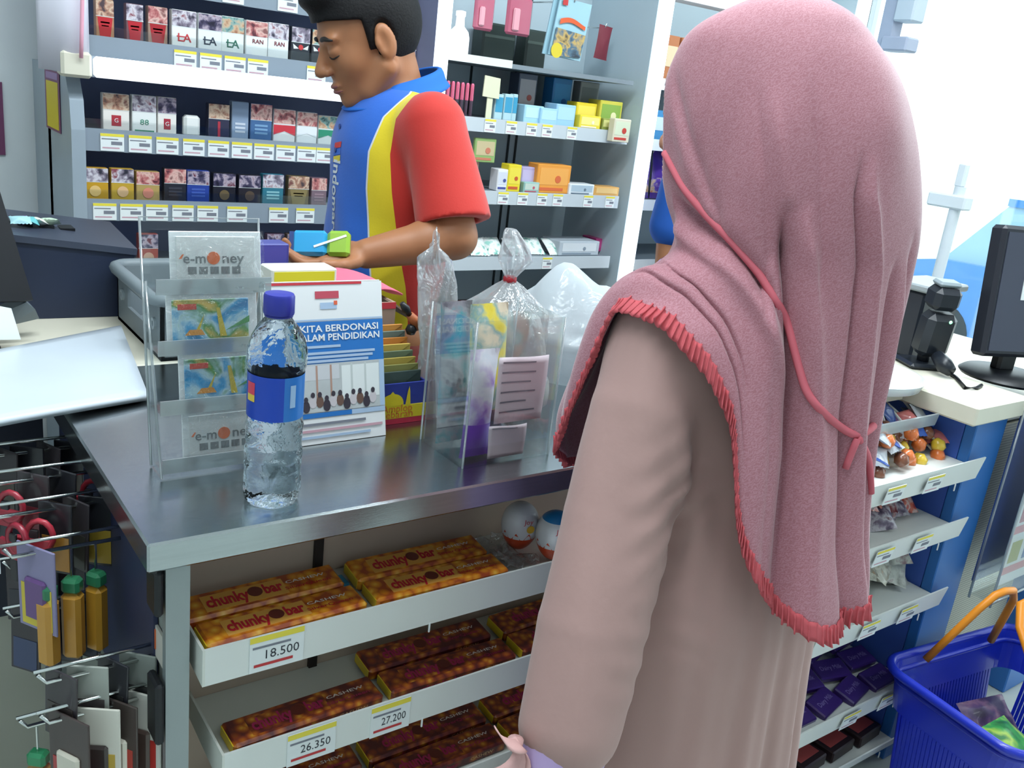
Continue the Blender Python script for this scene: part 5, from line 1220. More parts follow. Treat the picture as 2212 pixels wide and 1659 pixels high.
mkB = [sachet_maker('d1', .07, .06, .022, PIC('sachet_dark_red', ['#4a2a34', '#8a3a40', '#c8b8b8', '#5a4a5c'], 50)), sachet_maker('d2', .07, .06, .022, PIC('sachet_red_white', ['#c84a3c', '#e0c8c0', '#d86a4c', '#a83a34'], 50)), sachet_maker('d3', .07, .055, .02, PIC('sachet_plum', ['#4a4058', '#7a6a80', '#c8c4cc', '#6a3a48'], 50))]
cands(mkB, [('candy_sachet', 'dark red printed sachet', 'a'), ('candy_sachet', 'red and white printed sachet', 'b'), ('candy_sachet', 'plum grey printed sachet', 'c')], 48, sh[1], 1.56, ex0-.025, DY+.05, DY+.15, 5, 4, 'candy', 'the second candy shelf', 'second shelf sachets')
mkC = [sachet_maker('e1', .10, .08, .02, PIC('sachet_grey', ['#8a8c86', '#b8bab2', '#cfd2ca', '#9a7a80'], 40)), sachet_maker('e2', .09, .08, .02, PIC('sachet_cream', ['#b8b49c', '#d8d6c8', '#a09c8c', '#c89a6a'], 40))]
cands(mkC, [('snack_sachet', 'grey printed sachet', 'a'), ('snack_sachet', 'cream printed sachet', 'b')], 28, sh[2], 1.56, ex0-.035, DY+.055, DY+.14, 9, 4, 'snack', 'the third candy shelf', 'third shelf sachets')
# purple chocolate packs
PUR = M('purple_wrapper', '#3c2470', .3, coat=.4); PURL = M('purple_light', '#8a7ab8', .3); FOIL = M('silver_foil', '#c8ccd0', .2, metal=.8)
i = 0
for r in range(3):
    for c in range(4):
        x = 1.53+.10*c; y = DY+.045+.06*r; z = sh[3]+.001+.014*r
        t = thing('purple_chocolate', 'purple wrapped chocolate, '+('front', 'middle', 'rear')[r]+' row number '+('one', 'two', 'three', 'four')[c]+' on the fourth shelf', 'chocolate bar', (x, y, z), 0, 'purple chocolates'); t.rotation_euler = (.25, 0, .25*math.sin(3*r+c))
        MB().bbox((-.045, -.026, 0), (.045, .026, .016), PUR, .003).build('wrapper', t, local=True)
        p = MB(); p.text('Dairy Milk', .016, (0, 0, .0164), PURL, rot=(0, 0, 0), width=.06); p.box((.0452, -.02, .004), (.047, .02, .012), FOIL); p.build('print', t, local=True)
DKB = M('dark_brown_box', '#2c1e22', .4); RDT = M('dull_red_print', '#a84a48', .5)
for r in range(2):
    for c in range(4):
        x = 1.52+.105*c; y = DY+.07+.10*r; z = sh[4]+.001
        t = thing('dark_chocolate_box', 'dark brown box with red lettering, '+('front', 'rear')[r]+' row number '+('one', 'two', 'three', 'four')[c]+' on the lowest shelf', 'box', (x, y, z), 0, 'dark boxes on the lowest shelf'); t.rotation_euler = (0, 0, .08)
        MB().bbox((-.046, -.045, 0), (.046, .045, .03), DKB, .003).build('carton', t, local=True)
        p = MB(); p.box((-.036, -.03, .0295), (.036, .022, .0304), RDT); p.build('print', t, local=True)

# acrylic price list holder
fx0, fx1, fz0, fz1, fy0, fy1 = 2.04, 2.36, .43, .90, .79, .84
fr = thing('price_list_holder', 'clear acrylic holder with a printed product list beside the blue post', 'sign holder', ((fx0+fx1)/2, .82, fz0))
MB().box((fx0, fy0, fz0), (fx1, fy0+.003, fz1), ACR).build('front_sheet', fr)
MB().box((fx0, fy1-.003, fz0), (fx1, fy1, fz1), ACR).build('rear_sheet', fr)
m = MB()
for y in (fy0, fy1): m.tube([(fx0, y, fz0-.01), (fx0, y, fz1)], .003, ACRE, 6); m.tube([(fx1, y, fz0), (fx1, y, fz1)], .003, ACRE, 6)
m.tube([(fx0, fy0, fz0), (fx1, fy0, fz0)], .003, ACRE, 6); m.build('sheet_edge', fr, smooth=True)
MB().box((fx0, fy0+.003, fz0), (fx1, fy1-.003, fz0+.004), ACR).build('floor_sheet', fr)
MB().box((fx0+.002, fy1+.0005, fz0+.03), (fx1-.002, fy1+.006, fz1-.01), DBLUE).build('backing_board', fr)
m = MB(); px_, pz = fx0+.035, fz0+.03; pw, ph = fx1-fx0-.045, fz1-fz0-.04; yy = fy0+.012
m.box((px_, yy, pz), (px_+pw, yy+.001, pz+ph), CARDW); m.build('paper', fr)
m = MB(); y2 = yy-.0006
def pr_(u0, v0, u1, v1, mt): m.box((px_+pw*u0, y2, pz+ph*v0), (px_+pw*u1, yy, pz+ph*v1), mt)
PR = M('list_pink', '#d88a94', .5)
pr_(0, .90, 1, 1, M('list_lilac', '#b8b4dc', .5)); pr_(0, .76, 1, .86, M('list_red', '#c83a48', .5)); pr_(.06, .775, .9, .84, M('list_gold', '#d8a83a', .5)); pr_(0, .745, 1, .758, M('list_yellow', '#dcc24a', .5))
for r, v in enumerate((.54, .30, .06)):
    pr_(0, v, 1, v+.045, PR)
    for k in range(4):
        pr_(.05+.24*k, v+.065, .22+.24*k, v+.19, (M('list_photo_a', '#8a8f92', .5), M('list_photo_b', '#b86a78', .5), M('list_photo_c', '#a8a85a', .5), M('list_photo_d', '#5a7ab0', .5))[(k+r) % 4])
m.build('print', fr)
# perforated gondola panel and the next blue display
PEG = bpy.data.materials.new('perforated_beige'); PEG.use_nodes = True; MATS['perforated_beige'] = PEG
nt = PEG.node_tree; b_ = nt.nodes['Principled BSDF']; b_.inputs['Roughness'].default_value = .5
tc = nd(nt, 'ShaderNodeTexCoord'); mp = nd(nt, 'ShaderNodeMapping'); mp.inputs['Scale'].default_value = (150, 150, 150); nt.links.new(tc.outputs['Object'], mp.inputs[0])
sx_ = nd(nt, 'ShaderNodeSeparateXYZ'); nt.links.new(mp.outputs[0], sx_.inputs[0])
def fr_(o):
    a = nd(nt, 'ShaderNodeMath', operation='FRACT'); nt.links.new(o, a.inputs[0]); b = nd(nt, 'ShaderNodeMath', operation='SUBTRACT'); b.inputs[1].default_value = .5; nt.links.new(a.outputs[0], b.inputs[0])
    c = nd(nt, 'ShaderNodeMath', operation='POWER'); c.inputs[1].default_value = 2; nt.links.new(b.outputs[0], c.inputs[0]); return c
a1, a2 = fr_(sx_.outputs[0]), fr_(sx_.outputs[2]); ad = nd(nt, 'ShaderNodeMath', operation='ADD'); nt.links.new(a1.outputs[0], ad.inputs[0]); nt.links.new(a2.outputs[0], ad.inputs[1])
lt = nd(nt, 'ShaderNodeMath', operation='LESS_THAN'); lt.inputs[1].default_value = .09; nt.links.new(ad.outputs[0], lt.inputs[0])
mx = nd(nt, 'ShaderNodeMix'); mx.data_type = 'RGBA'; mx.inputs[6].default_value = (*rgb('#cfcdba'), 1); mx.inputs[7].default_value = (*rgb('#85857a'), 1); nt.links.new(lt.outputs[0], mx.inputs[0]); nt.links.new(mx.outputs[2], b_.inputs['Base Color'])
gd = thing('perforated_gondola', 'beige perforated panel unit with blue post beyond the candy display', 'shelf', (2.4, 1.1, 0))
MB().box((ex1+.002, .92, 0), (2.47, .935, .80), PEG).build('perforated_panel', gd)
MB().bbox((2.47, .86, 0), (2.60, 1.4, .84), BLUEP, .003).build('end_post', gd)
MB().box((ex1+.022, .92, .81), (2.7, 1.44, .865), CREAM).build('top_board', gd)
MB().box((ex1+.01, .936, 0), (2.47, 1.42, .06), PALE).build('plinth', gd)
MB().box((ex1+.02, 1.40, .06), (2.47, 1.42, .81), PALE).build('rear_panel', gd)

# ------------------------------------------------------------------ second till on the cream top
DT = .905
wt2 = thing('white_tray', 'shallow round white tray on the cream top of the candy display', 'tray', (1.73, 1.06, .8994))
MB().lathe([(0, .001), (.10, .001), (.13, .012), (.138, .03), (.133, .031), (.124, .016), (.098, .006), (0, .006)], M('tray_gloss_white', '#e4ebec', .25, coat=.4), seg=48).build('dish', wt2, smooth=True, local=True, auto=50)
# monitor seen from behind/side
mn = onz(2150, 815, DT); mx_, my_ = float(mn[0])+.02, float(mn[1])-.01
mo2 = thing('second_monitor', 'dark grey till monitor on a black foot at the right picture edge', 'monitor', (mx_, my_, DT)); mo2.rotation_euler = (0, 0, -.35)
DG = M('monitor_dark', '#3f4353', .4); DG2 = M('monitor_edge', '#23262f', .4)
MB().lathe([(0, 0), (.095, .0), (.10, .006), (.09, .014), (.03, .02), (0, .02)], BLACK, seg=32).build('foot', mo2, smooth=True, local=True, auto=40)
m = MB(); m.bbox((-.025, .0, .015), (.025, .03, .16), BLACK, .006); m.build('neck', mo2, local=True)
m = MB(); R = Matrix.Translation((0.04, -.01, .055)) @ Matrix.Rotation(-.12, 4, 'X')
m.bbox((-.15, -.022, 0), (.17, .022, .29), DG2, .008, mat=R); m.build('bezel', mo2, local=True)
m = MB(); m.box((-.137, -.0235, .014), (.157, -.021, .276), DG, mat=R); m.build('screen', mo2, local=True)
m = MB(); m.box((-.04, -.0245, .05), (.15, -.0235, .19), M('screen_paper', '#c8cac4', .5), mat=R); m.box((-.04, -.025, .19), (.15, -.0235, .21), M('screen_tan', '#c89a6a', .5), mat=R); m.box((-.075, -.025, .13), (-.05, -.0235, .19), TAGW, mat=R); m.build('notice_sheet', mo2, local=True)
# customer display / scanner on a stand with green light
sn = onz(1998, 798, DT); s_x, s_y = float(sn[0])+.02, float(sn[1])+.02
scn = thing('barcode_scanner', 'black barcode scanner on a stand with a green light', 'scanner', (s_x, s_y, DT)); scn.rotation_euler = (0, 0, -.5)
SG = M('scanner_black', '#1d222a', .35)
m = MB(); m.bbox((-.05, -.04, 0), (.05, .05, .014), SG, .006); m.build('base', scn, local=True)
m = MB(); m.bbox((-.033, -.028, .03), (.040, .03, .135), SG, .014, mat=Matrix.Rotation(.12, 4, 'X')); m.build('body', scn, local=True)
m = MB(); m.tube([(-.0, 0, .01), (-.0, .008, .05)], .014, SG, 10); m.build('neck', scn, smooth=True, local=True)
m = MB(); m.bbox((-.035, -.03, .142), (.03, .028, .195), SG, .012, mat=Matrix.Rotation(.1, 4, 'X')); m.build('head', scn, local=True)
m = MB(); m.bbox((-.030, -.02, .196), (.024, .02, .208), M('scanner_grey', '#8a969c', .4), .005, mat=Matrix.Rotation(.1, 4, 'X')); m.build('top_cover', scn, local=True)
m = MB(); m.lathe([(.004, 0), (.003, .002), (0, .0025)], GLOW('green_led', '#2fe07a', 4.0), mat=Matrix.Translation((.012, -.046, .118)) @ Matrix.Rotation(PI/2, 4, 'X'), seg=12); m.build('indicator_light', scn, local=True)
m = MB(); m.tube([(.0, -.045, .04), (.005, -.075, .025), (.01, -.095, .018)], [.014, .019, .013], SG, 12); m.build('handle_grip', scn, smooth=True, local=True)
# cream box leaning behind the scanner and cable
bxn = thing('keyboard_unit', 'flat grey keyboard unit between the scanner and the monitor', 'keyboard', (s_x+.12, s_y+.10, DT))
MB().bbox((-.09, -.05, 0), (.07, .05, .16), M('unit_black', '#2a2f38', .4), .006).build('housing', bxn, local=True)
MB().bbox((-.10, -.06, .161), (.08, .055, .178), M('unit_grey', '#9aa2a6', .4), .004).build('tray_top', bxn, local=True)
c0 = onz(2065, 815, DT+.004); c1 = onz(2085, 838, DT+.004); c2 = onz(2110, 838, DT+.004); c3 = onz(2030, 790, DT+.004)
MB().tube([tuple(c3), tuple(c0), tuple(c1), tuple(c2), tuple(onz(2120, 832, DT+.004))], .004, BLACK, 8).build('black_cable', label='black cable curling over the cream top before the monitor', cat='cable', smooth=True)
# column behind scanner near the window: pole with bracket
p0 = onx(2030, 580, 3.3); p1 = onx(2058, 430, 3.3)
pl = thing('pole_stand', 'pale grey pole stand with a cross arm before the bright window', 'stand', (3.3, float(p0[1]), 0))
GP = M('pole_grey', '#dfe6ea', .4); yb = float(p0[1]); zb = float(onx(2058, 432, 3.3)[2])
m = MB(); m.tube([(3.3, yb, .015), (3.3, yb, zb+.05)], .02, GP, 12); m.build('pole', pl, smooth=True, auto=40)
m = MB(); m.bbox((3.27, yb-.045, zb-.03), (3.33, yb+.1, zb+.02), GP, .006); m.build('cross_arm', pl)
MB().lathe([(0, 0), (.16, 0), (.16, .008), (.03, .018), (0, .018)], GP, c=(3.3, yb, .0005), seg=32).build('base', pl, smooth=True, auto=40)
MB().bbox((3.285, yb-.01, zb+.05), (3.315, yb+.02, zb+.13), GP, .004).build('clamp', pl)
# hanging speaker silhouette
q0, q1 = onx(1900, 0, 3.2), onx(1985, 0, 3.2)
sp_ = thing('hanging_bracket', 'grey hanging bracket with two arms against the bright window', 'bracket', (3.2, float(q0[1]), float(onx(1900, 80, 3.2)[2])))
HG = M('bracket_grey', '#a8b0c4', .45)
za, zb2 = float(onx(1920, 100, 3.2)[2]), ZC-.002; ya = float(onx(1908, 60, 3.2)[1])
MB().box((3.18, ya-.05, za), (3.24, ya, zb2), HG).build('drop_post', sp_)
z1_, z2_ = float(onx(1960, 48, 3.2)[2]), float(onx(1960, 10, 3.2)[2]); ye = float(onx(1983, 30, 3.2)[1])
MB().bbox((3.17, ye, z1_), (3.25, ya-.05, z2_+.1), M('bracket_pale', '#c0ccd8', .45), .006).build('upper_arm', sp_)
z1_ = float(onx(1950, 112, 3.2)[2]); ye = float(onx(1966, 105, 3.2)[1])
MB().bbox((3.17, ye, z1_), (3.25, ya-.02, z1_+.05), HG, .006).build('lower_arm', sp_)

# ------------------------------------------------------------------ shopping basket
RZ = .33
k0, k1, k2 = onz(1925, 1432, RZ), onz(2212, 1352, RZ), onz(2130, 1640, RZ)
ang = math.atan2(k1[1]-k0[1], k1[0]-k0[0])*.8-.02
ux = np.array([math.cos(ang), math.sin(ang)]); uy = np.array([math.sin(ang), -math.cos(ang)])   # along, towards the viewer
BL, BW = .46, .32
corner = np.array([k0[0]-.004, k0[1]+.012]); cen = corner+ux*BL/2+uy*BW/2
bk = thing('shopping_basket', 'deep blue plastic shopping basket with slatted sides and orange handles', 'basket', (float(cen[0]), float(cen[1]), 0.0)); bk.rotation_euler = (0, 0, ang)
BB = M('basket_blue', '#1a2fb4', .32, coat=.2)
H = RZ; tp = .04      # taper
def ringpts(z, inset=0.0, n=6):
    s = tp*(1-z/H)+inset; return rrect(-BL/2+s, -BW/2+s, BL/2-s, BW/2-s, .05, n)
m = MB()
def band(z0, z1, th=.003):
    A, B = ringpts(z0), ringpts(z1); A2, B2 = ringpts(z0, th), ringpts(z1, th); n = len(A)
    v = [(x, y, z0) for x, y in A]+[(x, y, z1) for x, y in B]+[(x, y, z0) for x, y in A2]+[(x, y, z1) for x, y in B2]
    f = []
    for i in range(n):
        j = (i+1) % n; f += [(i, j, n+j, n+i), (2*n+j, 2*n+i, 3*n+i, 3*n+j), (n+i, n+j, 3*n+j, 3*n+i), (j, i, 2*n+i, 2*n+j)]
    m.add(v, f, BB)
band(H*.70, H-.008); band(H*.0+.002, H*.16); m.build('wall_bands', bk, local=True)
fl_ = MB(); fl_.slab([(x, y, .002) for x, y in ringpts(0)], .004, BB); fl_.build('floor_plate', bk, local=True)
rm = MB(); rm.tube([(x, y, H-.006) for x, y in rrect(-BL/2-.006, -BW/2-.006, BL/2+.006, BW/2+.006, .055, 8)], .010, BB, 10, closed=True)
rm.build('rim', bk, smooth=True, local=True)
rm = MB(); rm.tube([(x, y, H-.030) for x, y in rrect(-BL/2+.006, -BW/2+.006, BL/2-.006, BW/2-.006, .05, 8)], .006, BB, 8, closed=True); rm.build('inner_ledge', bk, smooth=True, local=True)
ns = 0
SLAT = MB().box((-.0038, -.0015, 0), (.0038, .0015, H*.56), BB).build('slat', bk, local=True)
first = True
def slat(x, y, rz, tx, ty):
    global first
    if first: o = SLAT; first = False
    else: o = share(SLAT, 'slat', bk)
    o.location = (x, y, H*.15); o.rotation_euler = (tx, ty, rz)
sl_ = math.atan(tp/H)
nx_, ny_ = 30, 20
s0_ = tp*(1-.15)
for i in range(nx_):
    x = (-BL/2+.075)+(BL-.15)*i/(nx_-1)
    slat(x, BW/2-s0_-.001, 0, -sl_, 0); slat(x, -BW/2+s0_+.001, 0, sl_, 0)
for i in range(ny_):
    y = (-BW/2+.07)+(BW-.14)*i/(ny_-1)
    o = None
    slat(BL/2-s0_-.001, y, PI/2, 0, sl_) if False else None
    for sgn in (-1, 1):
        o = share(SLAT, 'slat', bk); o.location = (sgn*(BL/2-s0_-.001), y, H*.15)
        o.rotation_euler = (Matrix.Rotation(sgn*sl_, 3, 'Y') @ Matrix.Rotation(PI/2, 3, 'Z')).to_euler()
OR = M('handle_orange', '#e08a1e', .4)
for nm, (ya, yb2, z_, xo) in enumerate(((BW/2-.018, .09, H+.155, .0), (-BW/2+.018, .05, H+.150, .03))):
    pts = []
    xa = .115
    L0 = Vector((-xa+xo, ya, H-.012)); L1 = Vector((-xa*.35+xo+.0, yb2, z_)); R1 = Vector((xa*.55+xo, yb2, z_)); R0 = Vector((xa+xo, ya, H-.012))
    P = [L0, L0.lerp(L1, .45), L0.lerp(L1, .85), L1+Vector((.02, 0, .008)), L1.lerp(R1, .5)+Vector((0, 0, .012)), R1+Vector((-.02, 0, .008)), R0.lerp(R1, .85), R0.lerp(R1, .45), R0]
    h_ = MB(); h_.tube(P, .0085, OR, 10); h_.build('handle', bk, smooth=True, local=True)
gl = lambda x, y, z: tuple(Matrix.Translation(bk.location) @ Matrix.Rotation(ang, 4, 'Z') @ Vector((x, y, z)))
pouch('green_snack_bag', 'green and yellow snack bag lying in the blue basket', 'snack bag', gl(.0, -.085, .165), (-1.2, .08, ang+.15), .15, .12, .05, PIC('green_bag_print', ['#1f6a34', '#3fa04a', '#a8c84a', '#2c7a3c'], 16), seed=21)
pouch('purple_snack_bag', 'dark purple snack bag at the back of the blue basket', 'snack bag', gl(.07, .03, .13), (-.9, 0, ang-.1), .15, .10, .05, PIC('purple_bag_print', ['#2c1e3c', '#4a3460', '#7a5a70', '#352648'], 18), seed=22)
pouch('red_wafer_pack', 'red and white wafer pack against the near side of the blue basket', 'packet', gl(-.115, -.07, .19), (-1.3, .05, ang+.5), .06, .085, .03, PIC('red_pack_print', ['#c83a34', '#e8dcd4', '#4a6ab0', '#d8584c'], 18), seed=23)

# ------------------------------------------------------------------ outdoors: a parked blue car
car = thing('parked_car', 'pale blue parked car seen through the bright shop window', 'car', (8.6, 3.1, -.45)); car.rotation_euler = (0, 0, -1.2)
CBM = M('car_blue', '#3f7cc0', .3, coat=.5); CGL = M('car_glass', '#8fb0c4', .1)
m = MB(); m.slab([(-2.0, -.8, .35), (2.0, -.8, .35), (2.05, -.8, .75), (1.3, -.8, .92), (-1.3, -.8, .95), (-2.05, -.8, .8)], -1.6, CBM); m.build('body', car, local=True)
m = MB(); m.slab([(-1.3, -.72, .93), (1.25, -.72, .92), (.7, -.68, 1.42), (-.9, -.68, 1.45)], -1.42, CGL); m.build('cabin', car, local=True)
m = MB(); m.box((-.92, -.7, 1.44), (.72, .7, 1.50), CBM); m.build('roof', car, local=True)
for x in (-1.25, 1.25):
    for y in (-.72, .72): MB().lathe([(.05, -.09), (.3, -.09), (.32, -.05), (.32, .05), (.3, .09), (.05, .09)], BLACK, mat=Matrix.Translation((x, y, .32)) @ Matrix.Rotation(PI/2, 4, 'X'), seg=28).build('wheel', car, local=True)

# ------------------------------------------------------------------ people
def SKIN(name, col): return M(name, col, .5, var=.08, vscale=25, sss=.08)
def unit(v): v = np.array(v, float); return v/np.linalg.norm(v)
def head_axes(yaw_dir, pitch):
    """rows forward, left, up; pitch > 0 looks down"""
    fw = unit((yaw_dir[0], yaw_dir[1], 0)); lf = np.array([-fw[1], fw[0], 0]); up = np.array([0, 0, 1.0])
    f2 = fw*math.cos(pitch)-up*math.sin(pitch); u2 = fw*math.sin(pitch)+up*math.cos(pitch); return np.array([f2, lf, u2])
def sdf_head(S, c, A, sc=1.0, ears=True):
    W = lambda f, l, u: np.array(c)+sc*(A[0]*f+A[1]*l+A[2]*u)
    S.ell(W(-.012, 0, .032), np.array((.096, .074, .088))*sc, A, k=.01)
    S.ell(W(.028, 0, -.035), np.array((.060, .056, .080))*sc, A, k=.03)
    S.ell(W(.058, 0, -.092), np.array((.026, .028, .020))*sc, A, k=.022)
    for s in (-1, 1):
        S.ell(W(.045, s*.038, -.022), np.array((.028, .020, .026))*sc, A, k=.02)      # cheek
        S.ell(W(.073, s*.028, .026), np.array((.012, .024, .009))*sc, A, k=.014)       # brow ridge
        S.ell(W(.092, s*.031, .004), np.array((.012, .018, .010))*sc, A, k=.010, sub=True)
        S.ell(W(.071, s*.031, .003), np.array((.0155, .0165, .0145))*sc, A, k=.003)
        S.cap(W(-.005, s*.060, -.05), W(.03, s*.040, -.085), .022*sc, .018*sc, k=.02)  # jaw
        if ears:
            S.ell(W(-.012, s*.078, -.005), np.array((.020, .008, .033))*sc, A, k=.006)
            S.ell(W(-.004, s*.088, -.002), np.array((.012, .008, .022))*sc, A, k=.003, sub=True); S.cap(W(.004, s*.080, -.006), W(.003, s*.079, .004), .005*sc, .004*sc, k=.004)
    S.cap(W(.082, 0, .014), W(.106, 0, -.026), .0075*sc, .0115*sc, k=.010)
    for s in (-1, 1): S.ell(W(.096, s*.012, -.030), np.array((.010, .008, .008))*sc, A, k=.006)
    S.ell(W(.084, 0, -.058), np.array((.011, .023, .0062))*sc, A, k=.004)
    S.ell(W(.082, 0, -.069), np.array((.011, .020, .0065))*sc, A, k=.004)
    return W
def hand(S, w, d, n, L=.17, side=1, curl=(.5, .6, .6, .6, .7), spread=.02):
    """w wrist, d pointing direction, n back-of-hand normal, side = +1 thumb towards n x d"""
    d = unit(d); n = unit(np.array(n)-d*np.dot(n, d)); t = np.cross(n, d)*side; w = np.array(w)
    s = L/.18
    S.cap(w, w+d*.03*s, .022*s, .026*s, k=.012, sq=(n, .62))
    pc = w+d*.055*s
    S.rbox(pc, (.040*s, .038*s, .0125*s), np.array([d, t, n]), rad=.012*s, k=.014)
    for i, (o, ln) in enumerate(((.027, .072), (.009, .080), (-.010, .075), (-.027, .060))):
        b = w+d*.088*s+t*o*s; c1 = curl[i+1]; dirs = unit(d+t*spread*(1.5-i)); r = .0088*s
        for (seg, rr) in ((.45, 1.0), (.30, .92), (.25, .82)):
            e = b+dirs*ln*seg*s; S.cap(b, e, r, r*rr, k=.003); b = e; r *= rr; dirs = unit(dirs*math.cos(c1)-n*math.sin(c1))
    b = w+d*.025*s+t*.030*s; c1 = curl[0]; dirs = unit(d*.75+t*.65-n*.25); r = .0115*s
    for (ln, rr) in ((.034, .95), (.030, .88), (.024, .8)):
        e = b+dirs*ln*s; S.cap(b, e, r, r*rr, k=.005); b = e; r *= rr; dirs = unit(dirs*math.cos(c1*.6)+(d*.6-n*.5)*math.sin(c1*.6))

# ======================= the customer =======================
C0 = np.array([.86, .70]); cust = thing('person', 'person in pink headscarf and dusty pink robe standing at the counter, seen from behind', 'person', (.86, .70, 0))
SK1 = SKIN('skin_light_brown', '#b98468')
wl = lambda x, y, z: np.array([C0[0]+x, C0[1]+y, z])
HD = unit((-.34, .94))
AX = head_axes(HD, .15)
def dep(x, y, d): return EYE+ray(x, y)*d/F_PX
shL, elL, wrL = dep(1432, 735, 1.03), dep(1335, 1130, 1.015), dep(1222, 1590, .985)
hdL = unit(np.array([-.12, .25, -1.0]))
S = SDF((.38, .42, 0), (1.24, .94, 1.56), .0055)
hc = wl(-.012, .018, 1.405); sdf_head(S, hc, AX, .97, ears=False)
S.cap(wl(-.005, .0, 1.33), wl(0, -.01, 1.19), .050, .058, k=.02)
S.cap(wl(0, 0, 1.16), wl(0, 0, .98), .135, .115, k=.02, sq=((0, 1, 0), .62)); S.cap(wl(0, 0, .98), wl(0, 0, .82), .12, .145, k=.03, sq=((0, 1, 0), .75))
for s in (-1, 1):
    S.cap(wl(s*.075, .0, .80), wl(s*.075, .01, .44), .075, .052, k=.02); S.cap(wl(s*.075, .01, .44), wl(s*.075, -.01, .07), .048, .034, k=.02); S.cap(wl(s*.075, -.015, .035), wl(s*.078, .11, .025), .032, .026, k=.02)
S.cap(wl(-.10, 0, 1.145), shL, .045, .042, k=.02); S.cap(shL, elL, .040, .034, k=.015); S.cap(elL, wrL, .034, .024, k=.015)
shR, elR, wrR = wl(.155, 0, 1.16), wl(.185, -.01, .93), wl(.175, .06, .72)
S.cap(wl(.12, 0, 1.165), shR, .05, .048, k=.02); S.cap(shR, elR, .044, .036, k=.015); S.cap(elR, wrR, .036, .024, k=.015)
hand(S, wrL, hdL, (-1, .2, -.1), .165, 1); hand(S, wrR, (0, .25, -1), (1, 0, 0), .165, -1)
S.mb(SK1).build('body', cust, smooth=True)
# robe
ROBE = M('robe_dusty_pink', '#ad8a84', .75, var=.05, vscale=6, bump=.06, bscale=90, sheen=.15)
LIL = M('lilac_lining', '#b49bc6', .7)
S = SDF((.40, .40, .03), (1.28, 1.00, 1.24), .0055)
S.cap(wl(0, 0, 1.13), wl(0, 0, 1.0), .158, .150, k=.02, sq=((0, 1, 0), .66)); S.cap(wl(0, 0, 1.0), wl(0, 0, .80), .150, .178, k=.05, sq=((0, 1, 0), .74))
S.cap(wl(.005, -.020, .80), wl(.01, -.040, .05), .182, .230, k=.05, sq=((0, 1, 0), .74))
S.cap(wl(-.11, 0, 1.135), wl(.12, 0, 1.145), .050, .052, k=.03)
ap = [shL, shL*.6+elL*.4+np.array([-.003, -.002, 0]), elL, elL*.5+wrL*.5+np.array([-.002, 0, 0]), wrL+np.array([.004, 0, .012])]; ar = [.056, .0595, .0615, .0595, .0545]
for k_ in range(4): S.cap(ap[k_], ap[k_+1], ar[k_], ar[k_+1], k=.03 if k_ == 0 else .002)
S.cap(shR, elR, .064, .066, k=.03); S.cap(elR, wrR+np.array([0, 0, .02]), .066, .058, k=.02)
def folds(g, X, Y, Z):
    a = np.arctan2(X-C0[0], Y-C0[1]); d = np.sqrt((X-C0[0])**2+(Y-C0[1])**2)
    low = np.clip((1.02-Z)/.5, 0, 1)
    f = .0085*low*np.sin(17*a+1.5*np.sin(3*a))*np.clip(d/.1, 0, 1)+.004*low*np.sin(31*a+2)
    # sleeve creases around the elbow
    t = np.clip((elL[0]+.16-X)/.12, 0, 1); e = np.exp(-((Z-1.0)/.16)**2)
    s_ = np.clip((X*.79-Y*.61-(elL[0]*.79-elL[1]*.61)+.01)/.05, 0, 1)      # inner side of the arm
    e2 = np.exp(-((Z-1.0)/.07)**2)
    f = f*(1-t)+t*(e2*s_*.0022*np.sin(190*(Z-.5*X))+.0013*np.sin(95*(X*.79-Y*.61)+9*Z)+.0016*s_*np.exp(-((Z-.85)/.06)**2)*np.sin(170*(Z+.4*X)))
    # armpit gathers
    p = np.exp(-(((X-.745)/.05)**2+((Y-.60)/.08)**2+((Z-1.02)/.12)**2)); f = f+p*.006*np.sin(75*(X+Z*.5))
    return g+f.astype(np.float32)
S.field(folds)
S.field(lambda g, X, Y, Z: np.maximum(g, .045-Z+0*X+0*Y))
rb = S.mb(ROBE); V = np.array(rb.v); k = rb.mi(LIL)
cen = V[np.array(rb.f)].mean(1)
isl = (cen[:, 1] > C0[1]+.035) & (cen[:, 0] > .70) & (np.abs(cen[:, 0]-C0[0]) < .165) & (cen[:, 2] > .5)
rb.m = [k if q else 0 for q in isl]
robe = rb.build('robe', cust, smooth=True)
# cuff and ribbon
arm = unit(wrL-elL)
cuf = MB(); cuf.tube([wrL-arm*.012, wrL+arm*.008, wrL+arm*.03, wrL+arm*.048], [.050, .049, .045, .043], LIL, 28); cuf.build('cuff', cust, smooth=True)
rbp = dep(1108, 1600, .955); rib = MB()
for s, (dx, dz) in enumerate(((-.022, .020), (-.020, -.034), (.004, -.040))):
    rib.grid(lambda u, v: (rbp[0]+dx*u+.004*math.sin(6*u)-.006*(v-.5), rbp[1]-.006-.012*math.sin(PI*u)+.016*(v-.5), rbp[2]+dz*u+.010*(v-.5)*(.4+u)), 10, 4, M('ribbon_pink', '#d6a8a4', .6))
rib.lathe([(0, -.007), (.008, -.004), (.008, .004), (0, .007)], M('ribbon_pink', '#d6a8a4', .6), c=tuple(rbp+np.array([0, -.004, 0])), seg=12)
rib.build('ribbon_bow', cust, smooth=True, solid=.0015)
for s in (-1, 1):
    sh_ = SDF((.86+s*.075-.07, .58, -.005), (.86+s*.075+.07, .90, .12), .005); sh_.cap(wl(s*.075, -.03, .035), wl(s*.078, .115, .032), .040, .036, k=.01); sh_.field(lambda g, X, Y, Z: np.maximum(g, .001-Z+0*X+0*Y)); sh_.mb(BLACK).build('shoe', cust, smooth=True)
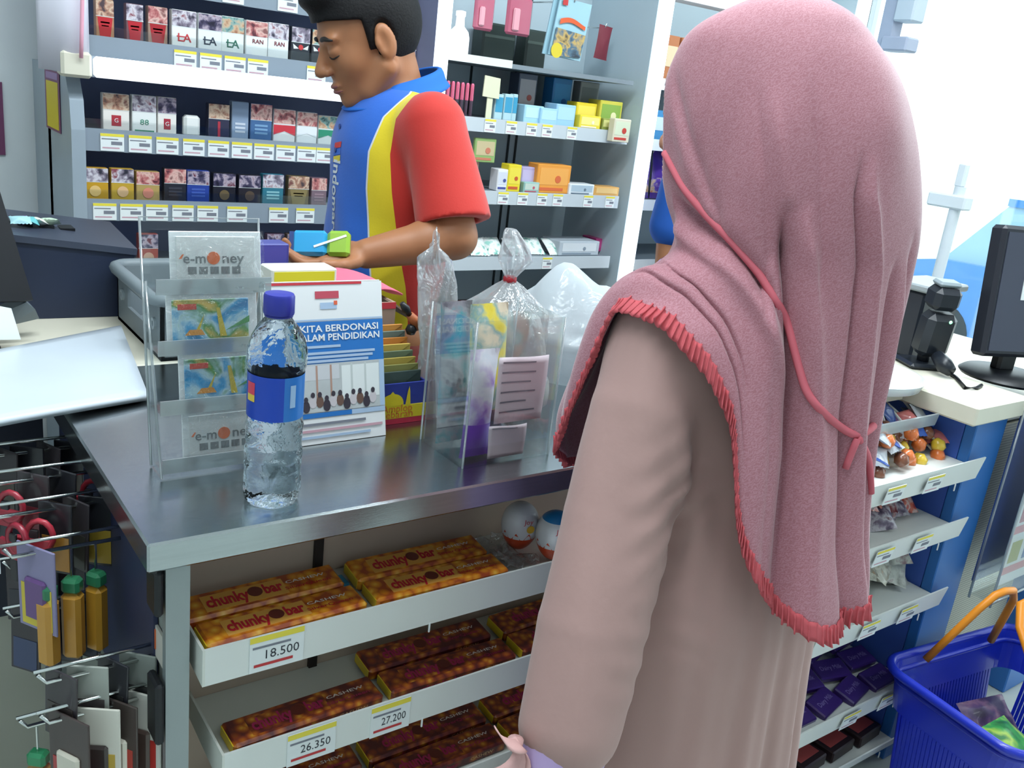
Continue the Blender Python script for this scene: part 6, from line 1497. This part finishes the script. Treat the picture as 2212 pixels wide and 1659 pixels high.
# headscarf: a draped surface around the head and shoulders
HS = bpy.data.materials.new('headscarf_pink'); HS.use_nodes = True; MATS['headscarf_pink'] = HS
nt = HS.node_tree; b_ = nt.nodes['Principled BSDF']; b_.inputs['Roughness'].default_value = .8; b_.inputs['Sheen Weight'].default_value = .35; b_.inputs['Sheen Roughness'].default_value = .4
tc = nd(nt, 'ShaderNodeTexCoord'); mp = nd(nt, 'ShaderNodeMapping'); mp.inputs['Rotation'].default_value = (.5, .4, .3); nt.links.new(tc.outputs['Object'], mp.inputs[0])
wv = nd(nt, 'ShaderNodeTexWave'); wv.inputs['Scale'].default_value = 95; wv.inputs['Distortion'].default_value = 14; wv.inputs['Detail'].default_value = 4; wv.inputs['Detail Scale'].default_value = 2.2; wv.bands_direction = 'Z'; nt.links.new(mp.outputs[0], wv.inputs['Vector'])
mx = nd(nt, 'ShaderNodeMix'); mx.data_type = 'RGBA'; mx.inputs[6].default_value = (*rgb('#a56b75'), 1); mx.inputs[7].default_value = (*rgb('#b5818b'), 1); nt.links.new(wv.outputs['Fac'], mx.inputs[0]); nt.links.new(mx.outputs[2], b_.inputs['Base Color'])
bp_ = nd(nt, 'ShaderNodeBump'); bp_.inputs['Strength'].default_value = .05; bp_.inputs['Distance'].default_value = .002; nt.links.new(wv.outputs['Fac'], bp_.inputs['Height']); nt.links.new(bp_.outputs[0], b_.inputs['Normal'])
FRL = M('frill_coral', '#c4585f', .8, var=.12, vscale=80)
ZH = [1.543, 1.520, 1.491, 1.455, 1.405, 1.352, 1.303, 1.258]
HT = {0: [0, .055, .088, .105, .112, .108, .098, .088], 39: [0, .055, .100, .118, .125, .118, .104, .087], 65: [0, .055, .095, .108, .112, .106, .096, .086], 90: [0, .055, .085, .096, .100, .096, .089, .088],
      110: [0, .055, .083, .098, .106, .105, .100, .100], 130: [0, .055, .085, .104, .118, .122, .120, .120], 160: [0, .057, .088, .112, .135, .147, .150, .150], 180: [0, .060, .090, .117, .143, .158, .165, .167],
      219: [0, .060, .095, .127, .152, .169, .179, .183], 250: [0, .060, .090, .115, .130, .140, .145, .150], 275: [0, .055, .085, .100, .106, .105, .100, .105], 310: [0, .055, .090, .108, .112, .105, .095, .090]}
DT_ = {0: [(.095, 1.22), (.115, 1.17), (.135, 1.10), (.15, 1.03), (.158, .97), (.160, .93)], 39: [(.105, 1.215), (.137, 1.183), (.157, 1.11), (.172, 1.055), (.190, 1.0), (.182, .955)],
       65: [(.112, 1.228), (.145, 1.205), (.170, 1.165), (.184, 1.115), (.192, 1.06), (.193, 1.02)], 85: [(.115, 1.242), (.140, 1.234), (.158, 1.226), (.170, 1.219), (.178, 1.211), (.183, 1.204)],
       106: [(.122, 1.236), (.137, 1.228), (.149, 1.219), (.158, 1.211), (.165, 1.203), (.170, 1.194)], 124: [(.132, 1.227), (.144, 1.212), (.153, 1.199), (.160, 1.186), (.166, 1.171), (.171, 1.156)],
       136: [(.140, 1.215), (.150, 1.19), (.159, 1.165), (.166, 1.14), (.172, 1.12), (.175, 1.105)], 142: [(.147, 1.205), (.158, 1.165), (.168, 1.12), (.178, 1.08), (.188, 1.03), (.194, .995)],
       151: [(.155, 1.195), (.165, 1.13), (.177, 1.07), (.190, 1.01), (.199, .965), (.206, .94)], 162: [(.160, 1.19), (.168, 1.12), (.180, 1.05), (.192, .985), (.204, .93), (.212, .90)],
       175: [(.170, 1.185), (.175, 1.11), (.186, 1.04), (.199, .97), (.216, .915), (.226, .880)], 190: [(.176, 1.185), (.181, 1.11), (.189, 1.04), (.201, .97), (.218, .92), (.226, .895)],
       219: [(.186, 1.185), (.188, 1.11), (.195, 1.04), (.204, .97), (.215, .90), (.219, .855)], 250: [(.165, 1.19), (.175, 1.12), (.185, 1.06), (.19, 1.0), (.195, .95), (.197, .92)],
       275: [(.13, 1.22), (.15, 1.21), (.165, 1.20), (.175, 1.18), (.182, 1.16), (.186, 1.13)], 310: [(.11, 1.22), (.13, 1.19), (.152, 1.13), (.163, 1.08), (.168, 1.02), (.168, .98)]}
NTH, NT = 480, 110
TH = np.arange(NTH)*360.0/NTH
def tab(D, idx):
    ks = sorted(D); xs = np.array([q-360 for q in ks]+ks+[q+360 for q in ks], float); ys = np.array([D[q][idx] for q in ks]*3, float)
    v = np.interp(TH, xs, ys if ys.ndim == 1 else ys[:, 0]); 
    if ys.ndim == 2: v = np.stack([v, np.interp(TH, xs, ys[:, 1])], 1)
    ker = np.exp(-(np.arange(-9, 10)/4.0)**2); ker /= ker.sum()
    def sm(a): return np.convolve(np.concatenate([a[-9:], a, a[:9]]), ker, 'valid')
    return sm(v) if v.ndim == 1 else np.stack([sm(v[:, 0]), sm(v[:, 1])], 1)
ctrl = [np.stack([tab(HT, i), np.full(NTH, ZH[i])], 1) for i in range(8)]+[tab(DT_, i) for i in range(6)]
ctrl = np.array(ctrl)                       # 14 x NTH x 2
nc = len(ctrl); tt = np.linspace(0, nc-1, NT); prof_ = np.zeros((NT, NTH, 2))
for j, t in enumerate(tt):
    i = min(int(t), nc-2); f = t-i; p0, p1, p2, p3 = ctrl[max(i-1, 0)], ctrl[i], ctrl[i+1], ctrl[min(i+2, nc-1)]
    prof_[j] = .5*((2*p1)+(-p0+p2)*f+(2*p0-5*p1+4*p2-p3)*f*f+(-p0+3*p1-3*p2+p3)*f**3)
TT = np.linspace(0, 1, NT)[:, None]; A_ = TH[None, :]
def valley(c0, slope, wd, depth, t0, t1, sharp=1.0):
    c = c0+slope*(TT-.6); d = (A_-c+180) % 360-180; env = np.clip((TT-t0)/.12, 0, 1)*np.clip((t1-TT)/.06, 0, 1)
    return -depth*env*np.exp(-np.abs(d/wd)**1.5)
disp = np.zeros((NT, NTH))
def crease(ts, cs, wd, depth, t0, t1, pw=1.4):
    c = np.interp(TT, ts, cs); d = (A_-c+180) % 360-180; env = np.clip((TT-t0)/.08, 0, 1)*np.clip((t1-TT)/.06, 0, 1); w = wd*(.7+.6*np.clip((TT-.5)*2, 0, 1))
    return -depth*env*np.exp(-np.abs(d/w)**pw)
disp += crease([.45, .53, .60, .68, .76, 1], [143, 148, 152.5, 157, 159.5, 159.5], 4.0, .030, .42, 1.06)
disp -= crease([.45, .53, .60, .68, .76, 1], [151, 156, 160, 164.5, 168, 168], 4.0, .012, .42, 1.06)
disp -= crease([.45, .6, .8, 1], [138, 144, 149, 150], 4.5, .010, .52, 1.06)
disp += crease([.40, .52, .68, .80, 1], [168, 175, 178, 181, 183], 2.2, .013, .34, 1.06)
disp -= crease([.40, .52, .68, .80, 1], [172.5, 180, 184, 188, 191], 3.6, .010, .34, 1.06)
disp += crease([.5, .75, 1], [192, 197, 199], 3.0, .013, .5, 1.06)
disp += crease([.45, .75, 1], [205, 208, 212], 4.5, .010, .45, 1.06)
disp -= crease([.5, .75, 1], [200, 203, 206], 3.5, .006, .5, 1.06)
disp += crease([.6, .8, 1], [144, 150, 152], 3.0, .010, .66, 1.06)
disp += crease([.25, .4, .52], [118, 132, 140], 4.0, .005, .26, .60); disp -= crease([.25, .4, .52], [126, 140, 150], 5.0, .005, .26, .62)
disp += crease([.2, .35, .5], [140, 152, 160], 4.0, .004, .24, .60)
for a in ((230, 0, 6, .012, .5, 1.06), (255, 0, 6, .01, .5, 1.06), (20, 0, 6, .010, .6, 1.06), (40, 6, 5, .008, .66, 1.06), (345, 0, 7, .010, .6, 1.06), (60, 0, 6, .006, .7, 1.06)): disp += valley(*a)
def cross(th0, t_0, th1, t_1, wd, depth):
    """crease running around the scarf from (th0,t0) to (th1,t1)"""
    u = np.clip((A_-th0)/(th1-th0), 0, 1); c = t_0+(t_1-t_0)*u; env = np.clip((A_-th0)/12, 0, 1)*np.clip((th1-A_)/12, 0, 1)
    return -depth*env*np.exp(-((TT-c)/wd)**2)
def crossl(th_, ts, wd, depth):
    c = np.interp(A_, th_, ts); env = np.clip((A_-th_[0])/14, 0, 1)*np.clip((th_[-1]-A_)/8, 0, 1); return -depth*env*np.exp(-np.abs((TT-c)/wd)**1.5)
disp += crossl([55, 80, 100, 120, 131, 144, 152], [.46, .475, .49, .512, .537, .575, .63], .014, .018)
disp -= crossl([55, 80, 100, 120, 131, 144, 156], [.50, .515, .53, .555, .58, .62, .68], .022, .010)
disp += crossl([62, 85, 110, 128, 140], [.60, .63, .67, .73, .80], .014, .007); disp += crossl([70, 90, 115, 132, 142], [.69, .72, .77, .83, .90], .013, .006)
disp += crossl([45, 70, 95, 118], [.24, .33, .42, .50], .022, .005); disp -= crossl([50, 75, 100, 120], [.29, .38, .46, .53], .025, .003)
rng = np.random.RandomState(3)
for _ in range(14):
    a, b, p = rng.randint(2, 9), rng.uniform(4, 16), rng.uniform(0, 6); disp += .0009*np.sin(np.radians(A_)*a+TT*b+p)*np.clip((TT-.1)/.2, 0, 1)
r_ = prof_[:, :, 0]; z_ = prof_[:, :, 1]
rr = np.maximum(0, r_+disp*np.clip(r_/.05, 0, 1)); flat = np.clip((np.abs(np.gradient(z_, axis=0)) < .004)*1.0, 0, 1)
zz_ = z_+disp*np.clip((r_-.10)/.08, 0, 1)*np.where((A_ > 60) & (A_ < 140), .9, 0)
th = np.radians(A_); XX = C0[0]-np.sin(th)*rr; YY = C0[1]+np.cos(th)*rr; PS = np.stack([XX, YY, zz_], -1)
hs = MB(); hs.v = [tuple(p) for p in PS.reshape(-1, 3).tolist()]; hs.mats = [HS]
hf = 90+math.degrees(math.atan2(HD[1], HD[0]))-180+0.0
face_th = math.degrees(math.atan2(-HD[0], HD[1]))
fcs = []
for j in range(NT-1):
    for i in range(NTH):
        i2 = (i+1) % NTH; d = (TH[i]-face_th+180) % 360-180; zc = z_[j, i]
        if ((d/27.0)**2+((zc-1.385)/.082)**2) < 1: continue
        fcs.append((j*NTH+i, j*NTH+i2, (j+1)*NTH+i2, (j+1)*NTH+i))
hs.f = fcs; hs.m = [0]*len(fcs)
scarf = hs.build('headscarf', cust, smooth=True, solid=.002)
# frill along the hem
fr2 = MB(); NF = 2200
hem = PS[-1]; prev = PS[-6]; dn = hem-prev; dn /= np.linalg.norm(dn, axis=1)[:, None]
tang = np.roll(hem, -1, 0)-np.roll(hem, 1, 0); tang /= np.linalg.norm(tang, axis=1)[:, None]
nrm_ = np.cross(tang, dn); nrm_ /= np.linalg.norm(nrm_, axis=1)[:, None]
outw = np.stack([-np.sin(np.radians(TH)), np.cos(np.radians(TH)), np.zeros(NTH)], 1); nrm_ *= np.sign((nrm_*outw).sum(1))[:, None]
seglen = np.linalg.norm(np.roll(hem, -1, 0)-hem, axis=1); cum = np.concatenate([[0], np.cumsum(seglen)]); tot = cum[-1]
def at(arr, s):
    i = int(np.searchsorted(cum, s, 'right')-1) % NTH; f = (s-cum[i])/max(seglen[i], 1e-9); return arr[i]*(1-f)+arr[(i+1) % NTH]*f
def frf(u, v):
    s = (u % 1.0)*tot*.99999; p = at(hem, s); d = at(dn, s); n = at(nrm_, s); w = .021*v-.009
    ph = s/.0072*2*PI+1.3*math.sin(s*47); amp = .0034*(.35+abs(v-.35)*1.3)*(.7+.5*math.sin(s*83)*math.sin(s*31))
    return tuple(p+d*(w+.002*math.sin(ph*.5+1))+n*(.003+amp*math.sin(ph))+at(tang, s)*.002*math.cos(ph))
fr2.grid(frf, NF, 5, FRL, closeu=True); fr2.build('frill_hem', scarf, smooth=True, solid=.0012)
# tie cord lying on the scarf
bvh = BVHTree.FromPolygons([Vector(p) for p in hs.v], hs.f)
def drape(pts, lift=.003):
    out = []
    for (a, b), (c, d) in zip(pts[:-1], pts[1:]):
        n = max(2, int(math.hypot(c-a, d-b)/14))
        for k in range(n):
            x, y = a+(c-a)*k/n, b+(d-b)*k/n; v = Vector(ray(x, y)).normalized(); h = bvh.ray_cast(Vector(EYE), v)
            if h[0] is not None: out.append(h[0]-v*lift)
    for _ in range(3): out = [out[0]]+[(out[i-1]+out[i]*2+out[i+1])/4 for i in range(1, len(out)-1)]+[out[-1]]
    return out
CORD = M('cord_coral', '#cc6672', .8)
for nm, pts, r in (('tie_cord', [(1436, 330), (1475, 405), (1530, 470), (1580, 520), (1640, 590), (1700, 690), (1722, 780), (1742, 850), (1790, 905), (1852, 948), (1880, 930), (1893, 910)], .0045),
                   ('cord_tail', [(1852, 948), (1836, 985), (1822, 1025)], .004), ('cord_tail', [(1855, 948), (1876, 980), (1882, 1050), (1880, 1140)], .004)):
    p = drape(pts)
    if len(p) > 2: MB().tube(p, r, CORD, 8).build(nm, scarf, smooth=True)

# ======================= the cashier =======================
F_ = unit((-1, .12, 0)); L_ = np.array([-F_[1], F_[0], 0]); CC = np.array([.925, 1.68, 0])
cw = lambda f, l, z: CC+F_*f+L_*l+np.array([0, 0, z])
cash = thing('person', 'person in blue, yellow and red polo shirt looking down behind the counter', 'person', tuple(CC))
SK2 = SKIN('skin_brown', '#a06c4a')
sL, eL, wL = np.array([.918, 1.515, 1.325]), np.array([.930, 1.430, 1.135]), ony(792, 548, 1.475)
sR, eR, wR = cw(-.03, -.155, 1.325), cw(-.02, -.18, 1.09), np.array([.815, 1.68, 1.0])
hcen = np.array([.858, 1.690, 1.462]); HA = head_axes((-.955, .18), .42)
S = SDF((.56, 1.30, .0), (1.12, 2.02, 1.60), .0042)
Wh = sdf_head(S, hcen, HA, 1.0)
S.cap(Wh(-.030, 0, -.045), cw(-.01, 0, 1.33), .052, .060, k=.02)
S.cap(cw(0, 0, 1.26), cw(0, 0, .95), .128, .120, k=.03, sq=(F_, .62))
S.cap(cw(-.01, -.12, 1.325), cw(-.01, .12, 1.325), .046, .046, k=.03)
for s in (-1, 1):
    S.cap(cw(0, s*.085, .90), cw(.01, s*.09, .48), .080, .055, k=.02); S.cap(cw(.01, s*.09, .48), cw(-.01, s*.09, .08), .052, .038, k=.02); S.cap(cw(-.02, s*.09, .04), cw(.13, s*.10, .03), .036, .028, k=.02)
S.cap(sL, eL, .050, .040, k=.015); S.cap(eL, eL*.7+wL*.3, .0395, .040, k=.012); S.cap(eL*.7+wL*.3, wL, .040, .027, k=.012)
S.cap(sR, eR, .050, .040, k=.015); S.cap(eR, wR, .040, .027, k=.012)
dL = unit(ony(690, 552, 1.50)-wL)
hand(S, wL, dL, unit(np.array([.35, .25, -1.0])), .17, -1, curl=(.5, .55, .55, .6, .65))
hand(S, wR, unit(np.array([-.45, -.75, .25])), unit(np.array([-.3, .3, -.9])), .16, 1, curl=(.5, .6, .6, .6, .65))
bmb = S.mb(SK2); bmb.build('body', cash, smooth=True); hbv = BVHTree.FromPolygons([Vector(q) for q in bmb.v], bmb.f)
def on_face(l, u, lift):
    h = hbv.ray_cast(Vector(hcen+HA[0]*.25+HA[1]*l+HA[2]*u), Vector(-HA[0]))
    return (h[0]+Vector(HA[0])*lift) if h[0] is not None else Vector(hcen+HA[0]*.09+HA[1]*l+HA[2]*u)
# hair
HAIR = M('hair_black', '#0c0b0d', .6, var=.3, vscale=60, bump=.3, bscale=220, spec=.25)
S = SDF(hcen-.19, hcen+.19, .0036)
def hair_cut(f, l, u):
    # f, l, u relative to the ellipsoid centre (head frame offsets -.012, 0, .032)
    F2, U2 = f-.012, u+.032
    top = .062-U2-.55*np.clip(F2-.02, -1, 1)*-.0   # keep above the hairline
    top = (.058+.25*np.clip(.075-F2, 0, 1)*-1.0)-U2
    back = np.maximum(F2-.004, -.052-.25*np.clip(-F2-.03, 0, 1)-U2)
    side = np.maximum(np.maximum(F2-.018, -.012-U2), -(F2+.03))
    return np.minimum(np.minimum(top, back), side)
S.ell(hcen+HA[0]*-.012+HA[2]*.032, (.107, .083, .103), HA, k=.0, cut=hair_cut)
W2 = lambda f, l, u: hcen+HA[0]*f+HA[1]*l+HA[2]*u
S.ell(W2(.055, 0, .098), (.045, .055, .026), HA, k=.02)
S.ell(W2(-.02, 0, .118), (.07, .06, .022), HA, k=.02)
for s in (-1, 1): S.ell(W2(-.012, s*.084, -.004), (.024, .014, .040), HA, k=.004, sub=True)
S.mb(HAIR).build('hair', cash, smooth=True)
# eyebrows, lashes, lips
BROW = M('brow_black', '#1d1714', .6)
for s in (-1, 1):
    p = [on_face(s*(.012+.038*q), .0265+.004*math.sin(PI*q)-.003*q, .0004) for q in np.linspace(0, 1, 8)]
    MB().tube(p, [.0028, .004, .0046, .0046, .0044, .004, .003, .0018], BROW, 8).build('eyebrow', cash, smooth=True)
    p = [on_face(s*(.018+.029*q), -.0045-.004*math.sin(PI*q), .0003) for q in np.linspace(0, 1, 8)]
    MB().tube(p, [.0008, .0014, .0016, .0017, .0017, .0016, .0014, .0008], BROW, 6).build('eyelashes', cash, smooth=True)
lp_ = MB(); LIP = M('lip_brown', '#8a5450', .5)
lp_.tube([on_face(q*.021, -.0590+.001*abs(q), -.0014) for q in np.linspace(-1, 1, 11)], [.001, .0022, .003, .0035, .0036, .0034, .0036, .0035, .003, .0022, .001], LIP, 8)
lp_.build('upper_lip', cash, smooth=True)
lp_ = MB(); lp_.tube([on_face(q*.019, -.0685, -.0018) for q in np.linspace(-1, 1, 11)], [.001, .0024, .0034, .004, .0042, .0042, .0042, .004, .0034, .0024, .001], LIP, 8); lp_.build('lower_lip', cash, smooth=True)
# polo shirt
SHZ = np.array([.90, .965, 1.02, 1.105, 1.195, 1.265, 1.33, 1.375, 1.45])
QB = np.array([.03, .026, .021, .008, -.0035, -.0035, .018, .058, .075]); QY = np.array([.10, .095, .087, .064, .047, .038, .044, .074, .09])
PO = bpy.data.materials.new('polo_fabric'); PO.use_nodes = True; MATS['polo_fabric'] = PO
nt = PO.node_tree; b_ = nt.nodes['Principled BSDF']; b_.inputs['Roughness'].default_value = .8; b_.inputs['Sheen Weight'].default_value = .2
def attr_step(nm, thr):
    a = nd(nt, 'ShaderNodeAttribute'); a.attribute_name = nm; g = nd(nt, 'ShaderNodeMath', operation='GREATER_THAN'); g.inputs[1].default_value = thr; nt.links.new(a.outputs['Fac'], g.inputs[0]); return g.outputs[0]
def mixc(f, a, bcol):
    x = nd(nt, 'ShaderNodeMix'); x.data_type = 'RGBA'; nt.links.new(f, x.inputs[0])
    if isinstance(a, str): x.inputs[6].default_value = (*rgb(a), 1)
    else: nt.links.new(a, x.inputs[6])
    x.inputs[7].default_value = (*rgb(bcol), 1); return x.outputs[2]
c = mixc(attr_step('seam_a', -.0022), '#1a5cba', '#c9ccd0'); c = mixc(attr_step('seam_a', .0012), c, '#d9c31a'); c = mixc(attr_step('seam_b', 0.0), c, '#b8261c')
nt.links.new(c, b_.inputs['Base Color'])
tc = nd(nt, 'ShaderNodeTexCoord'); nz = nd(nt, 'ShaderNodeTexNoise'); nz.inputs['Scale'].default_value = 260; nt.links.new(tc.outputs['Object'], nz.inputs['Vector']); bp_ = nd(nt, 'ShaderNodeBump'); bp_.inputs['Strength'].default_value = .1; bp_.inputs['Distance'].default_value = .002; nt.links.new(nz.outputs['Fac'], bp_.inputs['Height']); nt.links.new(bp_.outputs[0], b_.inputs['Normal'])
S = SDF((.60, 1.26, .84), (1.14, 2.06, 1.46), .0046)
S.cap(cw(.005, 0, 1.25), cw(.005, 0, 1.05), .150, .148, k=.02, sq=(F_, .76)); S.cap(cw(.005, 0, 1.05), cw(.005, 0, .86), .148, .158, k=.03, sq=(F_, .76))
S.cap(cw(-.015, -.115, 1.312), cw(-.01, .130, 1.314), .055, .058, k=.03)
S.cap(cw(-.012, 0, 1.30), cw(-.016, 0, 1.335), .072, .056, k=.03)
se = sL+(eL-sL)*.86; d_ = unit(eL-sL)
S.cap(sL, se+d_*.05, .060, .069, k=.03)
sr = sR+(eR-sR)*.8; S.cap(sR, sr, .058, .064, k=.03)
lo_, hi_ = np.minimum(sL, se)-.14, np.maximum(sL, se)+.14; lo_[1] = 1.26; hi_[1] = 1.488; hi_[2] = 1.26; lo_[2] = .98
S.field(lambda g, X, Y, Z: np.maximum(g, ((X-se[0])*d_[0]+(Y-se[1])*d_[1]+(Z-se[2])*d_[2])), lo_, hi_)
S.ell(se+d_*.0, (.056, .056, .045), None, k=.004, sub=True)
def sfold(g, X, Y, Z):
    f = (X-CC[0])*F_[0]+(Y-CC[1])*F_[1]; l = (X-CC[0])*L_[0]+(Y-CC[1])*L_[1]
    w = .004*np.sin(30*Z+16*l+4*np.sin(9*l))*np.clip((1.30-Z)/.2, 0, 1)+.003*np.sin(22*l+8*Z)*np.clip((1.2-Z)/.2, 0, 1)
    w = w+.004*np.clip((l-.16)/.05, 0, 1)*np.sin(24*f+16*Z)
    return g+w.astype(np.float32)
S.field(sfold)
S.field(lambda g, X, Y, Z: np.maximum(g, .87-Z+0*X+0*Y))
sm_ = S.mb(PO); V = np.array(sm_.v); rel = V-CC; f = rel @ F_; l = rel @ L_; q = .515*l-.863*f+.020
sm_.attr = {'seam_a': q-np.interp(V[:, 2], SHZ, QB), 'seam_b': q-np.interp(V[:, 2], SHZ, QY)}
shirt = sm_.build('polo_shirt', cash, smooth=True)
# collar
BLU = M('collar_blue', '#1d66c4', .8)
cc = cw(-.004, 0, 1.404); col = MB()
def collar(u, v):
    a = 2*PI*u; fr_o = .5+.5*math.cos(a)     # 1 at the front
    r = .059+.036*v+.010*fr_o*v; z = .024-.052*fr_o+.010*math.sin(PI*min(1, v*1.6))-.030*v*(.9+.6*fr_o)
    gap = .0
    p = cc+F_*(r*1.04*math.cos(a)-.012*(1-v))+L_*(r*math.sin(a))+np.array([0, 0, z]); return tuple(p)
col.grid(collar, 48, 8, BLU, closeu=True); col.build('collar', shirt, smooth=True, solid=.003)
# placket buttons and chest lettering on the shirt
sbv = BVHTree.FromPolygons([Vector(p) for p in sm_.v], sm_.f)
def on_shirt(l, z, lift=.001):
    o = Vector(cw(.5, l, z)); h = sbv.ray_cast(o, Vector(-F_)); return (h[0]+Vector(F_)*lift) if h[0] is not None else Vector(cw(.12, l, z))
for z in (1.30, 1.255):
    p = on_shirt(.004, z); MB().lathe([(.005, 0), (.005, .0016), (0, .002)], M('button_navy', '#14377a', .3), mat=Matrix.Translation(p) @ Vector(F_).to_track_quat('Z', 'Y').to_matrix().to_4x4(), seg=14).build('button', shirt)
def cloth_text(s, size, z0, l0, mt, nm, bold=.02):
    v, fcs_, w = text_mesh(s, bold); b = MB()
    P = []
    for p in v:   # written downwards along the body
        zz = z0-p[0]*size; ll = l0+p[1]*size; P.append(on_shirt(ll, zz, .0012))
    b.add(P, fcs_, mt); b.build(nm, shirt)
cloth_text('Indomaret', .040, 1.155, .012, M('shirt_print_white', '#d4dadd', .6), 'chest_lettering')
for k, (cx_, mt) in enumerate((('#c83a3c', 0), ('#3a6ac8', 1), ('#dcc63a', 2))):
    b = MB(); z = 1.268-.013*k; P = [on_shirt(ll, zz, .0012) for ll, zz in ((-.004, z), (.026, z+.006), (.026, z-.005), (-.004, z-.011))]; b.add(P, [(0, 1, 2, 3)], M('flag_'+cx_.strip('#'), cx_, .6)); b.build('chest_emblem', shirt)
# trousers
S = SDF((.66, 1.40, .03), (1.14, 1.96, .94), .007); TRO = M('trousers_dark', '#20242e', .8)
S.cap(cw(0, 0, .90), cw(0, 0, .84), .150, .155, k=.03, sq=(F_, .72))
for s in (-1, 1): S.cap(cw(0, s*.08, .84), cw(.01, s*.09, .48), .092, .072, k=.03); S.cap(cw(.01, s*.09, .48), cw(-.01, s*.09, .07), .072, .062, k=.02)
S.mb(TRO).build('trousers', cash, smooth=True)
for s in (-1, 1):
    a, b = cw(-.03, s*.09, .04), cw(.13, s*.10, .036); sh_ = SDF(np.minimum(a, b)-.07, np.maximum(a, b)+.07, .005); sh_.cap(a, b, .042, .037, k=.01); sh_.field(lambda g, X, Y, Z: np.maximum(g, .001-Z+0*X+0*Y)); sh_.mb(BLACK).build('shoe', cash, smooth=True)
# the packet in the cashier's hand
pc = ony(693, 527, 1.492); pk_ = thing('blue_packet', 'blue and green packet held in the cashier hand', 'packet', tuple(pc)); 
vx = unit(np.array([.80, -.58, .10])); vn = unit(np.array([-.55, -.72, .42])); vz = np.cross(vx, vn)*-1; vz = unit(np.cross(vx, -vn) if False else np.cross(vn, vx)*-1)
Rm = Matrix(((vx[0], -vn[0], vz[0]), (vx[1], -vn[1], vz[1]), (vx[2], -vn[2], vz[2])))
if Rm.determinant() < 0: vz = -vz; Rm = Matrix(((vx[0], -vn[0], vz[0]), (vx[1], -vn[1], vz[1]), (vx[2], -vn[2], vz[2])))
pk_.rotation_euler = Rm.to_euler()
MB().bbox((-.050, -.010, -.023), (.012, .010, .023), M('packet_blue', '#2a9ad0', .25, coat=.5), .006).build('blue_half', pk_, local=True)
MB().bbox((.012, -.010, -.023), (.052, .010, .023), M('packet_green', '#8fb83a', .25, coat=.5), .006).build('green_half', pk_, local=True)
b = MB(); b.box((-.012, -.0112, -.006), (.048, -.0098, -.002), TAGW, mat=Matrix.Rotation(-.35, 4, 'Y')); b.box((-.054, -.008, -.020), (-.046, .008, .020), M('packet_navy', '#26407a', .4)); b.build('print', pk_, local=True)

# ======================= the second staff member, half hidden behind the customer =======================
s2c = np.array([2.10, 2.0-.10, 0]); s2c = np.array([float(onz(1478, 520, 1.12)[0])*1.0, 0, 0]); v = ray(1606, 430); t_ = 1.86/v[1]; s2c = np.array([v[0]*t_, 1.86, 0])
st = thing('person', 'person in blue shirt mostly hidden behind the pink headscarf', 'person', tuple(s2c))
F2 = unit((-.6, -.8, 0)); L2 = np.array([-F2[1], F2[0], 0]); c2 = lambda f, l, z: s2c+F2*f+L2*l+np.array([0, 0, z])
S = SDF(s2c+np.array([-.34, -.34, 0]), s2c+np.array([.34, .34, 1.68]), .007)
sdf_head(S, c2(.02, 0, 1.52), head_axes(F2, .2)); S.cap(c2(0, 0, 1.45), c2(-.01, 0, 1.36), .052, .06, k=.02); S.cap(c2(0, 0, 1.26), c2(0, 0, .95), .135, .125, k=.03, sq=(F2, .62))
for s in (-1, 1):
    S.cap(c2(0, s*.085, .90), c2(.01, s*.09, .48), .08, .055, k=.02); S.cap(c2(.01, s*.09, .48), c2(-.01, s*.09, .08), .052, .038, k=.02); S.cap(c2(-.02, s*.09, .04), c2(.13, s*.10, .03), .036, .028, k=.02)
    S.cap(c2(-.01, s*.17, 1.33), c2(-.01, s*.20, 1.05), .05, .04, k=.015); S.cap(c2(-.01, s*.20, 1.05), c2(.04, s*.20, .82), .04, .027, k=.012); hand(S, c2(.04, s*.20, .82), (F2*.2+np.array([0, 0, -1])), L2*s, .175, -s)
S.mb(SK2).build('body', st, smooth=True)
S = SDF(s2c+np.array([-.34, -.34, .84]), s2c+np.array([.34, .34, 1.46]), .007)
S.cap(c2(.005, 0, 1.25), c2(.005, 0, .92), .166, .165, k=.02, sq=(F2, .72)); S.cap(c2(-.01, -.135, 1.33), c2(-.01, .135, 1.33), .062, .062, k=.04); S.cap(c2(-.01, 0, 1.34), c2(-.012, 0, 1.385), .078, .064, k=.03)
for s in (-1, 1): S.cap(c2(-.01, s*.17, 1.33), c2(-.01, s*.197, 1.07), .066, .070, k=.03)
S.mb(M('staff_blue_shirt', '#1f58b0', .8)).build('polo_shirt', st, smooth=True)
S = SDF(s2c+np.array([-.28, -.28, .03]), s2c+np.array([.28, .28, .94]), .008)
S.cap(c2(0, 0, .90), c2(0, 0, .84), .150, .155, k=.03, sq=(F2, .72))
for s in (-1, 1): S.cap(c2(0, s*.08, .84), c2(.01, s*.09, .48), .092, .072, k=.03); S.cap(c2(.01, s*.09, .48), c2(-.01, s*.09, .07), .072, .062, k=.02)
S.mb(TRO).build('trousers', st, smooth=True)
S = SDF(c2(.02, 0, 1.52)-.16, c2(.02, 0, 1.52)+.16, .006); A2 = head_axes(F2, .2); S.ell(c2(.02, 0, 1.52)+A2[0]*-.012+A2[2]*.032, (.107, .083, .103), A2, k=0, cut=hair_cut); S.mb(HAIR).build('hair', st, smooth=True)
for s in (-1, 1):
    a, b = c2(-.03, s*.09, .04), c2(.13, s*.10, .036); sh_ = SDF(np.minimum(a, b)-.07, np.maximum(a, b)+.07, .006); sh_.cap(a, b, .042, .037, k=.01); sh_.field(lambda g, X, Y, Z: np.maximum(g, .001-Z+0*X+0*Y)); sh_.mb(BLACK).build('shoe', st, smooth=True)
